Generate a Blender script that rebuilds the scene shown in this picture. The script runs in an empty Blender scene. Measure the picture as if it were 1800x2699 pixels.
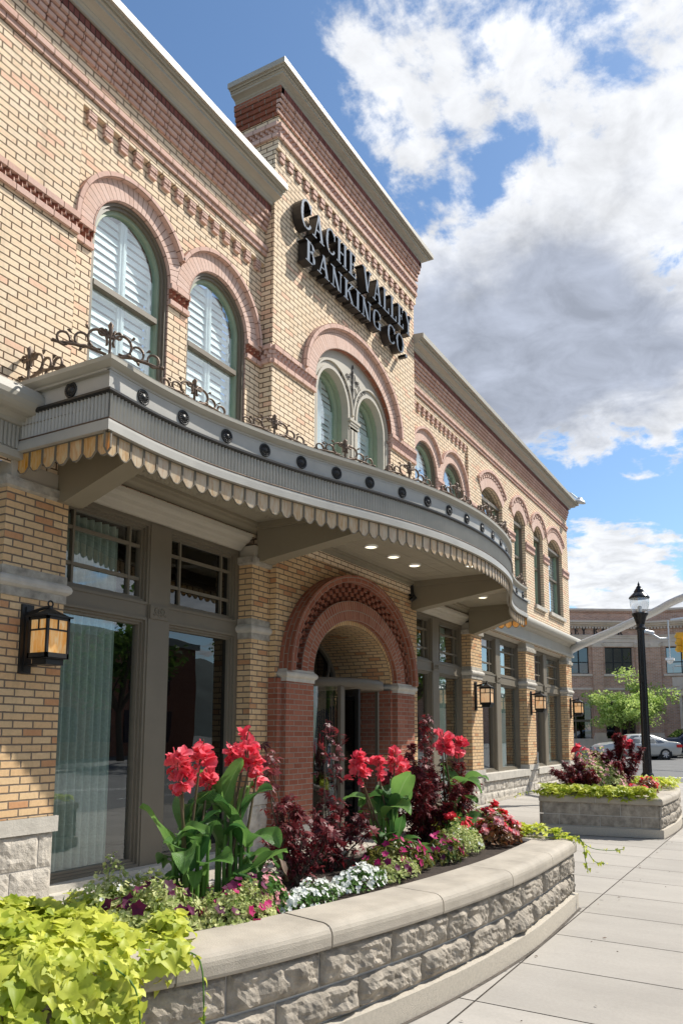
import bpy, math, random
from mathutils import Vector, Matrix, noise
rnd = random.Random(7)
sc = bpy.context.scene
COL = sc.collection
sin, cos, pi = math.sin, math.cos, math.pi

# ------------------------------------------------------------------ camera
# world: x runs along the facade away from the camera, y = 0 is the facade
# plane, the street is at y < 0, z = 0 is the camera's eye height
cam = bpy.data.cameras.new('camera')
cam_o = bpy.data.objects.new('camera', cam)
COL.objects.link(cam_o)
Rw = ((0.4774859, -0.8786394, 0.0), (-0.115316, -0.062667, 0.991350), (-0.8710397, -0.4733559, -0.1312405))
_x = Vector(Rw[0]).normalized(); _z = Vector(Rw[2]).normalized(); _y = _z.cross(_x)
m = Matrix((_x, _y, _z)).transposed().to_4x4()
m.translation = Vector((0, -5.8, 0))
cam_o.matrix_world = m
cam.sensor_fit = 'HORIZONTAL'; cam.sensor_width = 36.0
cam.lens = 41.483; cam.shift_x = -0.0278; cam.shift_y = 0.1766
cam.clip_start = 0.05; cam.clip_end = 3000
sc.camera = cam_o
sc.view_settings.view_transform = 'Standard'
sc.view_settings.look = 'None'
sc.view_settings.exposure = 0.80
sc.view_settings.gamma = 1.0

# ------------------------------------------------------------------ sun, sky
SUN = Vector((1.48, -1.0, 1.94)).normalized()
sun = bpy.data.lights.new('sun', 'SUN'); sun.energy = 3.7; sun.angle = math.radians(0.5)
sun.color = (1.0, 0.95, 0.87)
sun_o = bpy.data.objects.new('sun', sun); COL.objects.link(sun_o)
sun_o.rotation_euler = SUN.to_track_quat('Z', 'Y').to_euler()
sun_o.location = (10, -20, 30)
world = bpy.data.worlds.new('World'); sc.world = world; world.use_nodes = True
wn = world.node_tree; wn.nodes.clear()


def N(t, kind, **kw):
    n = t.nodes.new(kind)
    for k, v in kw.items():
        if k == 'inp':
            for kk, vv in v.items():
                n.inputs[kk].default_value = vv
        else:
            setattr(n, k, v)
    return n


def build_world():
    t = wn; L = t.links.new
    out = N(t, 'ShaderNodeOutputWorld'); bg = N(t, 'ShaderNodeBackground', inp={'Strength': 0.14})
    sky = N(t, 'ShaderNodeTexSky', sky_type='NISHITA', sun_disc=False)
    sky.sun_elevation = math.asin(SUN.z); sky.sun_rotation = math.atan2(SUN.x, SUN.y)
    sky.air_density = 1.0; sky.dust_density = 0.6; sky.ozone_density = 2.0
    tc = N(t, 'ShaderNodeTexCoord'); sep = N(t, 'ShaderNodeSeparateXYZ')
    L(tc.outputs['Generated'], sep.inputs[0])

    def M(op, a, b=None, c=None, clamp=False):
        n = N(t, 'ShaderNodeMath', operation=op, use_clamp=clamp)
        for i, v in enumerate((a, b, c)):
            if v is None: continue
            if isinstance(v, (int, float)): n.inputs[i].default_value = v
            else: L(v, n.inputs[i])
        return n.outputs[0]
    X, Y, Z = sep.outputs
    zz = M('ADD', M('MAXIMUM', Z, 0.0), 0.16)
    cx = M('DIVIDE', X, zz); cy = M('DIVIDE', Y, zz)
    cmb = N(t, 'ShaderNodeCombineXYZ'); L(cx, cmb.inputs[0]); L(cy, cmb.inputs[1])
    def noi(scale, det, rough, off, dist=0.0):
        mp = N(t, 'ShaderNodeMapping'); mp.inputs['Location'].default_value = off
        L(cmb.outputs[0], mp.inputs['Vector'])
        n = N(t, 'ShaderNodeTexNoise', inp={'Scale': scale, 'Detail': det, 'Roughness': rough, 'Distortion': dist})
        L(mp.outputs[0], n.inputs['Vector']); return n.outputs['Fac']
    n1 = noi(1.7, 9, 0.60, (5.3, 2.9, 0.0), 0.15)
    n2 = noi(6.5, 8, 0.62, (7.7, 2.2, 0.0), 0.3)
    n3 = noi(1.1, 5, 0.5, (2.6, 6.1, 4.0))
    # more cloud towards the end of the street, clear sky over the roof
    side = M('SUBTRACT', M('MULTIPLY', X, 0.95), M('MULTIPLY', Y, 0.62))
    bias = M('MULTIPLY', M('SUBTRACT', side, 0.22), 0.20)
    bias = M('MINIMUM', M('MAXIMUM', bias, -0.05), 0.05)
    grey = None
    # the main cloud banks and the gaps between them: (direction, radius in degrees, amount, greyness)
    for d, r, a, gr in (((.54, .48, .69), 13.5, -.28, 0), ((.587, .406, .70), 5, .05, 0), ((.65, .29, .70), 6, .03, -.1), ((.70, .19, .685), 6, .10, -.1),
                        ((.702, .262, .659), 2.2, -.08, 0), ((.76, .234, .607), 2.2, -.14, 0), ((.69, .36, .635), 5, .14, -.1), ((.763, .089, .64), 8, .14, -.15), ((.79, .277, .556), 7, .20, -.12),
                        ((.833, .276, .48), 6.5, .20, .34), ((.887, .203, .416), 6, .16, .30), ((.853, .109, .511), 6, .15, .18), ((.82, .37, .44), 5, .1, .2), ((.921, .169, .351), 4, .12, -.1), ((.942, .154, .299), 2.5, .02, 0),
                        ((.953, .199, .229), 2.8, -.08, 0), ((.963, .104, .247), 3.5, -.05, -.1), ((.97, .164, .165), 4.5, .22, -.15), ((.62, -.60, .50), 13, .24, -.2)):
        dp = N(t, 'ShaderNodeVectorMath', operation='DOT_PRODUCT'); dp.inputs[1].default_value = Vector(d).normalized(); L(tc.outputs['Generated'], dp.inputs[0])
        mr = N(t, 'ShaderNodeMapRange', interpolation_type='SMOOTHSTEP', inp={'From Min': cos(math.radians(r * 1.6)), 'From Max': cos(math.radians(r * .25)), 'To Min': 0.0, 'To Max': 1.0}); L(dp.outputs['Value'], mr.inputs['Value'])
        bias = M('MULTIPLY_ADD', mr.outputs[0], a, bias)
        if gr: grey = M('MULTIPLY_ADD', mr.outputs[0], gr, grey if grey is not None else 0.0)
    tex = M('ADD', M('MULTIPLY', n1, 0.70), M('MULTIPLY', n2, 0.30))
    tex = M('ADD', M('MULTIPLY', M('SUBTRACT', tex, 0.5), 2.1), 0.5)
    dens = M('ADD', tex, M('MULTIPLY', bias, 0.64))
    ramp = N(t, 'ShaderNodeMapRange', interpolation_type='SMOOTHSTEP',
             inp={'From Min': 0.50, 'From Max': 0.62, 'To Min': 0.0, 'To Max': 1.0})
    L(dens, ramp.inputs['Value'])
    thick = N(t, 'ShaderNodeMapRange', interpolation_type='SMOOTHSTEP',
              inp={'From Min': 0.50, 'From Max': 1.0, 'To Min': 0.0, 'To Max': 1.0})
    L(M('ADD', M('ADD', dens, M('MULTIPLY', M('SUBTRACT', n3, 0.5), 0.35)), M('SUBTRACT', M('MULTIPLY', grey, 0.9), 0.10)), thick.inputs['Value'])
    cc = N(t, 'ShaderNodeMix', data_type='RGBA')
    cc.inputs['A'].default_value = (4.0, 4.07, 4.2, 1); cc.inputs['B'].default_value = (2.0, 2.18, 2.6, 1)
    L(thick.outputs[0], cc.inputs['Factor'])
    hs = N(t, 'ShaderNodeMix', data_type='RGBA', blend_type='MULTIPLY', inp={'Factor': 1.0})
    hs.inputs['B'].default_value = (0.52, 0.61, 0.66, 1)
    L(sky.outputs[0], hs.inputs['A'])
    # billows: fine light and dark relief inside the cloud
    n4 = noi(9.0, 7, 0.6, (1.7, 4.2, 0.0), 0.4)
    bl = N(t, 'ShaderNodeMapRange', inp={'From Min': 0.3, 'From Max': 0.7, 'To Min': 0.76, 'To Max': 1.16}); L(n4, bl.inputs['Value'])
    bs = N(t, 'ShaderNodeVectorMath', operation='SCALE'); L(cc.outputs['Result'], bs.inputs[0]); L(bl.outputs[0], bs.inputs['Scale'])
    mx = N(t, 'ShaderNodeMix', data_type='RGBA')
    L(M('MULTIPLY', ramp.outputs[0], 0.97), mx.inputs['Factor']); L(hs.outputs['Result'], mx.inputs['A']); L(bs.outputs[0], mx.inputs['B'])
    L(mx.outputs['Result'], bg.inputs['Color']); L(bg.outputs[0], out.inputs[0])


build_world()

# ------------------------------------------------------------------ materials
MATS = {}


def newmat(name):
    m_ = bpy.data.materials.new(name); m_.use_nodes = True
    t = m_.node_tree; b = t.nodes['Principled BSDF']
    MATS[name] = m_
    return m_, t, b


def simple(name, col, rough=0.6, metal=0.0, vary=0.12, scale=6.0, bump=0.0, bscale=60.0, spec=0.4, coord='Object'):
    """paint or stone: base colour with slight cloudy wear, optional fine bump"""
    m_, t, b = newmat(name); L = t.links.new
    b.inputs['Roughness'].default_value = rough; b.inputs['Metallic'].default_value = metal
    b.inputs['Specular IOR Level'].default_value = spec
    tc = N(t, 'ShaderNodeTexCoord')
    n = N(t, 'ShaderNodeTexNoise', inp={'Scale': scale, 'Detail': 6.0, 'Roughness': 0.6})
    L(tc.outputs[coord], n.inputs['Vector'])
    r = N(t, 'ShaderNodeMapRange', inp={'From Min': 0.3, 'From Max': 0.7, 'To Min': 1 - vary, 'To Max': 1 + vary})
    L(n.outputs['Fac'], r.inputs['Value'])
    mx = N(t, 'ShaderNodeVectorMath', operation='SCALE'); mx.inputs[0].default_value = col
    L(r.outputs[0], mx.inputs['Scale']); L(mx.outputs[0], b.inputs['Base Color'])
    if bump:
        n2 = N(t, 'ShaderNodeTexNoise', inp={'Scale': bscale, 'Detail': 5.0, 'Roughness': 0.65})
        L(tc.outputs[coord], n2.inputs['Vector'])
        bp = N(t, 'ShaderNodeBump', inp={'Strength': bump, 'Distance': 0.01})
        L(n2.outputs['Fac'], bp.inputs['Height']); L(bp.outputs[0], b.inputs['Normal'])
    return m_


def brick(name, c1, c2, mortar, bw=0.205, rh=0.0677, ms=0.006, bump=1.0, offset=0.5, c3=None, vary=0.10, dist=0.007, odd=0.35):
    m_, t, b = newmat(name); L = t.links.new
    b.inputs['Roughness'].default_value = 0.85; b.inputs['Specular IOR Level'].default_value = 0.2
    uv = N(t, 'ShaderNodeUVMap')
    wob = N(t, 'ShaderNodeTexNoise', inp={'Scale': 22.0, 'Detail': 3.0})
    L(uv.outputs[0], wob.inputs['Vector'])
    sb = N(t, 'ShaderNodeVectorMath', operation='SUBTRACT'); sb.inputs[1].default_value = (0.5, 0.5, 0.5)
    L(wob.outputs['Color'], sb.inputs[0])
    scl = N(t, 'ShaderNodeVectorMath', operation='SCALE', inp={'Scale': 0.006}); L(sb.outputs[0], scl.inputs[0])
    ad = N(t, 'ShaderNodeVectorMath', operation='ADD'); L(uv.outputs[0], ad.inputs[0]); L(scl.outputs[0], ad.inputs[1])

    def bt(a, bb, mo, msz, smooth):
        n = N(t, 'ShaderNodeTexBrick', offset=offset, inp={'Scale': 1.0, 'Mortar Size': msz, 'Mortar Smooth': smooth,
              'Bias': 0.0, 'Brick Width': bw, 'Row Height': rh, 'Color1': a, 'Color2': bb, 'Mortar': mo})
        L(ad.outputs[0], n.inputs['Vector']); return n
    k1 = bt(c1 + (1,), c2 + (1,), mortar + (1,), ms, 0.25)
    cur = k1.outputs['Color']
    if c3:
        k2 = bt((0, 0, 0, 1), (1, 1, 1, 1), (0, 0, 0, 1), ms, 0.1)
        gt = N(t, 'ShaderNodeMath', operation='GREATER_THAN'); gt.inputs[1].default_value = 1 - odd
        L(k2.outputs['Color'], gt.inputs[0])
        # decorrelate from the first tint with a second offset
        mx = N(t, 'ShaderNodeMix', data_type='RGBA'); mx.inputs['B'].default_value = c3 + (1,)
        L(gt.outputs[0], mx.inputs['Factor']); L(cur, mx.inputs['A']); cur = mx.outputs['Result']
    n = N(t, 'ShaderNodeTexNoise', inp={'Scale': 1.1, 'Detail': 7.0, 'Roughness': 0.65}); L(uv.outputs[0], n.inputs['Vector'])
    r = N(t, 'ShaderNodeMapRange', inp={'From Min': 0.3, 'From Max': 0.7, 'To Min': 1 - vary, 'To Max': 1 + vary}); L(n.outputs['Fac'], r.inputs['Value'])
    n3 = N(t, 'ShaderNodeTexNoise', inp={'Scale': 30.0, 'Detail': 4.0, 'Roughness': 0.7}); L(uv.outputs[0], n3.inputs['Vector'])
    r3 = N(t, 'ShaderNodeMapRange', inp={'From Min': 0.3, 'From Max': 0.7, 'To Min': 0.9, 'To Max': 1.1}); L(n3.outputs['Fac'], r3.inputs['Value'])
    mm0 = N(t, 'ShaderNodeMath', operation='MULTIPLY'); L(r.outputs[0], mm0.inputs[0]); L(r3.outputs[0], mm0.inputs[1])
    mps = N(t, 'ShaderNodeMapping'); mps.inputs['Scale'].default_value = (5.0, 0.45, 1); L(uv.outputs[0], mps.inputs['Vector'])
    ns = N(t, 'ShaderNodeTexNoise', inp={'Scale': 1.0, 'Detail': 6.0, 'Roughness': 0.6}); L(mps.outputs[0], ns.inputs['Vector'])
    rs = N(t, 'ShaderNodeMapRange', inp={'From Min': 0.56, 'From Max': 0.75, 'To Min': 1.0, 'To Max': 0.80}); L(ns.outputs['Fac'], rs.inputs['Value'])
    mm = N(t, 'ShaderNodeMath', operation='MULTIPLY'); L(mm0.outputs[0], mm.inputs[0]); L(rs.outputs[0], mm.inputs[1])
    sc_ = N(t, 'ShaderNodeVectorMath', operation='SCALE'); L(cur, sc_.inputs[0]); L(mm.outputs[0], sc_.inputs['Scale'])
    L(sc_.outputs[0], b.inputs['Base Color'])
    k3 = bt((1, 1, 1, 1), (1, 1, 1, 1), (0, 0, 0, 1), ms * 1.15, 0.6)
    bp = N(t, 'ShaderNodeBump', inp={'Strength': bump, 'Distance': dist})
    ah = N(t, 'ShaderNodeMath', operation='MULTIPLY_ADD', inp={1: 0.25}); L(n3.outputs['Fac'], ah.inputs[0])
    inv = N(t, 'ShaderNodeMath', operation='SUBTRACT', inp={0: 1.0}); L(k3.outputs['Fac'], inv.inputs[1])
    L(inv.outputs[0], ah.inputs[2])
    L(ah.outputs[0], bp.inputs['Height']); L(bp.outputs[0], b.inputs['Normal'])
    return m_


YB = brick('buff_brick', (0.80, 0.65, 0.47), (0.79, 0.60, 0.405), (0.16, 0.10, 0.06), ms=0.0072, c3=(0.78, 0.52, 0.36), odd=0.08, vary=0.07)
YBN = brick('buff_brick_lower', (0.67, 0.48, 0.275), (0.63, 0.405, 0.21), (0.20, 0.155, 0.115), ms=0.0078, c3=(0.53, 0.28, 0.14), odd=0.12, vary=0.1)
RB = brick('red_brick', (0.26, 0.085, 0.05), (0.34, 0.135, 0.085), (0.34, 0.26, 0.21), ms=0.007, vary=0.12)
RBP = brick('pink_dusted_brick', (0.66, 0.45, 0.37), (0.60, 0.385, 0.305), (0.20, 0.11, 0.075), ms=0.005, vary=0.08)
RBV = brick('red_voussoir', (0.70, 0.51, 0.425), (0.64, 0.44, 0.35), (0.30, 0.17, 0.12), bw=0.068, rh=0.23, ms=0.0035, offset=0.0, vary=0.06)
RBVL = brick('red_voussoir_lower', (0.27, 0.085, 0.05), (0.35, 0.145, 0.09), (0.34, 0.25, 0.20), bw=0.066, rh=0.145, ms=0.009, offset=0.5, vary=0.12)
RBD = brick('dark_soldier_brick', (0.19, 0.065, 0.055), (0.27, 0.10, 0.08), (0.07, 0.04, 0.035), bw=0.068, rh=0.2, ms=0.006, offset=0.0)
YBV = brick('buff_voussoir', (0.60, 0.42, 0.22), (0.54, 0.33, 0.15), (0.2, 0.14, 0.09), bw=0.068, rh=0.12, ms=0.006, offset=0.0)
FBR = brick('far_brick', (0.62, 0.36, 0.25), (0.46, 0.25, 0.17), (0.62, 0.54, 0.47), bw=0.3, rh=0.1, ms=0.012, vary=0.14)
GREIGE = simple('greige_painted_metal', (0.40, 0.375, 0.315), 0.5, vary=0.05, scale=2.5)
GREY = simple('grey_canopy_paint', (0.40, 0.385, 0.345), 0.42, vary=0.10, scale=3)
CREAM = simple('cream_trim_paint', (0.46, 0.42, 0.345), 0.55, vary=0.05, scale=3)
FLUTE = simple('fluted_zinc_paint', (0.43, 0.41, 0.36), 0.4, vary=0.08, scale=4)
SOFF = simple('bracket_taupe_paint', (0.25, 0.215, 0.15), 0.6, vary=0.06, scale=2)
TAUPE = simple('taupe_window_paint', (0.175, 0.15, 0.11), 0.5, vary=0.06, scale=4)
TAUPED = simple('dark_taupe_door_paint', (0.11, 0.092, 0.068), 0.5, vary=0.06)
BROWN = simple('bronze_window_frame', (0.17, 0.14, 0.10), 0.45, vary=0.06)
GREENF = simple('pale_green_sash', (0.30, 0.36, 0.25), 0.5, vary=0.06)
LIME = simple('limestone', (0.50, 0.465, 0.40), 0.85, vary=0.14, scale=7, bump=0.5, bscale=45)
WLIME = simple('weathered_limestone', (0.36, 0.33, 0.275), 0.9, vary=0.38, scale=9, bump=0.8, bscale=30)
CAPM = simple('cast_stone_cap', (0.385, 0.342, 0.278), 0.8, vary=0.2, scale=3.5, bump=0.35, bscale=140)
ROCK = simple('rock_faced_stone', (0.33, 0.29, 0.235), 0.9, vary=0.42, scale=10, bump=0.9, bscale=55)
BASEC = simple('aggregate_base', (0.50, 0.45, 0.37), 0.9, vary=0.12, scale=60, bump=0.6, bscale=220)
LROCK = simple('pale_rock_faced_stone', (0.50, 0.455, 0.385), 0.9, vary=0.28, scale=9, bump=1.0, bscale=55)
MORT = simple('pale_mortar', (0.55, 0.52, 0.47), 0.9, vary=0.05)
IRON = simple('wrought_iron', (0.05, 0.042, 0.036), 0.5, metal=0.3, vary=0.35, scale=25, bump=0.3)
RUST = simple('aged_bronze_iron', (0.15, 0.105, 0.075), 0.5, metal=0.35, vary=0.45, scale=14)
BLACK = simple('black_metal', (0.018, 0.017, 0.016), 0.4, vary=0.1)
BLACKG = simple('gloss_black_paint', (0.012, 0.012, 0.014), 0.25, vary=0.1)
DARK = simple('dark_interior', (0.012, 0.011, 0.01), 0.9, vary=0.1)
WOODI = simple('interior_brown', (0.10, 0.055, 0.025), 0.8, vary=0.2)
BLIND = simple('green_blind_fabric', (0.30, 0.385, 0.33), 0.9, vary=0.12, scale=40)
WHITE = simple('white_paint', (0.88, 0.89, 0.88), 0.5, vary=0.03)
GALV = simple('galvanised_steel', (0.62, 0.64, 0.65), 0.45, metal=0.3, vary=0.12, scale=30)
YEL = simple('signal_yellow', (0.80, 0.42, 0.03), 0.45, vary=0.05)
LETF = simple('letter_face_grey', (0.13, 0.16, 0.20), 0.3, metal=0.1, vary=0.04)
LETS = simple('letter_side_black', (0.022, 0.018, 0.016), 0.3, vary=0.1)
FSTONE = simple('far_terracotta_stone', (0.70, 0.57, 0.47), 0.85, vary=0.12, scale=2)
ASPH = simple('asphalt_surface', (0.16, 0.158, 0.152), 0.9, vary=0.12, scale=1.2, bump=0.3, bscale=90)
ROADP = simple('road_paint', (0.66, 0.65, 0.62), 0.8, vary=0.08)
SOIL = simple('planting_soil', (0.04, 0.028, 0.02), 1.0, vary=0.4, scale=20, bump=0.8)
TYRE = simple('tyre_rubber', (0.02, 0.02, 0.02), 0.8)
RIMM = simple('alloy_rim', (0.55, 0.55, 0.56), 0.35, metal=0.7)
REDL = simple('red_lamp', (0.55, 0.02, 0.02), 0.25)
SILV = simple('silver_car_paint', (0.50, 0.50, 0.475), 0.3, metal=0.35, vary=0.02)
NAVY = simple('dark_car_paint', (0.02, 0.025, 0.045), 0.2, vary=0.02)
WHITEC = simple('white_car_paint', (0.75, 0.75, 0.76), 0.3, vary=0.02)
GOLD = simple('gold_leaf', (0.42, 0.30, 0.12), 0.4)
BARK = simple('bark', (0.09, 0.07, 0.05), 0.95, vary=0.25, scale=20)
HILLM = simple('mountain_scrub', (0.055, 0.075, 0.07), 0.95, vary=0.35, scale=0.012)


def concrete():
    m_, t, b = newmat('sidewalk_concrete'); L = t.links.new
    b.inputs['Roughness'].default_value = 0.9; b.inputs['Specular IOR Level'].default_value = 0.2
    tc = N(t, 'ShaderNodeTexCoord')
    mp = N(t, 'ShaderNodeMapping'); mp.inputs['Scale'].default_value = (1.0, 0.35, 1); L(tc.outputs['Object'], mp.inputs['Vector'])
    n = N(t, 'ShaderNodeTexNoise', inp={'Scale': 1.6, 'Detail': 9.0, 'Roughness': 0.65}); L(mp.outputs[0], n.inputs['Vector'])
    n2 = N(t, 'ShaderNodeTexNoise', inp={'Scale': 45.0, 'Detail': 4.0, 'Roughness': 0.7}); L(tc.outputs['Object'], n2.inputs['Vector'])
    uv = N(t, 'ShaderNodeUVMap'); n4 = N(t, 'ShaderNodeTexWhiteNoise', noise_dimensions='2D'); L(uv.outputs[0], n4.inputs['Vector'])
    r = N(t, 'ShaderNodeMapRange', inp={'From Min': 0.32, 'From Max': 0.68, 'To Min': 0.86, 'To Max': 1.06}); L(n.outputs['Fac'], r.inputs['Value'])
    r2 = N(t, 'ShaderNodeMapRange', inp={'From Min': 0.3, 'From Max': 0.7, 'To Min': 0.95, 'To Max': 1.05}); L(n2.outputs['Fac'], r2.inputs['Value'])
    r4 = N(t, 'ShaderNodeMapRange', inp={'To Min': 0.89, 'To Max': 1.05}); L(n4.outputs['Value'], r4.inputs['Value'])
    a = N(t, 'ShaderNodeMath', operation='MULTIPLY'); L(r.outputs[0], a.inputs[0]); L(r2.outputs[0], a.inputs[1])
    a2 = N(t, 'ShaderNodeMath', operation='MULTIPLY'); L(a.outputs[0], a2.inputs[0]); L(r4.outputs[0], a2.inputs[1])
    # small stains
    v = N(t, 'ShaderNodeTexNoise', inp={'Scale': 5.5, 'Detail': 10.0, 'Roughness': 0.75}); L(tc.outputs['Object'], v.inputs['Vector'])
    rv = N(t, 'ShaderNodeMapRange', inp={'From Min': 0.62, 'From Max': 0.74, 'To Min': 1.0, 'To Max': 0.87}); L(v.outputs['Fac'], rv.inputs['Value'])
    a3 = N(t, 'ShaderNodeMath', operation='MULTIPLY'); L(a2.outputs[0], a3.inputs[0]); L(rv.outputs[0], a3.inputs[1])
    vo = N(t, 'ShaderNodeTexVoronoi', inp={'Scale': 2.3, 'Randomness': 1.0}); L(tc.outputs['Object'], vo.inputs['Vector'])
    vr = N(t, 'ShaderNodeMapRange', inp={'From Min': 0.035, 'From Max': 0.06, 'To Min': 0.62, 'To Max': 1.0}); L(vo.outputs['Distance'], vr.inputs['Value'])
    a4 = N(t, 'ShaderNodeMath', operation='MULTIPLY'); L(a3.outputs[0], a4.inputs[0]); L(vr.outputs[0], a4.inputs[1]); a3 = a4
    s = N(t, 'ShaderNodeVectorMath', operation='SCALE'); s.inputs[0].default_value = (0.405, 0.376, 0.334); L(a3.outputs[0], s.inputs['Scale'])
    L(s.outputs[0], b.inputs['Base Color'])
    bp = N(t, 'ShaderNodeBump', inp={'Strength': 0.25, 'Distance': 0.004}); L(n2.outputs['Fac'], bp.inputs['Height']); L(bp.outputs[0], b.inputs['Normal'])
    return m_


CONC = concrete()


def glass(name, tint=(0.85, 0.88, 0.87), base=0.10, gain=1.7, rough=0.0):
    m_, t, b = newmat(name); L = t.links.new
    t.nodes.remove(b); out = t.nodes['Material Output']
    tr = N(t, 'ShaderNodeBsdfTransparent'); tr.inputs[0].default_value = tint + (1,)
    gl = N(t, 'ShaderNodeBsdfGlossy'); gl.inputs['Roughness'].default_value = rough; gl.inputs[0].default_value = (0.92, 0.97, 1.0, 1)
    # Schlick reflectance, the same from both sides of the pane so that light can pass in and out
    fr = N(t, 'ShaderNodeLayerWeight', inp={'Blend': 0.5}); pw = N(t, 'ShaderNodeMath', operation='POWER', inp={1: 5.0}); L(fr.outputs['Facing'], pw.inputs[0])
    sch = N(t, 'ShaderNodeMath', operation='MULTIPLY_ADD', inp={1: 0.96, 2: 0.04}); L(pw.outputs[0], sch.inputs[0])
    mu = N(t, 'ShaderNodeMath', operation='MULTIPLY_ADD', use_clamp=True, inp={1: gain, 2: base}); L(sch.outputs[0], mu.inputs[0])
    # old glass is not perfectly flat
    tc = N(t, 'ShaderNodeTexCoord'); n = N(t, 'ShaderNodeTexNoise', inp={'Scale': 1.3, 'Detail': 1.0}); L(tc.outputs['Object'], n.inputs['Vector'])
    bp = N(t, 'ShaderNodeBump', inp={'Strength': 0.10, 'Distance': 0.02}); L(n.outputs['Fac'], bp.inputs['Height']); L(bp.outputs[0], gl.inputs['Normal'])
    mx = N(t, 'ShaderNodeMixShader'); L(mu.outputs[0], mx.inputs[0]); L(tr.outputs[0], mx.inputs[1]); L(gl.outputs[0], mx.inputs[2])
    L(mx.outputs[0], out.inputs[0]); return m_


GLASS = glass('window_glass', tint=(0.95, 0.97, 0.96), base=0.10, gain=1.6)
GLASSU = glass('upper_window_glass', tint=(0.88, 0.97, 0.97), base=0.24, gain=1.5)
GLASSD = glass('dark_glass', tint=(0.16, 0.17, 0.18), base=0.05, gain=1.1)
GLOBE = glass('lamp_globe_glass', tint=(0.88, 0.90, 0.92), base=0.14, gain=1.2, rough=0.15)


def opal(name, a, b2, c, emit=0.0):
    """streaky stained glass"""
    m_, t, b = newmat(name); L = t.links.new
    out = t.nodes['Material Output']
    tc = N(t, 'ShaderNodeTexCoord'); oi = N(t, 'ShaderNodeObjectInfo')
    mp = N(t, 'ShaderNodeMapping'); mp.inputs['Scale'].default_value = (16, 16, 3.0)
    va = N(t, 'ShaderNodeVectorMath', operation='ADD'); L(tc.outputs['Object'], va.inputs[0])
    rv = N(t, 'ShaderNodeVectorMath', operation='SCALE'); rv.inputs[0].default_value = (7, 3, 5); L(oi.outputs['Random'], rv.inputs['Scale']); L(rv.outputs[0], va.inputs[1])
    L(va.outputs[0], mp.inputs['Vector'])
    n = N(t, 'ShaderNodeTexNoise', inp={'Scale': 1.6, 'Detail': 5.0, 'Roughness': 0.6, 'Distortion': 1.2}); L(mp.outputs[0], n.inputs['Vector'])
    cr = N(t, 'ShaderNodeValToRGB'); e = cr.color_ramp.elements
    e[0].position = 0.3; e[0].color = a + (1,); e[1].position = 0.7; e[1].color = c + (1,)
    q = cr.color_ramp.elements.new(0.5); q.color = b2 + (1,)
    L(n.outputs['Fac'], cr.inputs[0])
    hv = N(t, 'ShaderNodeHueSaturation'); L(cr.outputs[0], hv.inputs['Color'])
    mr = N(t, 'ShaderNodeMapRange', inp={'To Min': 0.75, 'To Max': 1.15}); L(oi.outputs['Random'], mr.inputs['Value']); L(mr.outputs[0], hv.inputs['Saturation'])
    L(hv.outputs[0], b.inputs['Base Color']); b.inputs['Roughness'].default_value = 0.25
    tl = N(t, 'ShaderNodeBsdfTranslucent'); L(hv.outputs[0], tl.inputs[0])
    mx = N(t, 'ShaderNodeMixShader'); mx.inputs[0].default_value = 0.5; L(b.outputs[0], mx.inputs[1]); L(tl.outputs[0], mx.inputs[2]); L(mx.outputs[0], out.inputs[0])
    if emit:
        L(hv.outputs[0], b.inputs['Emission Color']); b.inputs['Emission Strength'].default_value = emit
    return m_


OPAL = opal('amber_opal_glass', (0.70, 0.34, 0.06), (0.85, 0.56, 0.22), (0.88, 0.74, 0.46))
OPALS = opal('pale_opal_glass', (0.66, 0.45, 0.24), (0.80, 0.65, 0.44), (0.84, 0.76, 0.62))
LANTG = opal('lit_lantern_glass', (0.80, 0.36, 0.08), (0.85, 0.55, 0.25), (0.85, 0.70, 0.45), emit=0.35)


def emitter(name, col, s):
    m_, t, b = newmat(name)
    b.inputs['Base Color'].default_value = col + (1,); b.inputs['Emission Color'].default_value = col + (1,)
    b.inputs['Emission Strength'].default_value = s; return m_


LITE = emitter('lit_diffuser', (1.0, 0.86, 0.58), 1.6)


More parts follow.
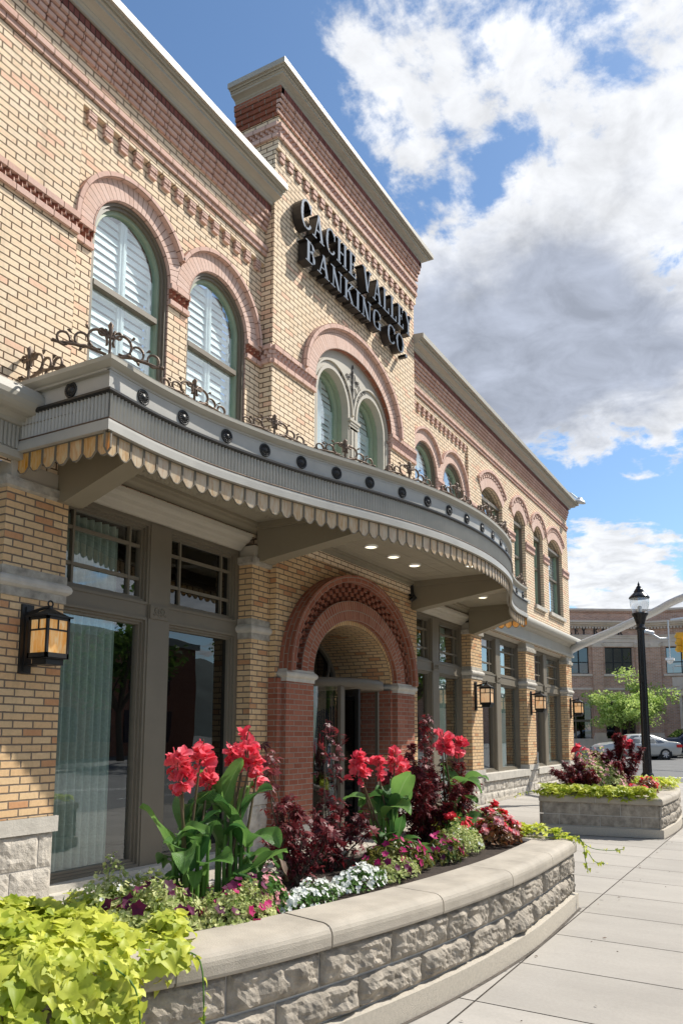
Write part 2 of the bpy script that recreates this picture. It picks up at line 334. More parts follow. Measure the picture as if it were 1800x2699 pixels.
def leafmat(name, c1, c2, trans=0.4, rough=0.45, scale=5.0, c3=None, veins=False):
    m_, t, b = newmat(name); L = t.links.new
    out = t.nodes['Material Output']
    tc = N(t, 'ShaderNodeTexCoord'); n = N(t, 'ShaderNodeTexNoise', inp={'Scale': scale, 'Detail': 3.0}); L(tc.outputs['Object'], n.inputs['Vector'])
    uv = N(t, 'ShaderNodeUVMap'); fl = N(t, 'ShaderNodeVectorMath', operation='FLOOR'); L(uv.outputs[0], fl.inputs[0]); wn_ = N(t, 'ShaderNodeTexWhiteNoise', noise_dimensions='2D'); L(fl.outputs[0], wn_.inputs['Vector'])
    ad = N(t, 'ShaderNodeMath', operation='MULTIPLY_ADD', inp={1: 0.6}); L(wn_.outputs['Value'], ad.inputs[0])
    sb = N(t, 'ShaderNodeMath', operation='MULTIPLY_ADD', inp={1: 1.0, 2: -0.3}); L(n.outputs['Fac'], sb.inputs[0]); L(sb.outputs[0], ad.inputs[2])
    cr = N(t, 'ShaderNodeValToRGB'); e = cr.color_ramp.elements
    e[0].position = 0.15; e[0].color = c1 + (1,); e[1].position = 0.85; e[1].color = c2 + (1,)
    if c3: q = cr.color_ramp.elements.new(0.93); q.color = c3 + (1,)
    L(ad.outputs[0], cr.inputs[0]); L(cr.outputs[0], b.inputs['Base Color'])
    b.inputs['Roughness'].default_value = rough; b.inputs['Specular IOR Level'].default_value = 0.35
    tl = N(t, 'ShaderNodeBsdfTranslucent'); L(cr.outputs[0], tl.inputs[0])
    if veins:   # pale midrib and fine parallel side veins, from the leaf's own coordinates
        fr = N(t, 'ShaderNodeVectorMath', operation='FRACTION'); L(uv.outputs[0], fr.inputs[0]); sx = N(t, 'ShaderNodeSeparateXYZ'); L(fr.outputs[0], sx.inputs[0])
        ab = N(t, 'ShaderNodeMath', operation='SUBTRACT', inp={1: 0.5}); L(sx.outputs[0], ab.inputs[0]); aa = N(t, 'ShaderNodeMath', operation='ABSOLUTE'); L(ab.outputs[0], aa.inputs[0])
        mr = N(t, 'ShaderNodeMapRange', inp={'From Min': 0.0, 'From Max': 0.035, 'To Min': 0.55, 'To Max': 0.0}); L(aa.outputs[0], mr.inputs['Value'])
        vq = N(t, 'ShaderNodeMath', operation='MULTIPLY_ADD', inp={1: -0.55}); L(aa.outputs[0], vq.inputs[0]); L(sx.outputs[1], vq.inputs[2])
        sn = N(t, 'ShaderNodeMath', operation='MULTIPLY', inp={1: 190.0}); L(vq.outputs[0], sn.inputs[0]); si = N(t, 'ShaderNodeMath', operation='SINE'); L(sn.outputs[0], si.inputs[0])
        bpv = N(t, 'ShaderNodeBump', inp={'Strength': 0.5, 'Distance': 0.004}); L(si.outputs[0], bpv.inputs['Height']); L(bpv.outputs[0], b.inputs['Normal']); L(bpv.outputs[0], tl.inputs['Normal'])
        mv = N(t, 'ShaderNodeMix', data_type='RGBA'); mv.inputs['B'].default_value = (0.35, 0.5, 0.2, 1); L(mr.outputs[0], mv.inputs['Factor']); L(cr.outputs[0], mv.inputs['A']); L(mv.outputs['Result'], b.inputs['Base Color']); L(mv.outputs['Result'], tl.inputs[0])
    mx = N(t, 'ShaderNodeMixShader'); mx.inputs[0].default_value = trans; L(b.outputs[0], mx.inputs[1]); L(tl.outputs[0], mx.inputs[2]); L(mx.outputs[0], out.inputs[0])
    return m_


CANNA = leafmat('canna_leaf_green', (0.06, 0.17, 0.045), (0.21, 0.39, 0.09), 0.42, 0.42, 3, veins=True)
CSTEM = leafmat('canna_stem_brown', (0.09, 0.05, 0.04), (0.13, 0.10, 0.05), 0.1, 0.5)
CORAL = leafmat('coral_petal', (0.78, 0.04, 0.085), (0.92, 0.20, 0.25), 0.4, 0.5, 14)
BURG = leafmat('burgundy_leaf', (0.05, 0.010, 0.014), (0.24, 0.025, 0.03), 0.35, 0.5, 6, c3=(0.2, 0.05, 0.05))
VINE = leafmat('lime_leaf', (0.32, 0.41, 0.03), (0.74, 0.75, 0.12), 0.45, 0.5, 5)
VAR = leafmat('variegated_leaf', (0.25, 0.35, 0.07), (0.74, 0.74, 0.36), 0.35, 0.6, 9)
GREENL = leafmat('mid_green_leaf', (0.06, 0.16, 0.025), (0.16, 0.30, 0.06), 0.35, 0.5, 9)
IMPL = leafmat('impatiens_leaf', (0.04, 0.10, 0.02), (0.26, 0.22, 0.05), 0.35, 0.4, 9)
WPET = leafmat('white_petal', (0.78, 0.80, 0.74), (0.85, 0.86, 0.83), 0.3, 0.6)
RPET = leafmat('scarlet_petal', (0.70, 0.02, 0.03), (0.80, 0.06, 0.10), 0.35, 0.6, 12)
MPET = leafmat('magenta_petal', (0.45, 0.01, 0.12), (0.62, 0.04, 0.22), 0.35, 0.6, 12)
PPET = leafmat('pink_petal', (0.72, 0.30, 0.33), (0.80, 0.45, 0.46), 0.35, 0.6, 12)
DPET = leafmat('dark_purple_petal', (0.06, 0.004, 0.03), (0.16, 0.01, 0.07), 0.3, 0.6, 12)
BRZL = leafmat('bronze_leaf', (0.14, 0.035, 0.015), (0.22, 0.12, 0.04), 0.3, 0.4, 9)
TREEL = leafmat('locust_leaf', (0.28, 0.42, 0.08), (0.62, 0.72, 0.25), 0.4, 0.6, 0.8)
TREED = leafmat('street_tree_leaf', (0.05, 0.11, 0.02), (0.14, 0.22, 0.04), 0.35, 0.6, 0.8)


# ------------------------------------------------------------------ mesh tools
class MB:
    """collects faces and links them as ONE mesh object"""
    def __init__(s, xf=None):
        s.v = []; s.f = []; s.uv = []; s.m = []; s.s = []; s.xf = xf

    def face(s, pts, uv=None, m=0, smooth=False, auto=True):
        b = len(s.v); pts = [Vector(p) for p in pts]
        if uv is None:
            nrm = Vector((0, 0, 0)); c = pts[0]
            for i in range(1, len(pts) - 1): nrm += (pts[i] - c).cross(pts[i + 1] - c)
            ax, ay, az = abs(nrm.x), abs(nrm.y), abs(nrm.z)
            if az >= ax and az >= ay: uv = [(p.x, p.y) for p in pts]
            elif ay >= ax: uv = [(p.x, p.z) for p in pts]
            else: uv = [(p.y, p.z) for p in pts]
        if s.xf: pts = [s.xf @ p for p in pts]
        s.v += pts; s.f.append(tuple(range(b, b + len(pts)))); s.uv += uv; s.m.append(m); s.s.append(smooth)

    def grid(s, rows, cu=False, cv=False, m=0, smooth=True, uv=None, uvc=None):
        """rows: list of equal-length point lists, shared vertices"""
        b = len(s.v); nu = len(rows); nv = len(rows[0])
        for r in rows:
            for p in r: s.v.append(s.xf @ Vector(p) if s.xf else Vector(p))
        for i in range(nu if cu else nu - 1):
            for j in range(nv if cv else nv - 1):
                i2 = (i + 1) % nu; j2 = (j + 1) % nv
                s.f.append((b + i * nv + j, b + i2 * nv + j, b + i2 * nv + j2, b + i * nv + j2))
                if uvc: s.uv += [uvc] * 4
                elif uv: s.uv += [uv(i, j), uv(i + 1, j), uv(i + 1, j + 1), uv(i, j + 1)]
                else:
                    for a_, b_ in ((i, j), (i2, j), (i2, j2), (i, j2)):
                        p = rows[a_][b_]; s.uv.append((p[0] + p[1], p[2]))
                s.m.append(m); s.s.append(smooth)

    def box(s, x0, x1, y0, y1, z0, z1, m=0, skip=''):
        P = lambda x, y, z: (x, y, z)
        if 'f' not in skip: s.face([P(x0, y0, z0), P(x1, y0, z0), P(x1, y0, z1), P(x0, y0, z1)], m=m)
        if 'k' not in skip: s.face([P(x1, y1, z0), P(x0, y1, z0), P(x0, y1, z1), P(x1, y1, z1)], m=m)
        if 'l' not in skip: s.face([P(x0, y1, z0), P(x0, y0, z0), P(x0, y0, z1), P(x0, y1, z1)], m=m)
        if 'r' not in skip: s.face([P(x1, y0, z0), P(x1, y1, z0), P(x1, y1, z1), P(x1, y0, z1)], m=m)
        if 't' not in skip: s.face([P(x0, y0, z1), P(x1, y0, z1), P(x1, y1, z1), P(x0, y1, z1)], m=m)
        if 'b' not in skip: s.face([P(x0, y1, z0), P(x1, y1, z0), P(x1, y0, z0), P(x0, y0, z0)], m=m)

    def prism(s, poly, d, m=0, mside=None):
        """poly: 3D points of one planar face, d: extrusion vector; poly wound so its normal points away from d"""
        d = Vector(d); p = [Vector(q) for q in poly]; n = len(p)
        ms = m if mside is None else mside
        s.face(p, m=m); s.face([q + d for q in reversed(p)], m=m)
        for i in range(n):
            a, b = p[i], p[(i + 1) % n]
            s.face([b, a, a + d, b + d], m=ms)

    def tube(s, pts, r, n=6, m=0, cap=True, closed=False, uvc=None):
        pts = [Vector(p) for p in pts]; k = len(pts); rows = []; prev = None
        for i, p in enumerate(pts):
            if closed: d = pts[(i + 1) % k] - pts[i - 1]
            else: d = pts[min(i + 1, k - 1)] - pts[max(i - 1, 0)]
            d = d.normalized() if d.length > 1e-9 else Vector((0, 0, 1))
            if prev is None: a = d.orthogonal().normalized()
            else:
                a = prev - d * prev.dot(d)
                a = a.normalized() if a.length > 1e-6 else d.orthogonal().normalized()
            prev = a; b = d.cross(a); rr = r[i] if isinstance(r, (list, tuple)) else r
            rows.append([p + (a * cos(2 * pi * j / n) + b * sin(2 * pi * j / n)) * rr for j in range(n)])
        s.grid(rows, cu=closed, cv=True, m=m, uvc=uvc)
        if cap and not closed:
            s.face(list(reversed(rows[0])), m=m, uv=[uvc] * n if uvc else None); s.face(rows[-1], m=m, uv=[uvc] * n if uvc else None)

    def lathe(s, prof, c=(0, 0, 0), n=16, m=0, a0=0, a1=2 * pi):
        """prof: list of (radius, z)"""
        full = abs(a1 - a0 - 2 * pi) < 1e-6; k = n if full else n + 1; rows = []
        for r, z in prof:
            rows.append([(c[0] + r * cos(a0 + (a1 - a0) * j / n), c[1] + r * sin(a0 + (a1 - a0) * j / n), c[2] + z) for j in range(k)])
        s.grid(list(reversed(rows)), cv=full, m=m)

    def build(s, name, mats, parent=None, props=None):
        if not isinstance(mats, (list, tuple)): mats = [mats]
        off = Vector((0, 0, 0)); p = parent
        while p is not None: off += p.location; p = p.parent
        me = bpy.data.meshes.new(name)
        me.from_pydata([tuple(v - off) for v in s.v], [], s.f)
        ul = me.uv_layers.new(name='UVMap')
        flat = [c for u in s.uv for c in u]
        ul.data.foreach_set('uv', flat)
        me.polygons.foreach_set('material_index', s.m); me.polygons.foreach_set('use_smooth', s.s)
        for mm in mats: me.materials.append(mm)
        me.update()
        o = bpy.data.objects.new(name, me); COL.objects.link(o)
        if parent is not None: o.parent = parent
        if props:
            for k, v in props.items(): o[k] = v
        return o


def thing(name, loc, label, cat, group=None):
    o = bpy.data.objects.new(name, None); COL.objects.link(o); o.location = loc
    o.empty_display_size = 0.1
    o['label'] = label; o['category'] = cat
    if group: o['group'] = group
    return o


def struct(mb, name, mat):
    return mb.build(name, mat, None, {'kind': 'structure'})


def copy_tree(o, parent=None):
    c = o.copy(); COL.objects.link(c)
    if parent is not None: c.parent = parent
    for ch in o.children: copy_tree(ch, c)
    return c


def sweep(mb, path, prof, m=0, closed=False, smooth=False, outward=-1, caps=True, uvlen=True):
    """sweep a profile [(offset, z)...] along a plan path [(x, y)...] with mitred corners; offset grows to the right of travel"""
    n = len(path); P = [Vector((p[0], p[1])) for p in path]; rows = []; L = [0.0]
    for i in range(1, n): L.append(L[-1] + (P[i] - P[i - 1]).length)
    for i in range(n):
        a = (P[i] - P[i - 1]).normalized() if (i > 0 or closed) else None
        b = (P[(i + 1) % n] - P[i]).normalized() if (i < n - 1 or closed) else None
        if a is None: a = b
        if b is None: b = a
        na = Vector((a.y, -a.x)); nb = Vector((b.y, -b.x)); mm = na + nb
        mm = mm / max(mm.dot(na), 1e-3) if mm.length > 1e-6 else na
        rows.append([(P[i].x + mm.x * o, P[i].y + mm.y * o, z) for o, z in prof])
    plen = [0.0]
    for i in range(1, len(prof)): plen.append(plen[-1] + math.hypot(prof[i][0] - prof[i - 1][0], prof[i][1] - prof[i - 1][1]))
    rng = range(n if closed else n - 1)
    if smooth:
        mb.grid(rows, cu=closed, m=m, smooth=True, uv=lambda i, j: (L[min(i, n - 1)], plen[j]))
    else:
        for i in rng:
            i2 = (i + 1) % n; l0 = L[i]; l1 = L[i2] if i2 else L[-1] + (P[0] - P[-1]).length
            for j in range(len(prof) - 1):
                mb.face([rows[i][j], rows[i2][j], rows[i2][j + 1], rows[i][j + 1]],
                        uv=[(l0, plen[j]), (l1, plen[j]), (l1, plen[j + 1]), (l0, plen[j + 1])], m=m)
    if caps and not closed:
        mb.face(list(reversed(rows[0])), m=m); mb.face(rows[-1], m=m)


def ell(cx, cz, a, b, t): return (cx + a * cos(t), cz + b * sin(t))


def ring(mb, cx, cz, ai, bi, ao, bo, yf, yb, n=28, m=0, mi=None, mo=None, t0=pi, t1=0.0, ends=True):
    """an arch ring: front face at yf, inner and outer faces back to yb"""
    mi = m if mi is None else mi; mo = m if mo is None else mo; u = 0.0
    ts = [t0 + (t1 - t0) * i / n for i in range(n + 1)]
    for i in range(n):
        p0 = ell(cx, cz, ai, bi, ts[i]); p1 = ell(cx, cz, ai, bi, ts[i + 1]); q0 = ell(cx, cz, ao, bo, ts[i]); q1 = ell(cx, cz, ao, bo, ts[i + 1])
        du = (math.hypot(p1[0] - p0[0], p1[1] - p0[1]) + math.hypot(q1[0] - q0[0], q1[1] - q0[1])) / 2
        w = math.hypot(q0[0] - p0[0], q0[1] - p0[1])
        F = lambda p, y: (p[0], y, p[1])
        mb.face([F(p0, yf), F(p1, yf), F(q1, yf), F(q0, yf)], uv=[(u, 0), (u + du, 0), (u + du, w), (u, w)], m=m)
        mb.face([F(p1, yf), F(p0, yf), F(p0, yb), F(p1, yb)], uv=[(u + du, 0), (u, 0), (u, yb - yf), (u + du, yb - yf)], m=mi)
        mb.face([F(q0, yf), F(q1, yf), F(q1, yb), F(q0, yb)], uv=[(u, 0), (u + du, 0), (u + du, yb - yf), (u, yb - yf)], m=mo)
        u += du
    if ends:
        for t in (t0, t1):
            p = ell(cx, cz, ai, bi, t); q = ell(cx, cz, ao, bo, t)
            mb.face([(p[0], yf, p[1]), (q[0], yf, q[1]), (q[0], yb, q[1]), (p[0], yb, p[1])], m=m)


def wall(mb, x0, x1, z0, z1, y, ops=(), m=0, reveal=None, mr=None, nseg=24):
    """upright wall facing -y with openings; ops: dicts x0,x1,zb,top(x); reveal: depth of the jambs"""
    xs = {x0, x1}
    for o in ops:
        for k in range(nseg + 1 if o.get('arch') else 2):
            t = k / (nseg if o.get('arch') else 1)
            xx = o['x0'] + (o['x1'] - o['x0']) * (0.5 - 0.5 * cos(pi * t))
            if x0 < xx < x1: xs.add(round(xx, 5))
    xs = sorted(xs)
    for xa, xb in zip(xs, xs[1:]):
        if xb - xa < 1e-5: continue
        xm = (xa + xb) / 2; cur = [z0, z0]
        for o in sorted((o for o in ops if o['x0'] < xm < o['x1']), key=lambda o: o['zb']):
            zb = o['zb']
            if zb > max(cur) + 1e-4: mb.face([(xa, y, cur[0]), (xb, y, cur[1]), (xb, y, zb), (xa, y, zb)], m=m)
            cur = [o['top'](xa), o['top'](xb)]
        mb.face([(xa, y, cur[0]), (xb, y, cur[1]), (xb, y, z1), (xa, y, z1)], m=m)
    if reveal:
        r = m if mr is None else mr
        for o in ops:
            a, b = o['x0'], o['x1']; za, zb_ = o['top'](a), o['top'](b); d = y + reveal
            if o.get('sides', True):
                mb.face([(a, y, o['zb']), (a, y, za), (a, d, za), (a, d, o['zb'])], m=r)
                mb.face([(b, d, o['zb']), (b, d, zb_), (b, y, zb_), (b, y, o['zb'])], m=r)
            mb.face([(a, y, o['zb']), (a, d, o['zb']), (b, d, o['zb']), (b, y, o['zb'])], m=r)
            u = 0.0; ns = nseg if o.get('arch') else 1; pv = None
            for k in range(ns + 1):
                xx = a + (b - a) * (0.5 - 0.5 * cos(pi * k / ns)); p = (xx, o['top'](xx))
                if pv:
                    du = math.hypot(p[0] - pv[0], p[1] - pv[1])
                    mb.face([(pv[0], y, pv[1]), (p[0], y, p[1]), (p[0], d, p[1]), (pv[0], d, pv[1])], uv=[(u, 0), (u + du, 0), (u + du, reveal), (u, reveal)], m=r)
                    u += du
                pv = p


def arch_op(cx, a, zb, zs, b=None):
    b = a if b is None else b
    return {'x0': cx - a, 'x1': cx + a, 'zb': zb, 'arch': True, 'top': lambda x: zs + b * math.sqrt(max(0.0, 1 - ((x - cx) / a) ** 2))}


def seg_op(x0, x1, zb, zs, rise):
    c = (x0 + x1) / 2; h = (x1 - x0) / 2; r = (h * h + rise * rise) / (2 * rise)
    return {'x0': x0, 'x1': x1, 'zb': zb, 'arch': True, 'top': lambda x: zs + rise - r + math.sqrt(max(0.0, r * r - (x - c) ** 2))}


def rect_op(x0, x1, zb, zt): return {'x0': x0, 'x1': x1, 'zb': zb, 'top': lambda x: zt}


# ------------------------------------------------------------------ lettering
def letters(text, h, sp=0.12, bold=0.15):
    """serif capitals as lists of (polygon) in letter space; yields (char, xoffset, width, polys)"""
    T = bold; t = T * 0.42; S = 0.055

    def bar(x0, z0, x1, z1, w):  # slanted stroke with horizontal ends
        return [(x0 - w / 2, z0), (x0 + w / 2, z0), (x1 + w / 2, z1), (x1 - w / 2, z1)]

    def rect(x0, z0, x1, z1): return [(x0, z0), (x1, z0), (x1, z1), (x0, z1)]

    def serif(x, top, w=0.2):
        return rect(x - w, 1 - S, x + w, 1) if top else rect(x - w, 0, x + w, S)

    def arc(cx, cz, rx, rz, a0, a1, wmax, wmin, n=18):
        out = []
        for i in range(n):
            q = []
            for a in (a0 + (a1 - a0) * i / n, a0 + (a1 - a0) * (i + 1) / n):
                w = wmin + (wmax - wmin) * abs(cos(a)) ** 1.4
                q.append(((cx + rx * cos(a), cz + rz * sin(a)), (cx + (rx - w) * cos(a), cz + (rz - wmin - (w - wmin) * 0.2) * sin(a))))
            out.append([q[0][1], q[0][0], q[1][0], q[1][1]] if a1 > a0 else [q[0][0], q[0][1], q[1][1], q[1][0]])
        return out
    G = {}
    G['I'] = (0.4, [rect(0.2 - T / 2, S, 0.2 + T / 2, 1 - S), serif(0.2, 1), serif(0.2, 0)])
    G['H'] = (0.86, [rect(0.2 - T / 2, S, 0.2 + T / 2, 1 - S), rect(0.66 - T / 2, S, 0.66 + T / 2, 1 - S), serif(0.2, 1, .17), serif(0.2, 0, .17), serif(0.66, 1, .17), serif(0.66, 0, .17), rect(0.2 + T / 2, 0.47, 0.66 - T / 2, 0.47 + t)])
    G['N'] = (0.88, [rect(0.2 - t / 2, S, 0.2 + t / 2, 1 - S), rect(0.72 - t / 2, 0, 0.72 + t / 2, 1 - S), serif(0.18, 1, .15), serif(0.2, 0, .15), serif(0.72, 1, .15), bar(0.62, 0.02, 0.22, 1 - S, T * 1.1)])
    G['E'] = (0.68, [rect(0.2 - T / 2, S, 0.2 + T / 2, 1 - S), rect(0.04, 0, 0.62, S), rect(0.04, 1 - S, 0.58, 1), rect(0.2 + T / 2, 0.49, 0.46, 0.49 + t), rect(0.44, 0.38, 0.48, 0.66), rect(0.56, S, 0.63, 0.25), rect(0.53, 0.77, 0.59, 1 - S)])
    G['L'] = (0.66, [rect(0.2 - T / 2, S, 0.2 + T / 2, 1 - S), serif(0.2, 1, .17), rect(0.04, 0, 0.62, S), rect(0.55, S, 0.62, 0.27)])
    G['A'] = (0.84, [bar(0.17, S, 0.42, 1, t), bar(0.66, S, 0.42, 1, T), serif(0.16, 0, .14), serif(0.67, 0, .16), rect(0.27, 0.33, 0.56, 0.33 + t)])
    G['V'] = (0.82, [bar(0.42, 0, 0.18, 1 - S, T), bar(0.42, 0, 0.66, 1 - S, t), serif(0.17, 1, .16), serif(0.67, 1, .14)])
    G['Y'] = (0.80, [bar(0.42, 0.46, 0.17, 1 - S, T), bar(0.42, 0.46, 0.65, 1 - S, t), rect(0.42 - T / 2, S, 0.42 + T / 2, 0.46), serif(0.17, 1, .15), serif(0.65, 1, .13), serif(0.42, 0, .17)])
    G['K'] = (0.84, [rect(0.2 - T / 2, S, 0.2 + T / 2, 1 - S), serif(0.2, 1, .16), serif(0.2, 0, .16), bar(0.30, 0.42, 0.64, 1 - S, t * 1.3), bar(0.68, S, 0.40, 0.56, T), serif(0.65, 1, .14), serif(0.70, 0, .14)])
    G['B'] = (0.72, [rect(0.2 - T / 2, S, 0.2 + T / 2, 1 - S), rect(0.04, 0, 0.38, S), rect(0.04, 1 - S, 0.36, 1), rect(0.2 + T / 2, 0.50, 0.38, 0.50 + t)]
              + arc(0.36, 0.275, 0.28, 0.275, -pi / 2, pi / 2, T, S, 12) + arc(0.34, 0.765, 0.24, 0.235, -pi / 2, pi / 2, T, S, 12))
    G['C'] = (0.76, arc(0.42, 0.5, 0.36, 0.52, pi * 0.22, pi * 1.80, T, t) + [rect(0.66, 0.66, 0.72, 0.98)])
    G['G'] = (0.82, arc(0.42, 0.5, 0.36, 0.52, pi * 0.22, pi * 1.72, T, t) + [rect(0.66, 0.66, 0.72, 0.98), rect(0.62 - T / 2 + 0.03, 0.06, 0.62 + T / 2 + 0.03, 0.40), rect(0.48, 0.40, 0.80, 0.40 + S)])
    G['O'] = (0.82, arc(0.42, 0.5, 0.37, 0.52, 0, 2 * pi, T, t, 28))
    G['.'] = (0.26, [rect(0.05, 0, 0.21, 0.16)])
    x = 0.0
    for ch in text:
        if ch == ' ': x += 0.42 * h; continue
        w, polys = G[ch]
        yield ch, x, w * h, [[(px * h, pz * h) for px, pz in p] for p in polys]
        x += (w + sp * 0.35) * h


def letter_mesh(mb, polys, x0, z0, yf, depth, m=0, ms=1):
    for i, p in enumerate(polys):
        yy = yf + 0.0012 * (i % 7)
        # make counter-clockwise seen from -y
        ar = sum(p[k][0] * p[(k + 1) % len(p)][1] - p[(k + 1) % len(p)][0] * p[k][1] for k in range(len(p)))
        if ar < 0: p = list(reversed(p))
        mb.prism([(x0 + a, yy, z0 + b) for a, b in p], (0, depth, 0), m=m, mside=ms)

# fix winding when a mirrored frame is used
_face0 = MB.face
def _face(s, pts, uv=None, m=0, smooth=False, auto=True):
    if s.xf is not None and s.xf.determinant() < 0:
        pts = list(pts)
        if uv is None:
            q = [Vector(p) for p in pts]; nrm = Vector((0, 0, 0))
            for i in range(1, len(q) - 1): nrm += (q[i] - q[0]).cross(q[i + 1] - q[0])
            ax, ay, az = abs(nrm.x), abs(nrm.y), abs(nrm.z)
            uv = [(p.x, p.y) if (az >= ax and az >= ay) else ((p.x, p.z) if ay >= ax else (p.y, p.z)) for p in q]
        pts = pts[::-1]; uv = list(uv)[::-1]
    _face0(s, pts, uv, m, smooth)
MB.face = _face

CX = 10.235                     # centre line of the building front
G0 = -1.42                      # ground level at the facade


def gz(x, y): return G0 + 0.025 * min(y, 0.0)


def rz(x):                      # street surface
    return -1.705 + max(0.0, min(x, 75.0) - 24.0) * 0.0160


# ------------------------------------------------------------------ ground
def build_ground():
    mb = MB(); xs = [-500, -60, -10, 24, 34, 44, 54, 64, 75, 120, 900]; ys = [-700, -60, -30, -15, -6, 0, 15, 60, 700]
    for a, b in zip(xs, xs[1:]):
        for c, d in zip(ys, ys[1:]):
            mb.face([(a, c, rz(a)), (b, c, rz(b)), (b, d, rz(b)), (a, d, rz(a))])
    struct(mb, 'road', ASPH)
    # sidewalk: separate slabs with open joints over a darker bed
    bed = MB(); sl = MB(); g = 0.006
    X1 = 27.5; Y0 = -6.9; rc = 3.2

    def clip(x):  # kerb line y at x (rounded corner)
        if x <= X1 - rc: return Y0
        dx = x - (X1 - rc); return Y0 + rc - math.sqrt(max(rc * rc - dx * dx, 0.0))
    xj = [6.315 + 0.888 * k for k in range(-22, 24)]; xj = [x for x in xj if x < X1 - 0.1] + [X1]
    yj = [1.2, -0.02, -2.07, -4.09, -5.6, -99]
    for a, b in zip(xj, xj[1:]):
        for c, d in zip(yj[1:], yj[:-1]):
            ca = max(c, clip(a) + 0.16); cb = max(c, clip(b) + 0.16)
            if d - ca < 0.02: continue
            cb = min(cb, d - 0.01)
            sl.face([(a + g, ca + g, gz(a, ca)), (b - g, cb + g, gz(b, cb)), (b - g, d - g, gz(b, d)), (a + g, d - g, gz(a, d))], uv=[(int(a * 7), int(d * 5))] * 4)
    struct(sl, 'sidewalk', CONC)
    bx = [-16, 0, 10, 20] + [X1 - rc + rc * k / 10 for k in range(11)]
    for a, b in zip(bx, bx[1:]):
        ya, yb = clip(a) + 0.1, clip(b) + 0.1
        bed.face([(a, ya, gz(a, ya) - 0.009), (b, yb, gz(b, yb) - 0.009), (b, 0, G0 - 0.009), (a, 0, G0 - 0.009)])
        bed.face([(a, 0, G0 - 0.009), (b, 0, G0 - 0.009), (b, 2, G0 - 0.009), (a, 2, G0 - 0.009)])
    struct(bed, 'sidewalk_joints', simple('joint_dirt', (0.10, 0.085, 0.07), 1.0, vary=0.4, scale=12))
    kb = MB()
    path = [(-16, clip(-16)), (0, Y0), (10, Y0), (20, Y0)] + [(X1 - rc + rc * sin(pi / 2 * k / 14), Y0 + rc - rc * cos(pi / 2 * k / 14)) for k in range(15)] + [(X1, 60)]
    for (a, b), (c, d) in zip(path, path[1:]):
        n = Vector((d - b, -(c - a), 0)).normalized() * -0.15
        A, B = Vector((a, b, 0)), Vector((c, d, 0))
        zt = lambda p: gz(p.x, p.y) + 0.004
        A2, B2 = A + n, B + n
        kb.face([A + Vector((0, 0, zt(A))), B + Vector((0, 0, zt(B))), B2 + Vector((0, 0, zt(B2))), A2 + Vector((0, 0, zt(A2)))])
        kb.face([A + Vector((0, 0, -1.9)), B + Vector((0, 0, -1.9)), B + Vector((0, 0, zt(B))), A + Vector((0, 0, zt(A)))])
    struct(kb, 'kerb', CONC)
    # painted lines on the cross street and on the main street
    pm = MB()
    def strip(x0, y0, x1, y1, w):
        d = Vector((x1 - x0, y1 - y0, 0)); n = Vector((-d.y, d.x, 0)).normalized() * w / 2; k = 8
        for i in range(k):
            a = Vector((x0, y0, 0)) + d * (i / k); b = Vector((x0, y0, 0)) + d * ((i + 1) / k); q = []
            for p in (a - n, b - n, b + n, a + n): q.append((p.x, p.y, rz(p.x) + 0.005))
            pm.face(q)
    strip(29.5, -9, 29.5, 14, 0.3); strip(32.6, -9, 32.6, 14, 0.3)
    strip(42.5, -40, 42.5, -10, 0.12); strip(42.9, -40, 42.9, -10, 0.12)
    strip(42.5, 6, 42.5, 60, 0.12); strip(42.9, 6, 42.9, 60, 0.12)
    strip(-40, -13.0, 26, -13.0, 0.12); strip(-40, -13.4, 26, -13.4, 0.12)
    for k in range(8): strip(-20 + 6 * k, -9.9, -17 + 6 * k, -9.9, 0.1)
    struct(pm, 'road_marking', ROADP)
    # far sidewalk across the cross street, and across the main street
    fs = MB()
    fs.box(53.2, 90, -3.0, 60, -1.6, rz(53.2) + 0.14)
    fs.box(-60, 26, -34, -22.5, -1.75, rz(0) + 0.14)
    struct(fs, 'far_sidewalk', CONC)


build_ground()

# ------------------------------------------------------------------ building
BK = thing('bank_building', (CX, 0, G0), 'long two storey buff brick bank with red brick arches and bands', 'building')


def F(sgn):
    return Matrix(((sgn, 0, 0, CX), (0, 1, 0, 0), (0, 0, 1, 0), (0, 0, 0, 1)))


def course(mb, x0, x1, yf, yb, z, h=0.0617, m=0, ends=True, off=0.0):
    """one projecting brick course with its own joints"""
    mb.face([(x0, yf, z), (x1, yf, z), (x1, yf, z + h), (x0, yf, z + h)], uv=[(x0 + off, 0.003), (x1 + off, 0.003), (x1 + off, 0.0647), (x0 + off, 0.0647)], m=m)
    mb.face([(x0, yb, z), (x1, yb, z), (x1, yf, z), (x0, yf, z)], uv=[(x0 + off, 0.003), (x1 + off, 0.003), (x1 + off, 0.03), (x0 + off, 0.03)], m=m)
    mb.face([(x0, yf, z + h), (x1, yf, z + h), (x1, yb, z + h), (x0, yb, z + h)], uv=[(x0 + off, 0.03), (x1 + off, 0.03), (x1 + off, 0.06), (x0 + off, 0.06)], m=m)
    if ends:
        for x in (x0, x1):
            mb.face([(x, yb, z), (x, yf, z), (x, yf, z + h), (x, yb, z + h)] if x == x0 else [(x, yf, z), (x, yb, z), (x, yb, z + h), (x, yf, z + h)],
                    uv=[(0.01, 0.003), (0.19, 0.003), (0.19, 0.0647), (0.01, 0.0647)], m=m)


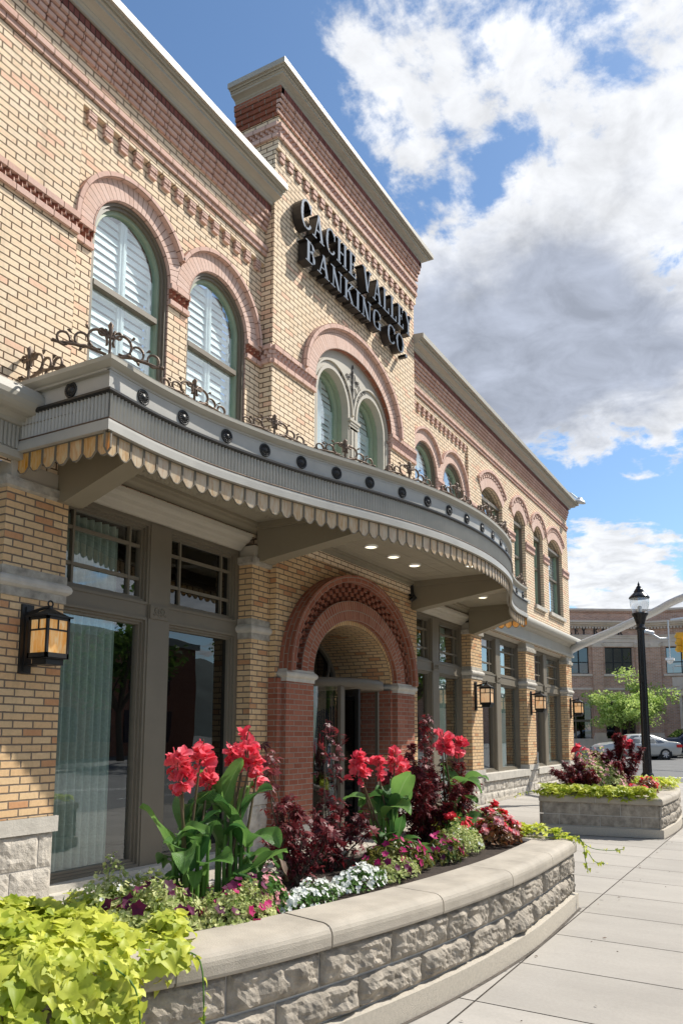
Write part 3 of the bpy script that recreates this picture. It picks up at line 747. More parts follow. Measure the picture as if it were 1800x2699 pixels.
def belt(mb, x0, x1, y, z0, z1):
    """two pink courses with two rows of dog-tooth bricks between them"""
    h = 0.062; course(mb, x0, x1, y - 0.035, y, z0, h, 0); course(mb, x0, x1, y - 0.045, y, z1 - h, h, 0, off=0.1)
    zz = (z0 + h + 0.004, (z0 + z1) / 2 + 0.001); hh = (z1 - z0 - 2 * h) / 2 - 0.007; p = 0.088
    n = max(1, int(round((x1 - x0) / p))); p = (x1 - x0) / n
    mb.face([(x0, y - 0.002, z0 + h), (x1, y - 0.002, z0 + h), (x1, y - 0.002, z1 - h), (x0, y - 0.002, z1 - h)], m=1)
    for r, z in enumerate(zz):
        for k in range(n + (1 if r else 0)):
            a = x0 + p * (k - 0.5 * r) + 0.003; b = a + p - 0.006; a = max(a, x0); b = min(b, x1)
            if b - a < 0.02: continue
            c = a + (b - a) * 0.62; yf = y - 0.043
            tri = [(a, y), (c, yf), (b, y)]
            mb.face([(a, y, z), (c, yf, z), (c, yf, z + hh), (a, y, z + hh)], uv=[(.01, .003), (.1, .003), (.1, .06), (.01, .06)], m=0)
            mb.face([(c, yf, z), (b, y, z), (b, y, z + hh), (c, yf, z + hh)], uv=[(.01, .003), (.1, .003), (.1, .06), (.01, .06)], m=2)
            mb.face([(q[0], q[1], z) for q in reversed(tri)], uv=[(.02, .01), (.06, .01), (.04, .03)], m=0)
            mb.face([(q[0], q[1], z + hh) for q in tri], uv=[(.02, .01), (.06, .01), (.04, .03)], m=0)


def corbels(mb, x0, x1, y, z):
    """four stepped hit-and-miss courses and a dark soldier course, up to z + 0.36"""
    for k in range(4):
        off = 0.1 * (k % 2); yf = y - 0.021 * (k + 1) - 0.006
        mb.face([(x0, yf + 0.03, z + 0.0677 * k), (x1, yf + 0.03, z + 0.0677 * k), (x1, yf + 0.03, z + 0.0677 * (k + 1)), (x0, yf + 0.03, z + 0.0677 * (k + 1))], m=2)
        mb.face([(x0, y, z + 0.0677 * k), (x1, y, z + 0.0677 * k), (x1, yf + 0.03, z + 0.0677 * k), (x0, yf + 0.03, z + 0.0677 * k)], m=2)
        a = x0 - off
        while a < x1:
            b = min(a + 0.198, x1); aa = max(a, x0)
            if b - aa > 0.03: course(mb, aa, b, yf, y, z + 0.0677 * k + 0.004, 0.050, 0)
            a += 0.212
    zt = z + 0.2708
    mb.box(x0, x1, y - 0.085, y, zt, zt + 0.09, m=1, skip='kt')


def teeth(mb, x0, x1, yw, yf, z):
    """row of little brackets hanging under the overhang"""
    n = int(round((x1 - x0) / 0.215)); p = (x1 - x0) / n
    for k in range(n):
        a = x0 + p * k + 0.055
        mb.box(a, a + 0.105, yf + 0.002, yw, z + 0.072, z + 0.132, m=0); mb.box(a, a + 0.105, yf + 0.012, yw, z + 0.006, z + 0.064, m=0)
        mb.box(a + 0.004, a + 0.04, yf + 0.022, yw, z + 0.062, z + 0.074, m=0)


CORN = [(0.0, 0.0), (0.025, 0.0), (0.03, 0.035), (0.05, 0.05), (0.055, 0.062), (0.10, 0.078), (0.15, 0.085), (0.155, 0.115), (0.175, 0.12), (0.18, 0.15), (0.20, 0.135), (0.215, 0.165), (0.225, 0.155), (0.25, 0.155), (0.25, 0.245), (0.0, 0.27)]


def win_sash(par, mbf, cx, a, zb, zs, b, y, frame=0.06, rail=None, mat_out=BROWN, name='window', square=False, shut=True, xf=None, sash=0.045):
    """upper floor window: outer frame, green sash, meeting rail, glass and plantation shutters"""
    w = MB(xf); fr = frame
    def legs(mb, ai, ao, yf, yb, m=0):
        mb.box(cx - ao, cx - ai, yf, yb, zb, zs, m=m, skip='t'); mb.box(cx + ai, cx + ao, yf, yb, zb, zs, m=m, skip='t')
        mb.box(cx - ai, cx + ai, yf, yb, zb, zb + (ao - ai), m=m)
    for ao, ai, yf, m_ in ((a, a - fr * 0.5, y, 0), (a - fr * 0.5, a - fr, y + 0.025, 0), (a - fr, a - fr - sash, y + 0.06, 1)):
        ring(w, cx, zs, ai, b - (a - ai), ao, b - (a - ao), yf, y + 0.14, 24, m=m_, ends=False); legs(w, ai, ao, yf, y + 0.14, m_)
    ai = a - fr - sash; bi = b - (a - ai)
    if rail: w.box(cx - ai, cx + ai, y + 0.045, y + 0.13, rail - 0.03, rail + 0.03, m=0)
    W = w.build(name, [mat_out, GREENF], par)
    g = MB(xf); top = lambda x: zs + bi * math.sqrt(max(0, 1 - ((x - cx) / ai) ** 2))
    k = 20
    pts = [(cx - ai, y + 0.10, zb), (cx + ai, y + 0.10, zb)] + [(cx + ai * cos(pi * i / k), y + 0.10, zs + bi * sin(pi * i / k)) for i in range(k + 1)]
    g.face(pts); g.build('pane', GLASSU, W)
    if shut:
        s = MB(xf); ys = y + 0.155
        def half(z): return ai if z <= zs else ai * math.sqrt(max(0.0, 1 - ((z - zs) / bi) ** 2))
        s.box(cx - 0.045, cx + 0.045, ys - 0.03, ys + 0.03, zb, zs + bi * 0.97)
        z = zb + 0.04
        while z < zs + bi - 0.05:
            h_ = half(z + 0.03)
            for sx in (-1, 1):
                x0_, x1_ = sorted((cx + sx * 0.05, cx + sx * (h_ - 0.01)))
                if x1_ - x0_ > 0.03:
                    s.face([(x0_, ys - 0.012, z), (x1_, ys - 0.012, z), (x1_, ys + 0.008, z + 0.086), (x0_, ys + 0.008, z + 0.086)])
                    pass
            z += 0.092
        for zc in (zb + 0.05, (rail or zs) - 0.02): s.box(cx - half(zc), cx + half(zc), ys - 0.028, ys + 0.028, zc - 0.04, zc + 0.04)
        for sx in (-1, 1):
            s.box(min(cx + sx * (ai - 0.05), cx + sx * ai), max(cx + sx * (ai - 0.05), cx + sx * ai), ys - 0.025, ys + 0.025, zb, zs)
        s.box(cx - 0.006, cx + 0.006, ys - 0.045, ys - 0.037, zb, zs + bi * 0.9)
        s.build('shutter', WHITE, W)
        bk = MB(xf); bk.box(cx - a - .05, cx + a + .05, ys + 0.25, ys + 0.27, zb - .1, zs + b + .1); bk.build('room_backdrop', WOODI, W)
    return W


def rock_block(mb, x0, x1, z0, z1, y, amp=0.035, m=0, seed=0, fn=None, nx=None, nz=None):
    """one rock-faced block on plane y (facing -y) or on a custom surface fn(u, v, off)"""
    L = x1 - x0; H = z1 - z0; nx = nx or max(4, int(L / 0.035)); nz = nz or max(4, int(H / 0.035))
    rows = []
    for i in range(nx + 1):
        r = []
        for j in range(nz + 1):
            u = x0 + L * i / nx; v = z0 + H * j / nz
            e = min(i, nx - i, j, nz - j)
            q = Vector((u * 3.1 + seed, v * 4.3 - seed * 0.7, seed * 1.3))
            d = 0.0
            if e > 0:
                f1 = noise.voronoi(q * 1.7)[0]
                d = amp * (0.25 + 0.75 * (f1[1] - f1[0]) + 0.5 * abs(noise.noise(q * 1.1)) + 0.30 * abs(noise.noise(q * 4.1)) + 0.20 * noise.noise(q * 11.0))
                d = max(d, amp * 0.10)
                if e == 1: d *= 0.75
            r.append(fn(u, v, d) if fn else (u, y - d, v))
        rows.append(r)
    mb.grid(rows, m=m, smooth=False)


def stone_wall(mb, x0, x1, rows_, y, amp=0.035, seed=0, bl=0.46):
    for k, (za, zb) in enumerate(rows_):
        x = x0 - (bl * 0.5 if k % 2 else 0) ; i = 0
        while x < x1 - 0.02:
            b = min(x + bl * (0.85 + 0.35 * ((i * 37 + k * 11 + seed) % 7) / 7), x1); a = max(x, x0)
            if x1 - b < 0.12: b = x1
            if b - a > 0.05: rock_block(mb, a + 0.004, b - 0.004, za + 0.004, zb - 0.004, y, amp, 0, seed + k * 17 + i * 3.7)
            x = b; i += 1
    mb.face([(x0, y + 0.004, rows_[0][0]), (x1, y + 0.004, rows_[0][0]), (x1, y + 0.004, rows_[-1][1]), (x0, y + 0.004, rows_[-1][1])], m=1)


def half_round(mb, x0, x1, y, zc, r, m=0, yb=None, left=True, right=True):
    """bull-nose moulding along x, returned at both ends"""
    yb = y if yb is None else yb
    prof = [(0.012, zc - r - 0.055), (0.012, zc - r), (r * 0.5, zc - r * 0.86), (r * 0.87, zc - r * 0.5), (r, zc), (r * 0.87, zc + r * 0.5), (r * 0.5, zc + r * 0.86), (0.012, zc + r), (0.012, zc + r + 0.06)]
    path = ([(x0, yb)] if left else []) + [(x0, y), (x1, y)] + ([(x1, yb)] if right else [])
    sweep(mb, path, prof, m=m, caps=False)


def build_wing(sgn):
    xf = F(sgn); side = 'right' if sgn > 0 else 'left'
    D1, DP = 2.235, 5.33            # pavilion edge, panel edge
    DE = 13.95                     # building corner
    w = MB(xf)
    # panel with the pair of arched windows
    A = 0.555; arches = [(3.115, A), (4.545, A)]
    ops = [arch_op(c, A, 2.95, 5.06) for c, a in arches]
    wall(w, D1, DP, 2.5, 6.262, 0.05, ops, m=0, reveal=0.15, mr=1)
    segs = [(6.135, 7.595), (8.485, 9.445), (10.215, 11.115), (11.665, 13.215)]
    if sgn < 0: segs = segs[1:]
    sops = [seg_op(a, b, 3.50, 5.47, 0.27) for a, b in segs]
    wall(w, DP, DE, 2.35, 6.262, 0.0, sops, m=0, reveal=0.16, mr=0, nseg=12)
    w.face([(DP, 0.05, 2.5), (DP, 0.0, 2.5), (DP, 0.0, 6.262), (DP, 0.05, 6.262)])
    wall(w, D1, DE, 6.262, 7.1, 0.0, m=0)
    w.face([(D1, 0.05, 6.262), (DP, 0.05, 6.262), (DP, 0, 6.262), (D1, 0, 6.262)])
    # end wall, parapet and back
    w.face([(DE, 0, G0), (DE, 12, G0), (DE, 12, 7.1), (DE, 0, 7.1)])
    w.face([(DE, 12, G0), (0, 12, G0), (0, 12, 7.1), (DE, 12, 7.1)])
    w.build('wall', [YB, RBP], BK)
    rf = MB(xf); rf.box(D1 - 0.3, DE, 0.3, 12, 6.6, 6.75); rf.build('flat_roof', BROWN, BK)
    # brick ornament
    o = MB(xf)
    gaps = [(D1, 2.56), (3.67, 3.99), (5.10, DP)]
    for a, b in gaps: q_ = MB(xf); belt(q_, a, b, 0.05, 4.82, 5.07); q_.build('dogtooth_belt', [RBP, RB, RB], BK)
    for a, b in (((DP, 8.485) if sgn < 0 else (DP, 6.135)), (7.595, 8.485), (9.445, 10.215), (11.115, 11.665), (13.215, DE)):
        if sgn < 0 and a == 7.595: continue
        q_ = MB(xf); belt(q_, a, b, 0.0, 4.84, 5.05); q_.build('dogtooth_belt', [RBP, RB, RB], BK)
    q_ = MB(xf); teeth(q_, D1 + 0.03, DP - 0.02, 0.05, 0.002, 6.125); q_.build('brick_dentils', [RBP, RB, RB], BK)
    course(o, D1, DE, -0.028, 0, 6.375, m=0); course(o, D1, DE, -0.052, 0, 6.442, m=0, off=0.1)
    o.build('brick_band', [RBP, RB, RB], BK)
    o = MB(xf); corbels(o, D1, DE, 0.0, 6.73); o.build('corbel_table', [RBP, RBD, RB], BK)
    for i, (c, a) in enumerate(arches):
        r = MB(xf); e = 0.003 * i
        ring(r, c, 5.06, a, a, a + 0.215, a + 0.215, 0.03 + e, 0.05, 30, m=0)
        # label course, stopped where the neighbouring arch meets it
        tm = math.acos(0.715 / (a + 0.245)); t0, t1 = (pi, tm) if c < 4 else (pi - tm, 0.0)
        ring(r, c, 5.06, a + 0.215, a + 0.215, a + 0.265, a + 0.265, -0.025, 0.05, 30, m=1, t0=t0, t1=t1)
        # orange soffit course
        ring(r, c, 5.06, a - 0.002, a - 0.002, a + 0.012, a + 0.012, 0.028, 0.20, 30, m=1, ends=False)
        r.build('brick_arch', [RBV, RBP], BK)
        win_sash(BK, None, c, a - 0.005, 2.95, 5.06, a - 0.005, 0.07, frame=0.062, sash=0.034, rail=4.58, xf=xf)
    for i, ((a, b), op) in enumerate(zip(segs, sops)):
        r = MB(xf); c = (a + b) / 2; h = (b - a) / 2; rise = 0.27; R_ = (h * h + rise * rise) / (2 * rise); zc = 5.47 + rise - R_
        th = math.asin(h / R_)
        def segring(ri, ro, yf, yb, m, n=14, dots=False):
            L_ = 0.0
            for k in range(n):
                t0 = pi / 2 + th * (1 - 2 * k / n); t1 = pi / 2 + th * (1 - 2 * (k + 1) / n)
                P = lambda rr, t, y: (c + rr * cos(t), y, zc + rr * sin(t))
                if dots and k % 2: continue
                du = abs(t1 - t0) * ri
                r.face([P(ri, t0, yf), P(ri, t1, yf), P(ro, t1, yf), P(ro, t0, yf)], uv=[(L_, 0), (L_ + du, 0), (L_ + du, ro - ri), (L_, ro - ri)], m=m)
                for (q0, q1, s0, s1) in ((ri, ri, t1, t0), (ro, ro, t0, t1)):
                    r.face([P(q0, s0, yf), P(q1, s1, yf), P(q1, s1, yb), P(q0, s0, yb)], uv=[(L_, .003), (L_ + du, .003), (L_ + du, .05), (L_, .05)], m=m)
                for s_ in (t0, t1): r.face([P(ri, s_, yf), P(ro, s_, yf), P(ro, s_, yb), P(ri, s_, yb)], uv=[(.01, .003), (.05, .003), (.05, .05), (.01, .05)], m=m)
                L_ += du
        segring(R_, R_ + 0.215, -0.02, 0, 0)
        segring(R_ + 0.215, R_ + 0.335, -0.004, 0, 2)
        nb = int((b - a) / 0.055)
        segring(R_ + 0.222, R_ + 0.272, -0.035, 0, 0, n=nb, dots=True); segring(R_ + 0.278, R_ + 0.33, -0.035, 0, 0, n=nb + 1, dots=True)
        segring(R_ + 0.335, R_ + 0.40, -0.06, 0, 1)
        r.build('segmental_brick_arch', [RBV, RBP, RBD], BK)
        # window: frame, arched top panel, sashes
        f = MB(xf); y = 0.09; x0, x1 = a, b
        for (p, q, yf) in ((0.0, 0.05, y), (0.05, 0.09, y + 0.03)):
            f.box(x0 + p, x0 + q, yf, y + .14, 3.5, 5.47); f.box(x1 - q, x1 - p, yf, y + .14, 3.5, 5.47); f.box(x0 + q, x1 - q, yf, y + .14, 3.5 + p, 3.5 + q)
        f.box(x0 + 0.0, x1 - 0.0, y - 0.02, y + .14, 5.38, 5.455)
        f.box(x0 + 0.09, x1 - 0.09, y + .04, y + .12, 4.56, 4.62)
        f.box(x0 + 0.09, x0 + 0.135, y + .06, y + .14, 3.59, 5.38, m=1); f.box(x1 - 0.135, x1 - 0.09, y + .06, y + .14, 3.59, 5.38, m=1)
        W = f.build('window', [BROWN, GREENF], BK)
        g = MB(xf); g.face([(x0 + .09, y + .1, 3.59), (x1 - .09, y + .1, 3.59), (x1 - .09, y + .1, 5.38), (x0 + .09, y + .1, 5.38)])
        g.face([(x0, y + .06, 5.45), (x1, y + .06, 5.45)] + [(c + R_ * sin(th * (1 - 2 * k / 12)), y + .06, zc + R_ * cos(th * (1 - 2 * k / 12))) for k in range(13)])
        g.build('pane', GLASSU, W)
        s = MB(xf); z = 3.62; ys = y + .15
        while z < 5.36:
            for (p, q) in ((x0 + .1, c - .03), (c + .03, x1 - .1)):
                s.face([(p, ys - .012, z), (q, ys - .012, z), (q, ys + .008, z + .086), (p, ys + .008, z + .086)])
            z += 0.092
        s.box(c - .03, c + .03, ys - .03, ys + .03, 3.59, 5.38); s.build('shutter', WHITE, W)
        bk = MB(xf); bk.box(x0 - .05, x1 + .05, ys + .25, ys + .27, 3.4, 5.8); bk.build('room_backdrop', WOODI, W)
        st = MB(xf); st.box(x0 - .07, x1 + .07, -0.07, 0.14, 3.40, 3.50); st.build('stone_sill', LIME, BK)
    # main cornice
    c = MB(xf); z = 7.09
    path = [(D1 - 0.02, -0.09), (DE + 0.09, -0.09), (DE + 0.09, 12.0)]
    sweep(c, path, [(a, z + b) for a, b in CORN] + [(-0.3, z + 0.31), (-0.3, z - .2)], caps=True)
    c.build('cornice', GREIGE, BK)
    # string course over the ground floor
    c = MB(xf)
    roll = [(0.19 + 0.115 * cos(t), 2.865 + 0.115 * sin(t)) for t in [math.radians(q) for q in range(-100, 121, 20)]]
    prof = [(0.0, 2.385), (0.075, 2.39), (0.075, 2.455), (0.05, 2.47), (0.05, 2.68), (0.075, 2.69), (0.085, 2.72), (0.11, 2.73), (0.13, 2.755)] + roll + [(0.1, 2.99), (0.0, 3.02)]
    sweep(c, [(5.72, 0.0), (DE, 0.0), (DE, 12.0)], prof, caps=True)
    c.build('string_course', GREIGE, BK)
    if sgn < 0:
        c = MB(xf); d = 5.74
        while d < 9.6: c.box(d, d + 0.02, -0.066, -0.05, 2.475, 2.675); d += 0.04
        c.build('fluted_frieze', FLUTE, BK)
    # piers ---------------------------------------------------------------
    piers = [(5.27, 5.93), (9.2, 9.96), (13.3, DE)]
    if sgn < 0: piers.insert(0, (1.99, 2.40))
    for (a, b) in piers:
        p = MB(xf); low = b < 3 or a < 6
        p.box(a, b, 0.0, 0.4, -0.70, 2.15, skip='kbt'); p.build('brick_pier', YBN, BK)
        s = MB(xf); s.box(a - .015, b + .015, -0.02, 0.4, -0.83, -0.695, skip='k')
        if a > 2.9: s.box(a - .03, b + .03, -0.035, 0.4, -0.83, -0.695, skip='k')
        s.build('plinth_cap', LIME, BK)
        s = MB(xf); stone_wall(s, a - .004, b + .004, [(G0 - .02, -1.13), (-1.13, -0.83)], 0.0, 0.03, seed=int(a * 10), bl=0.42)
        s.face([(a, 0.004, G0 - .02), (a, 0.4, G0 - .02), (a, 0.4, -0.83), (a, 0.004, -0.83)]); s.face([(b, 0.004, G0 - .02), (b, 0.4, G0 - .02), (b, 0.4, -0.83), (b, 0.004, -0.83)])
        s.build('rock_faced_base', [LROCK, MORT], BK)
        h = MB(xf); half_round(h, a, b, 0.0, 1.33, 0.052, yb=0.3); h.build('stone_bead', LIME, BK)
        h = MB(xf); sweep(h, [(a, .3), (a, 0), (b, 0), (b, .3)], [(0.014, 1.385), (0.014, 1.455), (0, 1.46)], caps=False); h.build('weathered_stone_band', WLIME, BK); h = MB(xf)
        sweep(h, [(a, .3), (a, 0), (b, 0), (b, .3)], [(0.0, 1.20), (0.014, 1.205), (0.014, 1.275)], caps=False); h.build('weathered_stone_band', WLIME, BK); h = MB(xf)
        sweep(h, [(a, .3), (a, 0), (b, 0), (b, .3)], [(0.0, 2.14), (0.04, 2.155), (0.045, 2.235), (0, 2.24)], caps=False)
        h.build('weathered_stone_band', WLIME, BK)
        k = MB(xf); k.box(a + .02, b - .02, -0.015, 0.3, 2.24, 2.39, skip='k'); k.build('pier_block', CREAM, BK)
    # bays of tall windows --------------------------------------------------
    for bi, (a, b) in enumerate(((2.40, 5.27), (5.93, 9.2), (9.96, 13.3))):
        low = bi == 0; zb = -1.33 if low else -0.80; y = 0.20; c = (a + b) / 2
        f = MB(xf); H = 0.155  # mullion half width
        f.box(a, b, y, y + .1, 2.30, 2.40); f.box(c - H, c + H, y - .02, y + .1, zb, 2.30)
        f.box(a, a + .05, y, y + .1, zb, 2.3); f.box(b - .05, b, y, y + .1, zb, 2.3)
        panes = []
        for (p, q) in ((a + .05, c - H), (c + H, b - .05)):
            f.box(p, q, y + .005, y + .1, 1.265, 1.405)
            for (z0, z1) in ((zb, 1.265), (1.405, 2.30)):
                for st_, (m1, m2, yy) in enumerate(((0.0, .03, y - .008), (.03, .055, y + .02), (.055, .08, y + .045))):
                    f.box(p + m1, p + m2, yy, y + .12, z0 + m1, z1 - m1); f.box(q - m2, q - m1, yy, y + .12, z0 + m1, z1 - m1)
                    f.box(p + m2, q - m2, yy, y + .12, z0 + m1, z0 + m2); f.box(p + m2, q - m2, yy, y + .12, z1 - m2, z1 - m1)
                panes.append((p + .08, q - .08, z0 + .08, z1 - .08))
        f.box(a + .05, b - .05, y - .012, y, 1.455, 1.478) if False else None
        f.box(c - H + .012, c + H - .012, y - .035, y - .02, 1.26, 1.41)
        for sx in (-1, 1):
            f.tube([(c + sx * (0.045 + 0.03 * cos(t)), y - .038, 1.352 + 0.03 * sin(t)) for t in [k * .5 for k in range(-3, 9)]], .006, 5)
            f.tube([(c + sx * (.01 + .09 * k / 6), y - .038, 1.31 - .012 * sin(k * 1.6)) for k in range(7)], .006, 5)
        W = f.build('tall_window_bay', TAUPE, BK)
        # muntins of the transom lights
        mu = MB(xf)
        for (p, q, z0, z1) in panes:
            if z0 > 1.3:
                for xx in (p + .15, q - .17): mu.box(xx - .013, xx + .013, y + .055, y + .1, z0, z1)
                for zz in (1.68, 2.04): mu.box(p, q, y + .06, y + .098, zz - .018, zz + .018)
        mu.build('muntin', TAUPE, W)
        g = MB(xf); gd = MB(xf)
        for i, (p, q, z0, z1) in enumerate(panes):
            far = (i >= 2) if sgn > 0 else (i < 2)
            t = gd if (sgn < 0 and low and far) else g
            t.face([(p, y + .085, z0), (q, y + .085, z0), (q, y + .085, z1), (p, y + .085, z1)])
        g.build('pane', GLASS, W)
        if gd.f: gd.build('dark_pane', GLASSD, W)
        # curtains: vertical pleats just inside the glass
        cu = MB(xf)
        for i, (p, q, z0, z1) in enumerate(panes):
            if z0 < 1.3 and (i // 2 == (1 if sgn < 0 else 1)):
                x = p + .02; k = 0; lim = p + (q - p) * (.78 if sgn < 0 else .5)
                if sgn < 0: x = q - (q - p) * .80; lim = q
                while x < lim:
                    cu.grid([[(x + .098 * j / 6 , .37 + .04 * sin(2 * pi * j / 6), zz) for zz in (zb, 2.2)] for j in range(7)])
                    x += .098
        if cu.f: cu.build('curtain', BLIND, W)
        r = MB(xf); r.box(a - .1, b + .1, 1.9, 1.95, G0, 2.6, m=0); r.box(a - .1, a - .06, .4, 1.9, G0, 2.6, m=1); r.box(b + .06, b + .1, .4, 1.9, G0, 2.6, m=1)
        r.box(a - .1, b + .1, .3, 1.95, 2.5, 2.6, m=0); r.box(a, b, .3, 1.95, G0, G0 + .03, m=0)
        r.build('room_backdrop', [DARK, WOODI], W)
        # crown moulding over the window
        cm = MB(xf)
        cp = [(0.0, 2.33), (0.03, 2.335), (0.045, 2.36), (0.085, 2.385), (0.10, 2.41), (0.15, 2.43), (0.165, 2.455), (0.19, 2.47), (0.20, 2.52), (0.13, 2.55)]
        sweep(cm, [(a, y), (b, y)], cp); cm.build('crown_moulding', CREAM, BK)
        wb = MB(xf); wb.face([(a, .05, 2.5), (b, .05, 2.5), (b, .2, 2.5), (a, .2, 2.5)])
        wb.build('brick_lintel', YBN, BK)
        s = MB(xf)
        if low: s.box(a, b, 0.06, .34, -1.40, -1.33); s.box(a, b, -0.06, .34, G0 - .03, -1.385)
        else: s.box(a + .0, b - .0, -0.05, .34, -0.955, -0.80)
        s.build('stone_sill', LIME, BK)
        if not low:
            s = MB(xf); stone_wall(s, a, b, [(G0 - .02, -1.2), (-1.2, -0.955)], 0.02, 0.035, seed=bi * 9 + 3); s.build('rock_faced_base', [LROCK, MORT], BK)
            s = MB(xf); s.box(a, b, -0.02, .02, G0 - .02, G0 + .06); s.build('base_course', BASEC, BK)


build_wing(-1)
build_wing(1)


# ------------------------------------------------------------------ centre pavilion
def build_pavilion():
    xf = F(1); yp = -0.14; D = 2.235; zc0 = 8.78
    w = MB(xf); po = arch_op(0.03, 1.22, 2.95, 5.10, 0.80)
    wall(w, -D, D, 2.45, 7.93, yp, [po], m=0, reveal=0.12, mr=1)
    wall(w, -D, D, 7.93, zc0 + .02, yp - .045, m=0)
    w.face([(-D, yp, 7.93), (D, yp, 7.93), (D, yp - .045, 7.93), (-D, yp - .045, 7.93)], m=0)
    for s in (-D, D):
        w.face([(s, yp, 2.45), (s, .6, 2.45), (s, .6, 7.93), (s, yp, 7.93)]); w.face([(s, yp - .045, 7.93), (s, .52, 7.93), (s, .52, zc0), (s, yp - .045, zc0)])
    w.face([(-D, .52, 6.6), (D, .52, 6.6), (D, .52, zc0), (-D, .52, zc0)])
    w.build('pavilion_wall', [YB, RBP], BK)
    o = MB(xf)
    for a, b in ((-D, -1.19), (1.25, D)): o = MB(xf); belt(o, a, b, yp, 4.85, 5.10); o.build('dogtooth_belt', [RBP, RB, RB], BK)
    o = MB(xf); belt(o, -D, D, yp - .045, 8.08, 8.30); o.build('dogtooth_belt', [RBP, RB, RB], BK)
    o = MB(xf); teeth(o, -D + .02, D - .02, yp, yp - .043, 7.79); o.build('brick_dentils', [RBP, RB, RB], BK)
    # side return of the belts and corbels (seen on the left flank)
    for sg in (-1, 1):
        xr = Matrix(((0, sg * -1, 0, CX + sg * D), (1, 0, 0, 0), (0, 0, 1, 0), (0, 0, 0, 1)))
        r = MB(xr); belt(r, yp, 0.05, 0, 4.85, 5.10); r.build('dogtooth_belt', [RBP, RB, RB], BK); r = MB(xr); belt(r, yp - .045, 0.52, 0, 8.08, 8.30); r.build('dogtooth_belt', [RBP, RB, RB], BK)
        r = MB(xr)
        for k in range(4): course(r, yp - .045 - .018 * (k + 1), 0.52, -0.018 * (k + 1), 0, 8.41 + .0677 * k + .004, 0.058, m=0, off=.1 * (k % 2))
        r.box(yp - .13, .52, -0.085, 0, 8.41 + .2708, 8.41 + .3608, m=0); r.build('corbel_table', [RB, RBD, RB], BK)
    o = MB(xf); corbels(o, -D - .06, D + .06, yp - .045, 8.41); o.build('corbel_table', [RBP, RBD, RB], BK)
    c = MB(xf); P = [(-D - .05, .50), (-D - .05, yp - .10), (D + .05, yp - .10), (D + .05, .50)]
    sweep(c, P, [(a * .84, zc0 - .01 + b * .84) for a, b in CORN] + [(-0.25, zc0 + .25)], caps=True)
    c.face([(-D, yp, zc0 + .22), (D, yp, zc0 + .22), (D, .50, zc0 + .22), (-D, .50, zc0 + .22)]); c.build('cornice', GREIGE, BK)
    # big arch ring
    r = MB(xf); ring(r, .03, 5.10, 1.22, .80, 1.50, 1.08, yp - .02, yp, 44, m=0)
    ring(r, .03, 5.10, 1.50, 1.08, 1.57, 1.15, yp - .085, yp, 44, m=1)
    ring(r, .03, 5.10, 1.215, .795, 1.225, .805, yp - .018, yp + .12, 44, m=2, ends=False)
    r.build('brick_arch', [RBV, RBP, RB], BK)
    # cream window screen with two lancets
    s = MB(xf); ys = yp + .07; cz = .03
    lo = [arch_op(cz - .60, .45, 2.95, 4.97, .50), arch_op(cz + .60, .45, 2.95, 4.97, .50)]
    N_ = 60; xs = sorted({round(cz + 1.22 * -cos(pi * k / N_), 5) for k in range(N_ + 1)} | {round(cz + q * .60 + .45 * -cos(pi * k / 16), 5) for q in (-1, 1) for k in range(17)})
    et = lambda x: 5.10 + .80 * math.sqrt(max(0, 1 - ((x - cz) / 1.22) ** 2))
    for a, b in zip(xs, xs[1:]):
        mm = (a + b) / 2; op = next((q for q in lo if q['x0'] < mm < q['x1']), None)
        s.face([(a, ys, op['top'](a) if op else 2.95), (b, ys, op['top'](b) if op else 2.95), (b, ys, et(b)), (a, ys, et(a))])
    for q in (-1, 1):
        ring(s, cz + q * .60, 4.97, .45, .50, .50, .55, ys - .018, ys, 22)
        ring(s, cz + q * .60, 4.97, .57, .62, .60, .65, ys - .03, ys, 22, t0=pi if q > 0 else pi, t1=0.0)
        ring(s, cz + q * .60, 4.97, .448, .498, .452, .502, ys, ys + .12, 22, ends=False)
        for sx in (-1, 1): s.box(cz + q * .60 + sx * .45 - (.05 if sx < 0 else 0), cz + q * .60 + sx * .45 + (.05 if sx > 0 else 0), ys - .018, ys + .12, 2.95, 4.97)
    s.box(cz - .11, cz + .11, ys - .03, ys, 2.95, 4.80)
    for a, b in ((cz - .08, cz - .02), (cz + .02, cz + .08)): s.box(a, b, ys - .042, ys - .03, 3.0, 4.72)
    for k, (p, z0, z1) in enumerate(((.13, 4.72, 4.76), (.155, 4.76, 4.80), (.13, 4.80, 4.84), (.165, 4.84, 4.88))): s.box(cz - p, cz + p, ys - .03 - .012 * k, ys, z0, z1)
    for sx in (-1, 1): s.box(min(cz + sx * 1.12, cz + sx * 1.22), max(cz + sx * 1.12, cz + sx * 1.22), ys - .025, ys, 2.95, 4.9)
    s.build('window_screen', CREAM, BK)
    # iron scroll in the spandrel between the lancets
    q = MB(xf); yq = ys - .012
    q.tube([(cz, yq, 5.10), (cz, yq, 5.72)], .010, 6)
    for z, r_ in ((5.68, .028), (5.76, .02)): q.tube([(cz - r_, yq, z), (cz, yq, z + .05), (cz + r_, yq, z), (cz, yq, z - .03)], .008, 5, closed=True)
    for sx in (-1, 1):
        for (x0, z0, L_, rr) in ((.0, 5.36, .22, .05), (.0, 5.50, .38, .05), (.0, 5.58, .16, .045)):
            pts = [(cz + sx * (x0 + L_ * t), yq, z0 + .08 * sin(t * 5.5) + .02 * t) for t in [k / 10 for k in range(11)]]
            ex, ez = pts[-1][0], pts[-1][2]
            pts += [(ex + sx * rr * (sin(t)) * (1 - t / 8), yq, ez + rr * (1 - cos(t)) * (1 - t / 8)) for t in [k * .6 for k in range(1, 9)]]
            q.tube(pts, .007, 5)
    q.build('iron_scroll', IRON, BK)
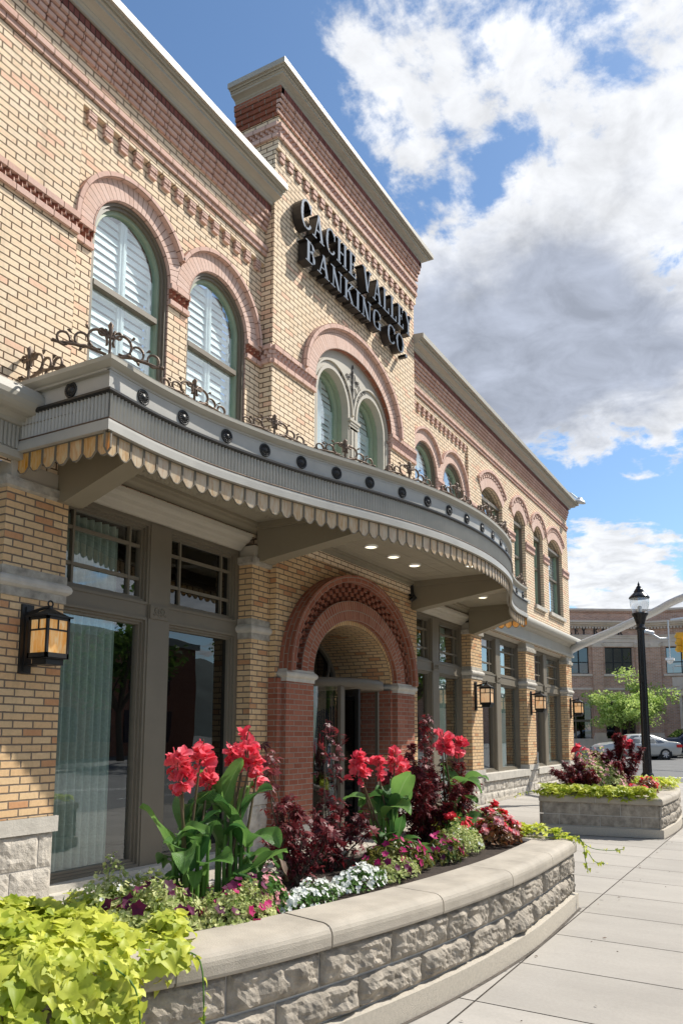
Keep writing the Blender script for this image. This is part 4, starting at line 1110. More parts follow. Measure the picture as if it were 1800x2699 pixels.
    for sx in (-1, 1):
        win_sash(BK, None, cz + sx * .60, .45, 2.95, 4.97, .50, ys + .10, frame=0.02, rail=None, mat_out=GREENF, xf=xf, sash=.05)
    # ------- entrance level
    yl = -0.10; XA, XB = 8.22 - CX, 12.56 - CX; ec = 0.005
    w = MB(xf); zs = 0.84; a_, b_ = 1.285, 0.87
    eo = {'x0': ec - a_, 'x1': ec + a_, 'zb': G0, 'arch': True, 'top': lambda x: zs + b_ * math.sqrt(max(0, 1 - ((x - ec) / a_) ** 2))}
    wall(w, XA, XB, G0, 2.72, yl, [eo], m=0, nseg=30)
    w.face([(XA, .3, G0), (XA, yl, G0), (XA, yl, 2.72), (XA, .3, 2.72)]); w.face([(XB, yl, G0), (XB, .3, G0), (XB, .3, 2.72), (XB, yl, 2.72)])
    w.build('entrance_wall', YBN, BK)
    ya = -0.22
    for sx in (-1, 1):
        p = MB(xf); x0, x1 = sorted((ec + sx * a_, ec + sx * 1.94)); p.box(x0, x1, ya, 0.0, G0, .74, skip='kt')
        x0, x1 = sorted((ec + sx * 1.94, ec + sx * 2.03)); p.box(x0, x1, ya + .07, 0, G0, .74, skip='kt')
        x0, x1 = sorted((ec + sx * (a_ - .07), ec + sx * a_)); p.box(x0, x1, ya + .09, 0.95, G0, .74, skip='kt')
        p.build('red_brick_pier', RB, BK)
        h = MB(xf); x0, x1 = sorted((ec + sx * a_, ec + sx * 1.94))
        path = [(x0, 0), (x0, ya), (x1, ya), (x1, -.1)] if sx < 0 else [(x0, .9), (x0, ya), (x1, ya), (x1, -.1)]
        rr = .045; zc = .79
        sweep(h, path, [(0.01, .70), (0.012, zc - rr), (rr * .5, zc - rr * .86), (rr * .87, zc - rr * .5), (rr, zc), (rr * .87, zc + rr * .5), (rr * .5, zc + rr * .86), (.012, zc + rr), (0.0, .86)], caps=True)
        h.build('stone_bead', LIME, BK)
        s = MB(xf); s.box(min(ec + sx * (a_ - .02), ec + sx * 2.0), max(ec + sx * (a_ - .02), ec + sx * 2.0), ya - .04, -.02, G0 - .05, -1.12, skip='k'); s.build('stone_plinth', LIME, BK)
    r = MB(xf)
    ring(r, ec, zs, a_, b_, 1.575, 1.16, ya, .0, 48, m=0, mi=1)
    r.build('voussoir_arch', [RBVL, RB], BK)
    r = MB(xf); ring(r, ec, zs, 1.575, 1.16, 1.835, 1.43, -.105, 0, 60, m=0, ends=False)
    for q_ in range(4):
        n = 58
        for k in range(n):
            if (k + q_) % 2: continue
            t0 = pi * (1 - k / n); t1 = pi * (1 - (k + .93) / n); f0 = .065 * q_ + .003; f1 = f0 + .057
            Pp = lambda f, t, y: (ec + (1.575 + f) * cos(t), y, zs + (1.16 + f * 1.04) * sin(t))
            yy = -.165 - .03 * q_ / 3
            r.face([Pp(f0, t0, yy), Pp(f0, t1, yy), Pp(f1, t1, yy), Pp(f1, t0, yy)], uv=[(.01, .004), (.1, .004), (.1, .06), (.01, .06)], m=1)
            for (u0, u1, s0, s1) in ((f0, f0, t1, t0), (f1, f1, t0, t1), (f0, f1, t0, t0), (f1, f0, t1, t1)):
                r.face([Pp(u0, s0, yy), Pp(u1, s1, yy), Pp(u1, s1, -.10), Pp(u0, s0, -.10)], uv=[(.01, .004), (.06, .004), (.06, .05), (.01, .05)], m=1)
    r.build('chequered_arch', [RBD, RB], BK)
    r = MB(xf); ring(r, ec, zs, 1.835, 1.43, 1.935, 1.53, -.30, -.0, 56, m=0, mo=1); r.build('label_arch', [RB, RB], BK)
    r = MB(xf)
    ring(r, ec, zs, a_ - .075, b_ - .07, a_ + .01, b_ + .01, ya + .09, ya + .10, 44, m=0, ends=False)
    n = 44; u = 0; ai, bi = a_ - .075, b_ - .07
    for k in range(n):
        t0 = pi * (1 - k / n); t1 = pi * (1 - (k + 1) / n); p0 = ell(ec, zs, ai, bi, t0); p1 = ell(ec, zs, ai, bi, t1); du = math.hypot(p1[0] - p0[0], p1[1] - p0[1])
        r.face([(p0[0], ya + .09, p0[1]), (p1[0], ya + .09, p1[1]), (p1[0], .95, p1[1]), (p0[0], .95, p0[1])], uv=[(0, u), (0, u + du), (1.08, u + du), (1.08, u)], m=1); u += du
    r.build('barrel_vault', [YBV, YBN], BK)
    # fanlight and doors
    f = MB(xf); yd = .93
    ring(f, ec, zs, ai - .07, bi - .07, ai, bi, yd - .05, yd + .02, 32, ends=False)
    f.tube([(ec - .52 + .46 * cos(t), yd - .04, zs + .34 + .44 * sin(t)) for t in [k * 2 * pi / 28 for k in range(28)]], .022, 6, closed=True)
    f.tube([(ec + .52 + .46 * cos(t), yd - .04, zs + .34 + .44 * sin(t)) for t in [k * 2 * pi / 28 for k in range(28)]], .022, 6, closed=True)
    Wf = f.build('fanlight', TAUPE, BK)
    g = MB(xf); g.face([(ec + ai * cos(pi * k / 24), yd, zs + bi * sin(pi * k / 24)) for k in range(25)]); g.build('pane', GLASSD, Wf)
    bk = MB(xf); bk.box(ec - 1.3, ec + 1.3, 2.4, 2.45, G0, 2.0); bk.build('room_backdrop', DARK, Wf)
    d = MB(xf); dc = (ec, .65); R_ = 1.13
    d.lathe([(R_ - .03, .70), (R_, .70), (R_, .815), (R_ - .03, .83), (0.01, .835)], (dc[0], dc[1], 0), 48)
    d.lathe([(R_ - .03, .815), (R_ - .03, .70), (0.01, .705)], (dc[0], dc[1], 0), 48)
    for an in (196, 236, 318, 350):
        t = math.radians(an); x, y = dc[0] + (R_ - .03) * cos(t), dc[1] + (R_ - .03) * sin(t); hw = .055 if an == 236 else .022
        d.box(x - hw, x + hw, y - .025, y + .025, G0, .70)
    for an in (200, 290): pass
    DR = d.build('revolving_door', TAUPED, BK)
    for (a0, a1) in ((196, 236), (318, 350)): g = MB(xf); g.lathe([(R_ - .03, .70), (R_ - .03, G0 + .1)], (dc[0], dc[1], 0), 10, a0=math.radians(a0), a1=math.radians(a1)); g.build('curved_glass', GLASS, DR)
    for an in (255, 345, 75, 165):
        t = math.radians(an); wv = MB(xf @ Matrix.Translation((dc[0], dc[1], 0)) @ Matrix.Rotation(t, 4, 'Z'))
        wv.box(.03, .11, -.02, .02, G0 + .02, .68); wv.box(.98, 1.05, -.02, .02, G0 + .02, .68); wv.box(.11, .98, -.02, .02, G0 + .02, G0 + .28); wv.box(.11, .98, -.02, .02, .58, .68)
        wv.build('door_wing', BLACK, DR)
        wg = MB(xf @ Matrix.Translation((dc[0], dc[1], 0)) @ Matrix.Rotation(t, 4, 'Z')); wg.face([(.11, 0, G0 + .28), (.98, 0, G0 + .28), (.98, 0, .58), (.11, 0, .58)]); wg.build('wing_glass', GLASSD, DR)
    tx = MB(xf); x = 0
    tw = 'VALLEY BANK'; hh = .055; lst = list(letters(tw, hh)); wd = lst[-1][1] + lst[-1][2]
    for ch, xo, ww, polys in lst: letter_mesh(tx, polys, ec + .02 + xo, -.33, dc[1] - R_ - .004, .003, 0, 0)
    tx.box(ec + .02, ec + .02 + wd, dc[1] - R_ - .003, dc[1] - R_, -.36, -.352)
    tx.build('gilt_door_lettering', GOLD, DR)


build_pavilion()

# ------------------------------------------------------------------ entrance canopy
ZS = 2.45                       # underside of the canopy fascia


def catmull(P, n=10):
    out = []
    for i in range(len(P) - 1):
        p0 = P[max(i - 1, 0)]; p1 = P[i]; p2 = P[i + 1]; p3 = P[min(i + 2, len(P) - 1)]
        for k in range(n):
            t = k / n
            out.append(tuple(0.5 * (2 * p1[j] + (p2[j] - p0[j]) * t + (2 * p0[j] - 5 * p1[j] + 4 * p2[j] - p3[j]) * t * t + (3 * p1[j] - p0[j] - 3 * p2[j] + p3[j]) * t ** 3) for j in (0, 1)))
    out.append(tuple(P[-1])); return out


def resample(P, step):
    L = [0.0]
    for a, b in zip(P, P[1:]): L.append(L[-1] + math.hypot(b[0] - a[0], b[1] - a[1]))
    n = max(1, int(round(L[-1] / step))); out = []; j = 0
    for i in range(n + 1):
        t = L[-1] * i / n
        while j < len(L) - 2 and L[j + 1] < t: j += 1
        u = (t - L[j]) / max(L[j + 1] - L[j], 1e-9); out.append((P[j][0] + (P[j + 1][0] - P[j][0]) * u, P[j][1] + (P[j + 1][1] - P[j][1]) * u))
    return out


CURVE = catmull([(4.35, -1.13), (4.9, -1.10), (5.5, -1.13), (6.04, -1.22), (6.5, -1.33), (7.1, -1.51), (7.8, -1.76), (8.5, -1.97), (9.3, -2.13), (10.2, -2.20), (11.1, -2.16), (11.9, -2.04), (12.6, -1.84), (13.25, -1.62), (13.9, -1.41), (14.6, -1.24), (15.2, -1.15), (15.9, -1.12)], 8)
LEFTS = [(4.35, 0.0), (4.35, -1.13)]; RIGHTS = [(15.9, -1.12), (15.9, 0.0)]
PATH = LEFTS[:-1] + CURVE + RIGHTS[1:]
CN = thing('entrance_canopy', (CX, 0, ZS), 'curved grey metal canopy with rosettes and scalloped amber glass valance over the bank entrance', 'canopy')


def build_canopy():
    def sw(name, prof, mat, path=PATH, caps=False, smooth=False):
        mb = MB(); sweep(mb, path, [(o, ZS + z) for o, z in prof], smooth=smooth, caps=caps); return mb.build(name, mat, CN)
    sw('bottom_rail', [(-.08, 0.0), (0.012, 0.0), (0.012, 0.068), (-0.002, 0.072), (-0.004, .098), (-.08, .098)], GREY)
    sw('bead_moulding', [(-.03, .098), (-.006, .098), (.002, .106), (-.006, .114), (-.03, .114)], RUST)
    sw('top_bead', [(-.03, .322), (.004, .322), (.018, .334), (.018, .352), (.002, .364), (-.06, .368)], BLACK)
    sw('plain_fascia', [(-.09, .366), (-.05, .366), (-.05, .56), (-.09, .56)], GREY)
    sw('top_lip', [(-.08, .545), (-.044, .545), (-.040, .562), (-.022, .572), (.0, .588), (.016, .60), (.018, .628), (.02, .636), (-.05, .642), (-.25, .645)], GREIGE)
    # fluted band: fine half-round ribs along the whole path
    mb = MB()
    for seg in (LEFTS, CURVE, RIGHTS):
        pts = resample(seg, 0.0105); rows = []
        for i, p in enumerate(pts):
            a = pts[max(i - 1, 0)]; b = pts[min(i + 1, len(pts) - 1)]; t = Vector((b[0] - a[0], b[1] - a[1])).normalized(); n = Vector((t.y, -t.x))
            o = -0.018 + (0.015, 0.004, -0.013, 0.004)[i % 4] if 0 < i < len(pts) - 1 else -0.010
            rows.append([(p[0] + n.x * o, p[1] + n.y * o, ZS + .112), (p[0] + n.x * o, p[1] + n.y * o, ZS + .325)])
        mb.grid(rows, smooth=False)
    mb.build('fluted_band', FLUTE, CN)
    # ceiling and roof sheets
    inner = [(4.35, .04)] + [(x + (0.02 if x < 5 else -0.02 if x > 15.5 else 0), y + .05) for x, y in CURVE] + [(15.9, .04)]
    mb = MB(); mb.face([(x, y, ZS + .235) for x, y in reversed(inner)]); ce = mb.build('pressed_metal_ceiling', CEIL, CN)
    mb = MB(); mb.face([(x, y, ZS + .52) for x, y in inner]); mb.build('canopy_roof', GREIGE, CN)
    # crown along the wall under the ceiling
    mb = MB(); pr = [(0, .10), (.02, .105), (.03, .13), (.065, .16), (.075, .19), (.10, .2), (.105, .234)]
    for (x0, x1, yy) in ((4.45, 8.2, .05), (8.22, 12.56, -.10), (12.6, 15.8, .05)): sweep(mb, [(x0, yy), (x1, yy)], [(o, ZS + z) for o, z in pr])
    mb.build('ceiling_crown', SOFF, CN)
    # brackets
    def ycurve(x):
        for a, b in zip(CURVE, CURVE[1:]):
            if a[0] <= x <= b[0]: return a[1] + (b[1] - a[1]) * (x - a[0]) / (b[0] - a[0])
        return -1.13
    for (x0, x1, yw, dep, zb) in ((4.82, 5.05, 0.0, None, -.32), (7.93, 8.17, -.0, None, -.26), (12.33, 12.57, -.1, None, -.26), (15.42, 15.65, 0.0, None, -.32)):
        ye = max(ycurve(x0), ycurve(x1)) + .05
        zf = -.02
        pr = [(yw, zb + .02), (yw - .03, zb - .0), (yw - .10, zb - .005), (yw - .18, zb + .02), (ye + .02, zf), (ye, zf + .02), (ye, .24), (yw, .24)]
        mb = MB(); mb.prism([(x0, y, ZS + z) for y, z in reversed(pr)], (x1 - x0, 0, 0)); b = mb.build('canopy_bracket', SOFF, CN)
        mb = MB()
        for xx0, xx1 in ((x0 - .05, x0), (x1, x1 + .05)): mb.box(xx0, xx1, ye, yw - .1 if yw < 0 else yw - .02, ZS + .17, ZS + .234); mb.box(xx0 + .012, xx1 - .012, ye, yw - .1, ZS + .15, ZS + .17)
        mb.build('bracket_moulding', SOFF, b)
    # iron shoe next to the right-hand bracket
    mb = MB(); mb.tube([(12.27, -.13, ZS + .18), (12.27, -.14, ZS + .0), (12.27, -.2, ZS - .06), (12.24, -.13, ZS - .1)], .045, 8); mb.box(12.22, 12.32, -.16, -.1, ZS + .1, ZS + .2); mb.build('drain_elbow', BLACK, CN)
    # stained glass valance tiles
    def tile(w, px, py, ang, first=False):
        h = .20; q = [(-w / 2, 0), (-w / 2, -h * .70), (-w * .20, -h * .95), (0, -h), (w * .20, -h * .95), (w / 2, -h * .70), (w / 2, 0)]
        g = MB(); cl = .008; wi = w / 2 - cl
        inn = [(-wi, -.012), (-wi, -h * .70), (-w * .20, -h * .97 + cl * 1.1), (0, -h + cl * 1.3), (w * .20, -h * .97 + cl * 1.1), (wi, -h * .70), (wi, -.012)]
        g.prism([(x, .004, z) for x, z in inn], (0, .004, 0), m=0)
        n = len(q)
        for yy, fl in ((-.004, 1), (.012, 0)):
            for i in range(n):
                a, b = q[i], q[(i + 1) % n]; c, d = inn[(i + 1) % n], inn[i]
                pts = [(a[0], yy, a[1]), (b[0], yy, b[1]), (c[0], yy, c[1]), (d[0], yy, d[1])]
                g.face(pts if fl else pts[::-1], m=1)
        for i in range(n):
            a, b = q[i], q[(i + 1) % n]; g.face([(a[0], -.004, a[1]), (a[0], .012, a[1]), (b[0], .012, b[1]), (b[0], -.004, b[1])], m=1)
            a, b = inn[i], inn[(i + 1) % n]; g.face([(a[0], -.004, a[1]), (b[0], -.004, b[1]), (b[0], .012, b[1]), (a[0], .012, a[1])], m=1)
        return g
    protos = {}
    def place(seg, mat, inset=.035):
        P = resample(seg, .158)
        for a, b in zip(P, P[1:]):
            d = Vector((b[0] - a[0], b[1] - a[1], 0)); w = d.length; t = d.normalized(); n = Vector((t.y, -t.x, 0))
            key = (round(w, 3), mat.name)
            c = Vector(((a[0] + b[0]) / 2, (a[1] + b[1]) / 2, ZS + .004)) - n * inset
            if key not in protos:
                o = tile(w - .004, 0, 0, 0).build('valance_tile', [mat, TAUPE], None); o.parent = CN; protos[key] = o  # dark rims put the shade of the gaps between tiles into the colour
            else:
                o = protos[key].copy(); COL.objects.link(o); o.parent = CN
            o.location = c - CN.location; o.rotation_euler = (0, 0, math.atan2(t.y, t.x))
    place(LEFTS, OPAL); place(CURVE, OPALS); place(RIGHTS, OPAL)
    # rosettes
    def rosette():
        g = MB(xf=Matrix.Rotation(pi / 2, 4, 'X'))
        g.lathe([(.070, 0), (.070, .008), (.064, .013), (.055, .006), (.034, .006), (.030, .014), (.018, .016), (.012, .021), (0.0005, .022)], n=24)
        for k in range(14):
            t = 2 * pi * k / 14; g.lathe([(.0085, .006), (.007, .013), (.0005, .015)], c=(.046 * cos(t), .046 * sin(t), 0), n=6)
        return g
    ro = None; tot = resample(CURVE, .05); marks = [0.48 + .511 * k for k in range(23)]
    sites = [((4.35, -.62), (0, -1))]
    for s_ in marks:
        i = int(s_ / .05)
        if i + 1 < len(tot): a, b = tot[i], tot[i + 1]; t = Vector((b[0] - a[0], b[1] - a[1])).normalized(); sites.append(((a[0], a[1]), (t.x, t.y)))
    sites.append(((15.9, -.62), (0, 1)))
    for (p, t) in sites:
        n = (t[1], -t[0])
        if ro is None: ro = rosette().build('rosette', RUST if False else BLACK, None); ro.parent = CN; o = ro
        else: o = ro.copy(); COL.objects.link(o); o.parent = CN
        o.location = Vector((p[0] - n[0] * .048, p[1] - n[1] * .048, ZS + .462)) - CN.location; o.rotation_euler = (0, 0, math.atan2(t[1], t[0])); o.scale = (1.0, 1.0, 1.0)
    # wrought iron cresting
    def crest():
        g = MB(); W = .5; y = 0
        for sx in (-1, 1):
            g.tube([(sx * (.03 + .47 * t), y + .004 * sin(9 * t), .012 + .03 * sin(pi * t) * (1 if t < .5 else .6)) for t in [k / 10 for k in range(11)]], [.013] * 9 + [.010, .006], 6)
            # large S scroll
            pts = [(sx * .04, y, .10)] + [(sx * (.11 + .085 * cos(t)), y, .125 + .085 * sin(t)) for t in [math.radians(q) for q in range(200, -120, -24)]]
            g.tube(pts, [.0115] * (len(pts) - 3) + [.010, .009, .008], 6)
            pts = [(sx * (.10 + .05 * t), y, .02 + .03 * t) for t in (0, 1)] + [(sx * (.245 + .062 * cos(t)), y, .085 + .062 * sin(t)) for t in [math.radians(q) for q in range(210, -150, -26)]]
            g.tube(pts, [.0105] * (len(pts) - 3) + [.010, .009, .008], 6)
            pts = [(sx * .27, y, .025)] + [(sx * (.40 + .055 * cos(t)), y, .06 + .055 * sin(t)) for t in [math.radians(q) for q in range(190, -180, -26)]]
            g.tube(pts, [.0105] * (len(pts) - 3) + [.009, .008, .007], 6)
            pts = [(sx * (.02 + .03 * t), y, .16 + .07 * sin(t * 2.2)) for t in [k / 5 for k in range(6)]] + [(sx * (.075 + .028 * cos(t)), y, .20 + .028 * sin(t)) for t in [math.radians(q) for q in range(90, -180, -36)]]
            g.tube(pts, .011, 5)
            for (lx, lz, an) in ((.19, .19, .8), (.33, .12, .5), (.15, .06, -.6), (.46, .03, -.4), (.24, .02, -.9)):
                g.tube([(sx * lx, y, lz), (sx * (lx + .03 * cos(an)), y - .01, lz + .03 * sin(an)), (sx * (lx + .05 * cos(an)), y, lz + .045 * sin(an))], [.004, .014, .002], 5)
        g.tube([(0, y, 0), (0, y, .17), (0, y, .20), (0, y, .24), (0, y, .275), (0, y, .31)], [.012, .012, .022, .017, .026, .002], 6)
        for sx in (-1, 1):
            g.tube([(0, y, .175), (sx * .03, y, .19), (sx * .045, y, .225), (sx * .06, y, .215)], [.010, .012, .009, .003], 5)
        g.box(-.03, .03, -.012, .012, .165, .18)
        return g
    cr = None
    cs = [.02 + 1.04 * k for k in range(0, 12)]
    for k, s_ in enumerate(cs):
        i = min(max(int(s_ / .05), 1), len(tot) - 2); a, b = tot[i - 1], tot[i + 1]; t = Vector((b[0] - a[0], b[1] - a[1])).normalized()
        p = tot[i]; rot = math.atan2(t.y, t.x); loc = Vector((p[0] - t.y * -.0, p[1], ZS + .643)); n = Vector((t.y, -t.x))
        if k == 0: rot = math.radians(-28) ; loc = Vector((4.40, -1.07, ZS + .655))
        loc.x += -n.x * .0; loc.y += .015
        if cr is None: cr = crest().build('iron_cresting', RUST, None); cr.parent = CN; o = cr
        else: o = cr.copy(); COL.objects.link(o); o.parent = CN
        o.location = loc - CN.location; o.rotation_euler = (0, 0, rot); o.scale = (.90, 1.3, .74) if k else (.92, 1.3, 1.0)
    # at the corner the cresting folds round both sides: halves along the left side
    for (yy, rot) in ((-.12, math.radians(-90)),):
        o = cr.copy(); COL.objects.link(o); o.parent = CN; o.location = Vector((4.36, yy, ZS + .655)) - CN.location; o.rotation_euler = (0, 0, rot)
    # recessed lights
    lt = None
    for (x, y) in ((5.9, -.55), (6.9, -.55), (9.66, -.72), (10.38, -.72), (11.07, -.75), (11.52, -1.53), (8.9, -1.53), (13.4, -.7), (14.32, -.71)):
        if lt is None:
            g = MB(); g.lathe([(.10, .0), (.098, -.018), (.082, -.024), (.078, -.012), (.06, -.006)], n=24); lt = g.build('recessed_light', WHITE, None); lt.parent = CN
            e = MB(); e.lathe([(.079, -.014), (.05, -.022), (.0005, -.024)], n=20); ed = e.build('diffuser', LITE, None); ed.parent = lt; o = lt
        else: o = copy_tree(lt, CN)
        o.location = Vector((x, y, ZS + .233)) - CN.location


def ceilmat():
    m_, t, b = newmat('pressed_metal_ceiling'); L = t.links.new
    b.inputs['Base Color'].default_value = (0.40, 0.355, 0.265, 1); b.inputs['Roughness'].default_value = 0.5
    tc = N(t, 'ShaderNodeTexCoord'); mp = N(t, 'ShaderNodeMapping'); mp.inputs['Rotation'].default_value = (0, 0, 0.0)
    L(tc.outputs['Object'], mp.inputs['Vector'])
    br = N(t, 'ShaderNodeTexBrick', offset=0.0, inp={'Scale': 1.0, 'Brick Width': .3, 'Row Height': .3, 'Mortar Size': .006, 'Mortar Smooth': 1.0, 'Color1': (1, 1, 1, 1), 'Color2': (1, 1, 1, 1), 'Mortar': (0, 0, 0, 1)}); L(mp.outputs[0], br.inputs['Vector'])
    mp2 = N(t, 'ShaderNodeMapping'); mp2.inputs['Rotation'].default_value = (0, 0, pi / 4); L(tc.outputs['Object'], mp2.inputs['Vector'])
    b2 = N(t, 'ShaderNodeTexBrick', offset=0.5, inp={'Scale': 1.0, 'Brick Width': .09, 'Row Height': .045, 'Mortar Size': .005, 'Mortar Smooth': 1.0, 'Color1': (1, 1, 1, 1), 'Color2': (1, 1, 1, 1), 'Mortar': (0, 0, 0, 1)}); L(mp2.outputs[0], b2.inputs['Vector'])
    ad = N(t, 'ShaderNodeMath', operation='MULTIPLY_ADD', inp={1: 0.7}); L(b2.outputs['Fac'], ad.inputs[0]); L(br.outputs['Fac'], ad.inputs[2])
    bp = N(t, 'ShaderNodeBump', invert=True, inp={'Strength': 1.0, 'Distance': .022}); L(ad.outputs[0], bp.inputs['Height']); L(bp.outputs[0], b.inputs['Normal'])
    return m_


CEIL = ceilmat()
build_canopy()

# ------------------------------------------------------------------ sign over the entrance
SG = thing('wall_sign', (10.2, -.26, 6.5), 'black serif lettering reading CACHE VALLEY BANKING CO. high on the centre bay', 'sign')


def build_sign():
    for text, xa, xb, z, h in (('CACHE VALLEY', 8.36, 12.02, 7.02, .385), ('BANKING CO.', 8.50, 11.82, 6.555, .315)):
        lst = list(letters(text, h)); wd = lst[-1][1] + lst[-1][2]; k = (xb - xa) / wd
        for i, (ch, xo, w, polys) in enumerate(lst):
            mb = MB(); zz = z
            polys = [[(px * k, pz) for px, pz in p] for p in polys]
            if i == 0 and ch == 'C': polys = [[(px * 1.05, pz * 1.10) for px, pz in p] for p in polys]
            letter_mesh(mb, polys, xa + xo * k, zz, -.315, .15, 0, 1)
            for (a, b) in ((.3, .55), (.55, .8)):
                mb.tube([(xa + (xo + w * a) * k, -.19, zz + h * (.3 if a < .5 else .7)), (xa + (xo + w * a) * k, -.135, zz + h * (.3 if a < .5 else .7))], .006, 5, m=1) if ch != '.' else None
            mb.build('letter', [LETF, LETS], SG)


build_sign()


# ------------------------------------------------------------------ wall lanterns
def build_lanterns():
    def make(label, x, y, z):
        t = thing('wall_lantern', (x, y, z), label, 'lantern', 'amber glass lanterns on the brick piers')
        xf = Matrix.Translation((x, y, z))
        g = MB(xf); g.box(-.11, .01, -.022, 0, -.02, .58); g.box(-.075, -.025, -.034, -.022, 0, .56)
        for zz in (.06, .53): g.lathe([(.006, .0), (.006, .0)], c=(0, 0, 0), n=4) if False else None
        g.build('back_plate', BLACK, t)
        g = MB(xf); g.tube([(-.05, -.02, .50), (-.05, -.08, .515), (-.02, -.2, .545), (0, -.24, .55)], .014, 6); g.box(-.07, -.03, -.16, -.02, .48, .51)
        g.build('arm', BLACK, t); g = MB(xf); g.tube([(-.05, -.02, .05), (-.03, -.14, .05)], .013, 6); g.build('lower_stay', BLACK, t)
        a = .108; c = (0.0, -.24)
        g = MB(xf @ Matrix.Translation((c[0], c[1], 0)))
        for sx in (-1, 1):
            for sy in (-1, 1): g.box(sx * a - .011, sx * a + .011, sy * a - .011, sy * a + .011, .10, .46)
        for z0, z1, w in ((.10, .145, a + .011), (.43, .465, a + .011)):
            g.box(-w, w, -w, -w + .014, z0, z1); g.box(-w, w, w - .014, w, z0, z1); g.box(-w, -w + .014, -w, w, z0, z1); g.box(w - .014, w, -w, w, z0, z1)
        for s_ in (-1, 1):
            g.box(-a, a, s_ * a - .006, s_ * a + .006, .335, .350); g.box(s_ * a - .006, s_ * a + .006, -a, a, .335, .350)
            g.box(-.006, .006, s_ * a - .006, s_ * a + .006, .35, .43); g.box(s_ * a - .006, s_ * a + .006, -.006, .006, .35, .43)
        g.box(-a * .82, a * .82, -a * .82, a * .82, .045, .10); g.box(-a - .011, a + .011, -a - .011, a + .011, .098, .106)
        r0 = a + .03
        for k in range(4):
            q = [(-r0, -r0), (r0, -r0), (r0, r0), (-r0, r0)]; p, n = q[k], q[(k + 1) % 4]
            g.face([(p[0], p[1], .455), (n[0], n[1], .455), (n[0] * .12, n[1] * .12, .535), (p[0] * .12, p[1] * .12, .535)])
            g.face([(n[0], n[1], .455), (p[0], p[1], .455), (p[0], p[1], .468), (n[0], n[1], .468)][::-1])
        g.face([(-r0, -r0, .455), (-r0, r0, .455), (r0, r0, .455), (r0, -r0, .455)])
        g.box(-.016, .016, -.016, .016, .53, .555); g.tube([(.026 * cos(q), 0, .578 + .026 * sin(q)) for q in [k * 2 * pi / 12 for k in range(12)]], .008, 5, closed=True)
        g.build('lantern_cage', BLACK, t)
        g = MB(xf @ Matrix.Translation((c[0], c[1], 0)))
        for (z0, z1) in ((.145, .335), (.350, .43)):
            b = a - .002; g.box(-b, b, -b, b, z0, z1, skip='tb')
        g.build('lantern_glass', LANTG, t)
        return t
    make('large black lantern with amber glass on the nearest brick pier at the left edge', 4.62, 0.0, .56)
    for x, lab in ((15.78, 'black amber glass lantern on the brick pier just right of the curved canopy end'),
                   (19.82, 'black amber glass lantern on the middle brick pier between two tall window bays'),
                   (23.93, 'black amber glass lantern on the last brick pier at the street corner')):
        make(lab, x, 0.0, .56)


build_lanterns()


def build_roof_lamp():
    x, y, z = 24.25, -.1, 7.30
    t = thing('gooseneck_lamp', (x, y + .1, z), 'silver gooseneck lamp standing on the far end of the roof cornice', 'lamp')
    g = MB(); g.tube([(x, .1, z - .1)] + [(x, .1 - .16 + .16 * cos(q), z + .18 + .16 * sin(q)) for q in [k * pi / 8 for k in range(7)]] + [(x, -.34, z + .12)], .028, 8); g.build('pipe', GALV, t)
    g = MB(Matrix.Translation((x, -.42, z + .02)) @ Matrix.Rotation(.25, 4, 'X')); g.lathe([(.03, .11), (.08, .09), (.09, .04), (.17, .0), (.20, -.04), (.20, -.055), (.17, -.05), (.1, -.03), (.0005, -.03)], n=20); g.build('shade', GALV, t)


build_roof_lamp()


# ------------------------------------------------------------------ stone planters
P1 = [(7.84, -2.30), (7.33, -4.03), (6.4, -4.06), (5.65, -4.06), (4.66, -3.98), (3.70, -3.82), (2.72, -3.56), (1.95, -3.16), (1.35, -2.72), (1.12, -2.30)]
PM = 10.03
HG = .60                          # height of the cap above the ground


def planter_geom(mirror):
    mx = (lambda x: 2 * PM - x) if mirror else (lambda x: x)
    front = catmull([P1[1]] + P1[2:], 8)
    return mx, [P1[0]] + front


def inset_poly(P, d):
    n = len(P); out = []
    for i in range(n):
        p = Vector(P[i]); a = (Vector(P[i]) - Vector(P[i - 1])).normalized(); b = (Vector(P[(i + 1) % n]) - Vector(P[i])).normalized()
        na = Vector((a.y, -a.x)); nb = Vector((b.y, -b.x)); m_ = (na + nb); m_ = m_ / max(m_.dot(na), .3); out.append(tuple(p + m_ * d))
    return out


def ztop(x, y): return G0 + .025 * y + HG


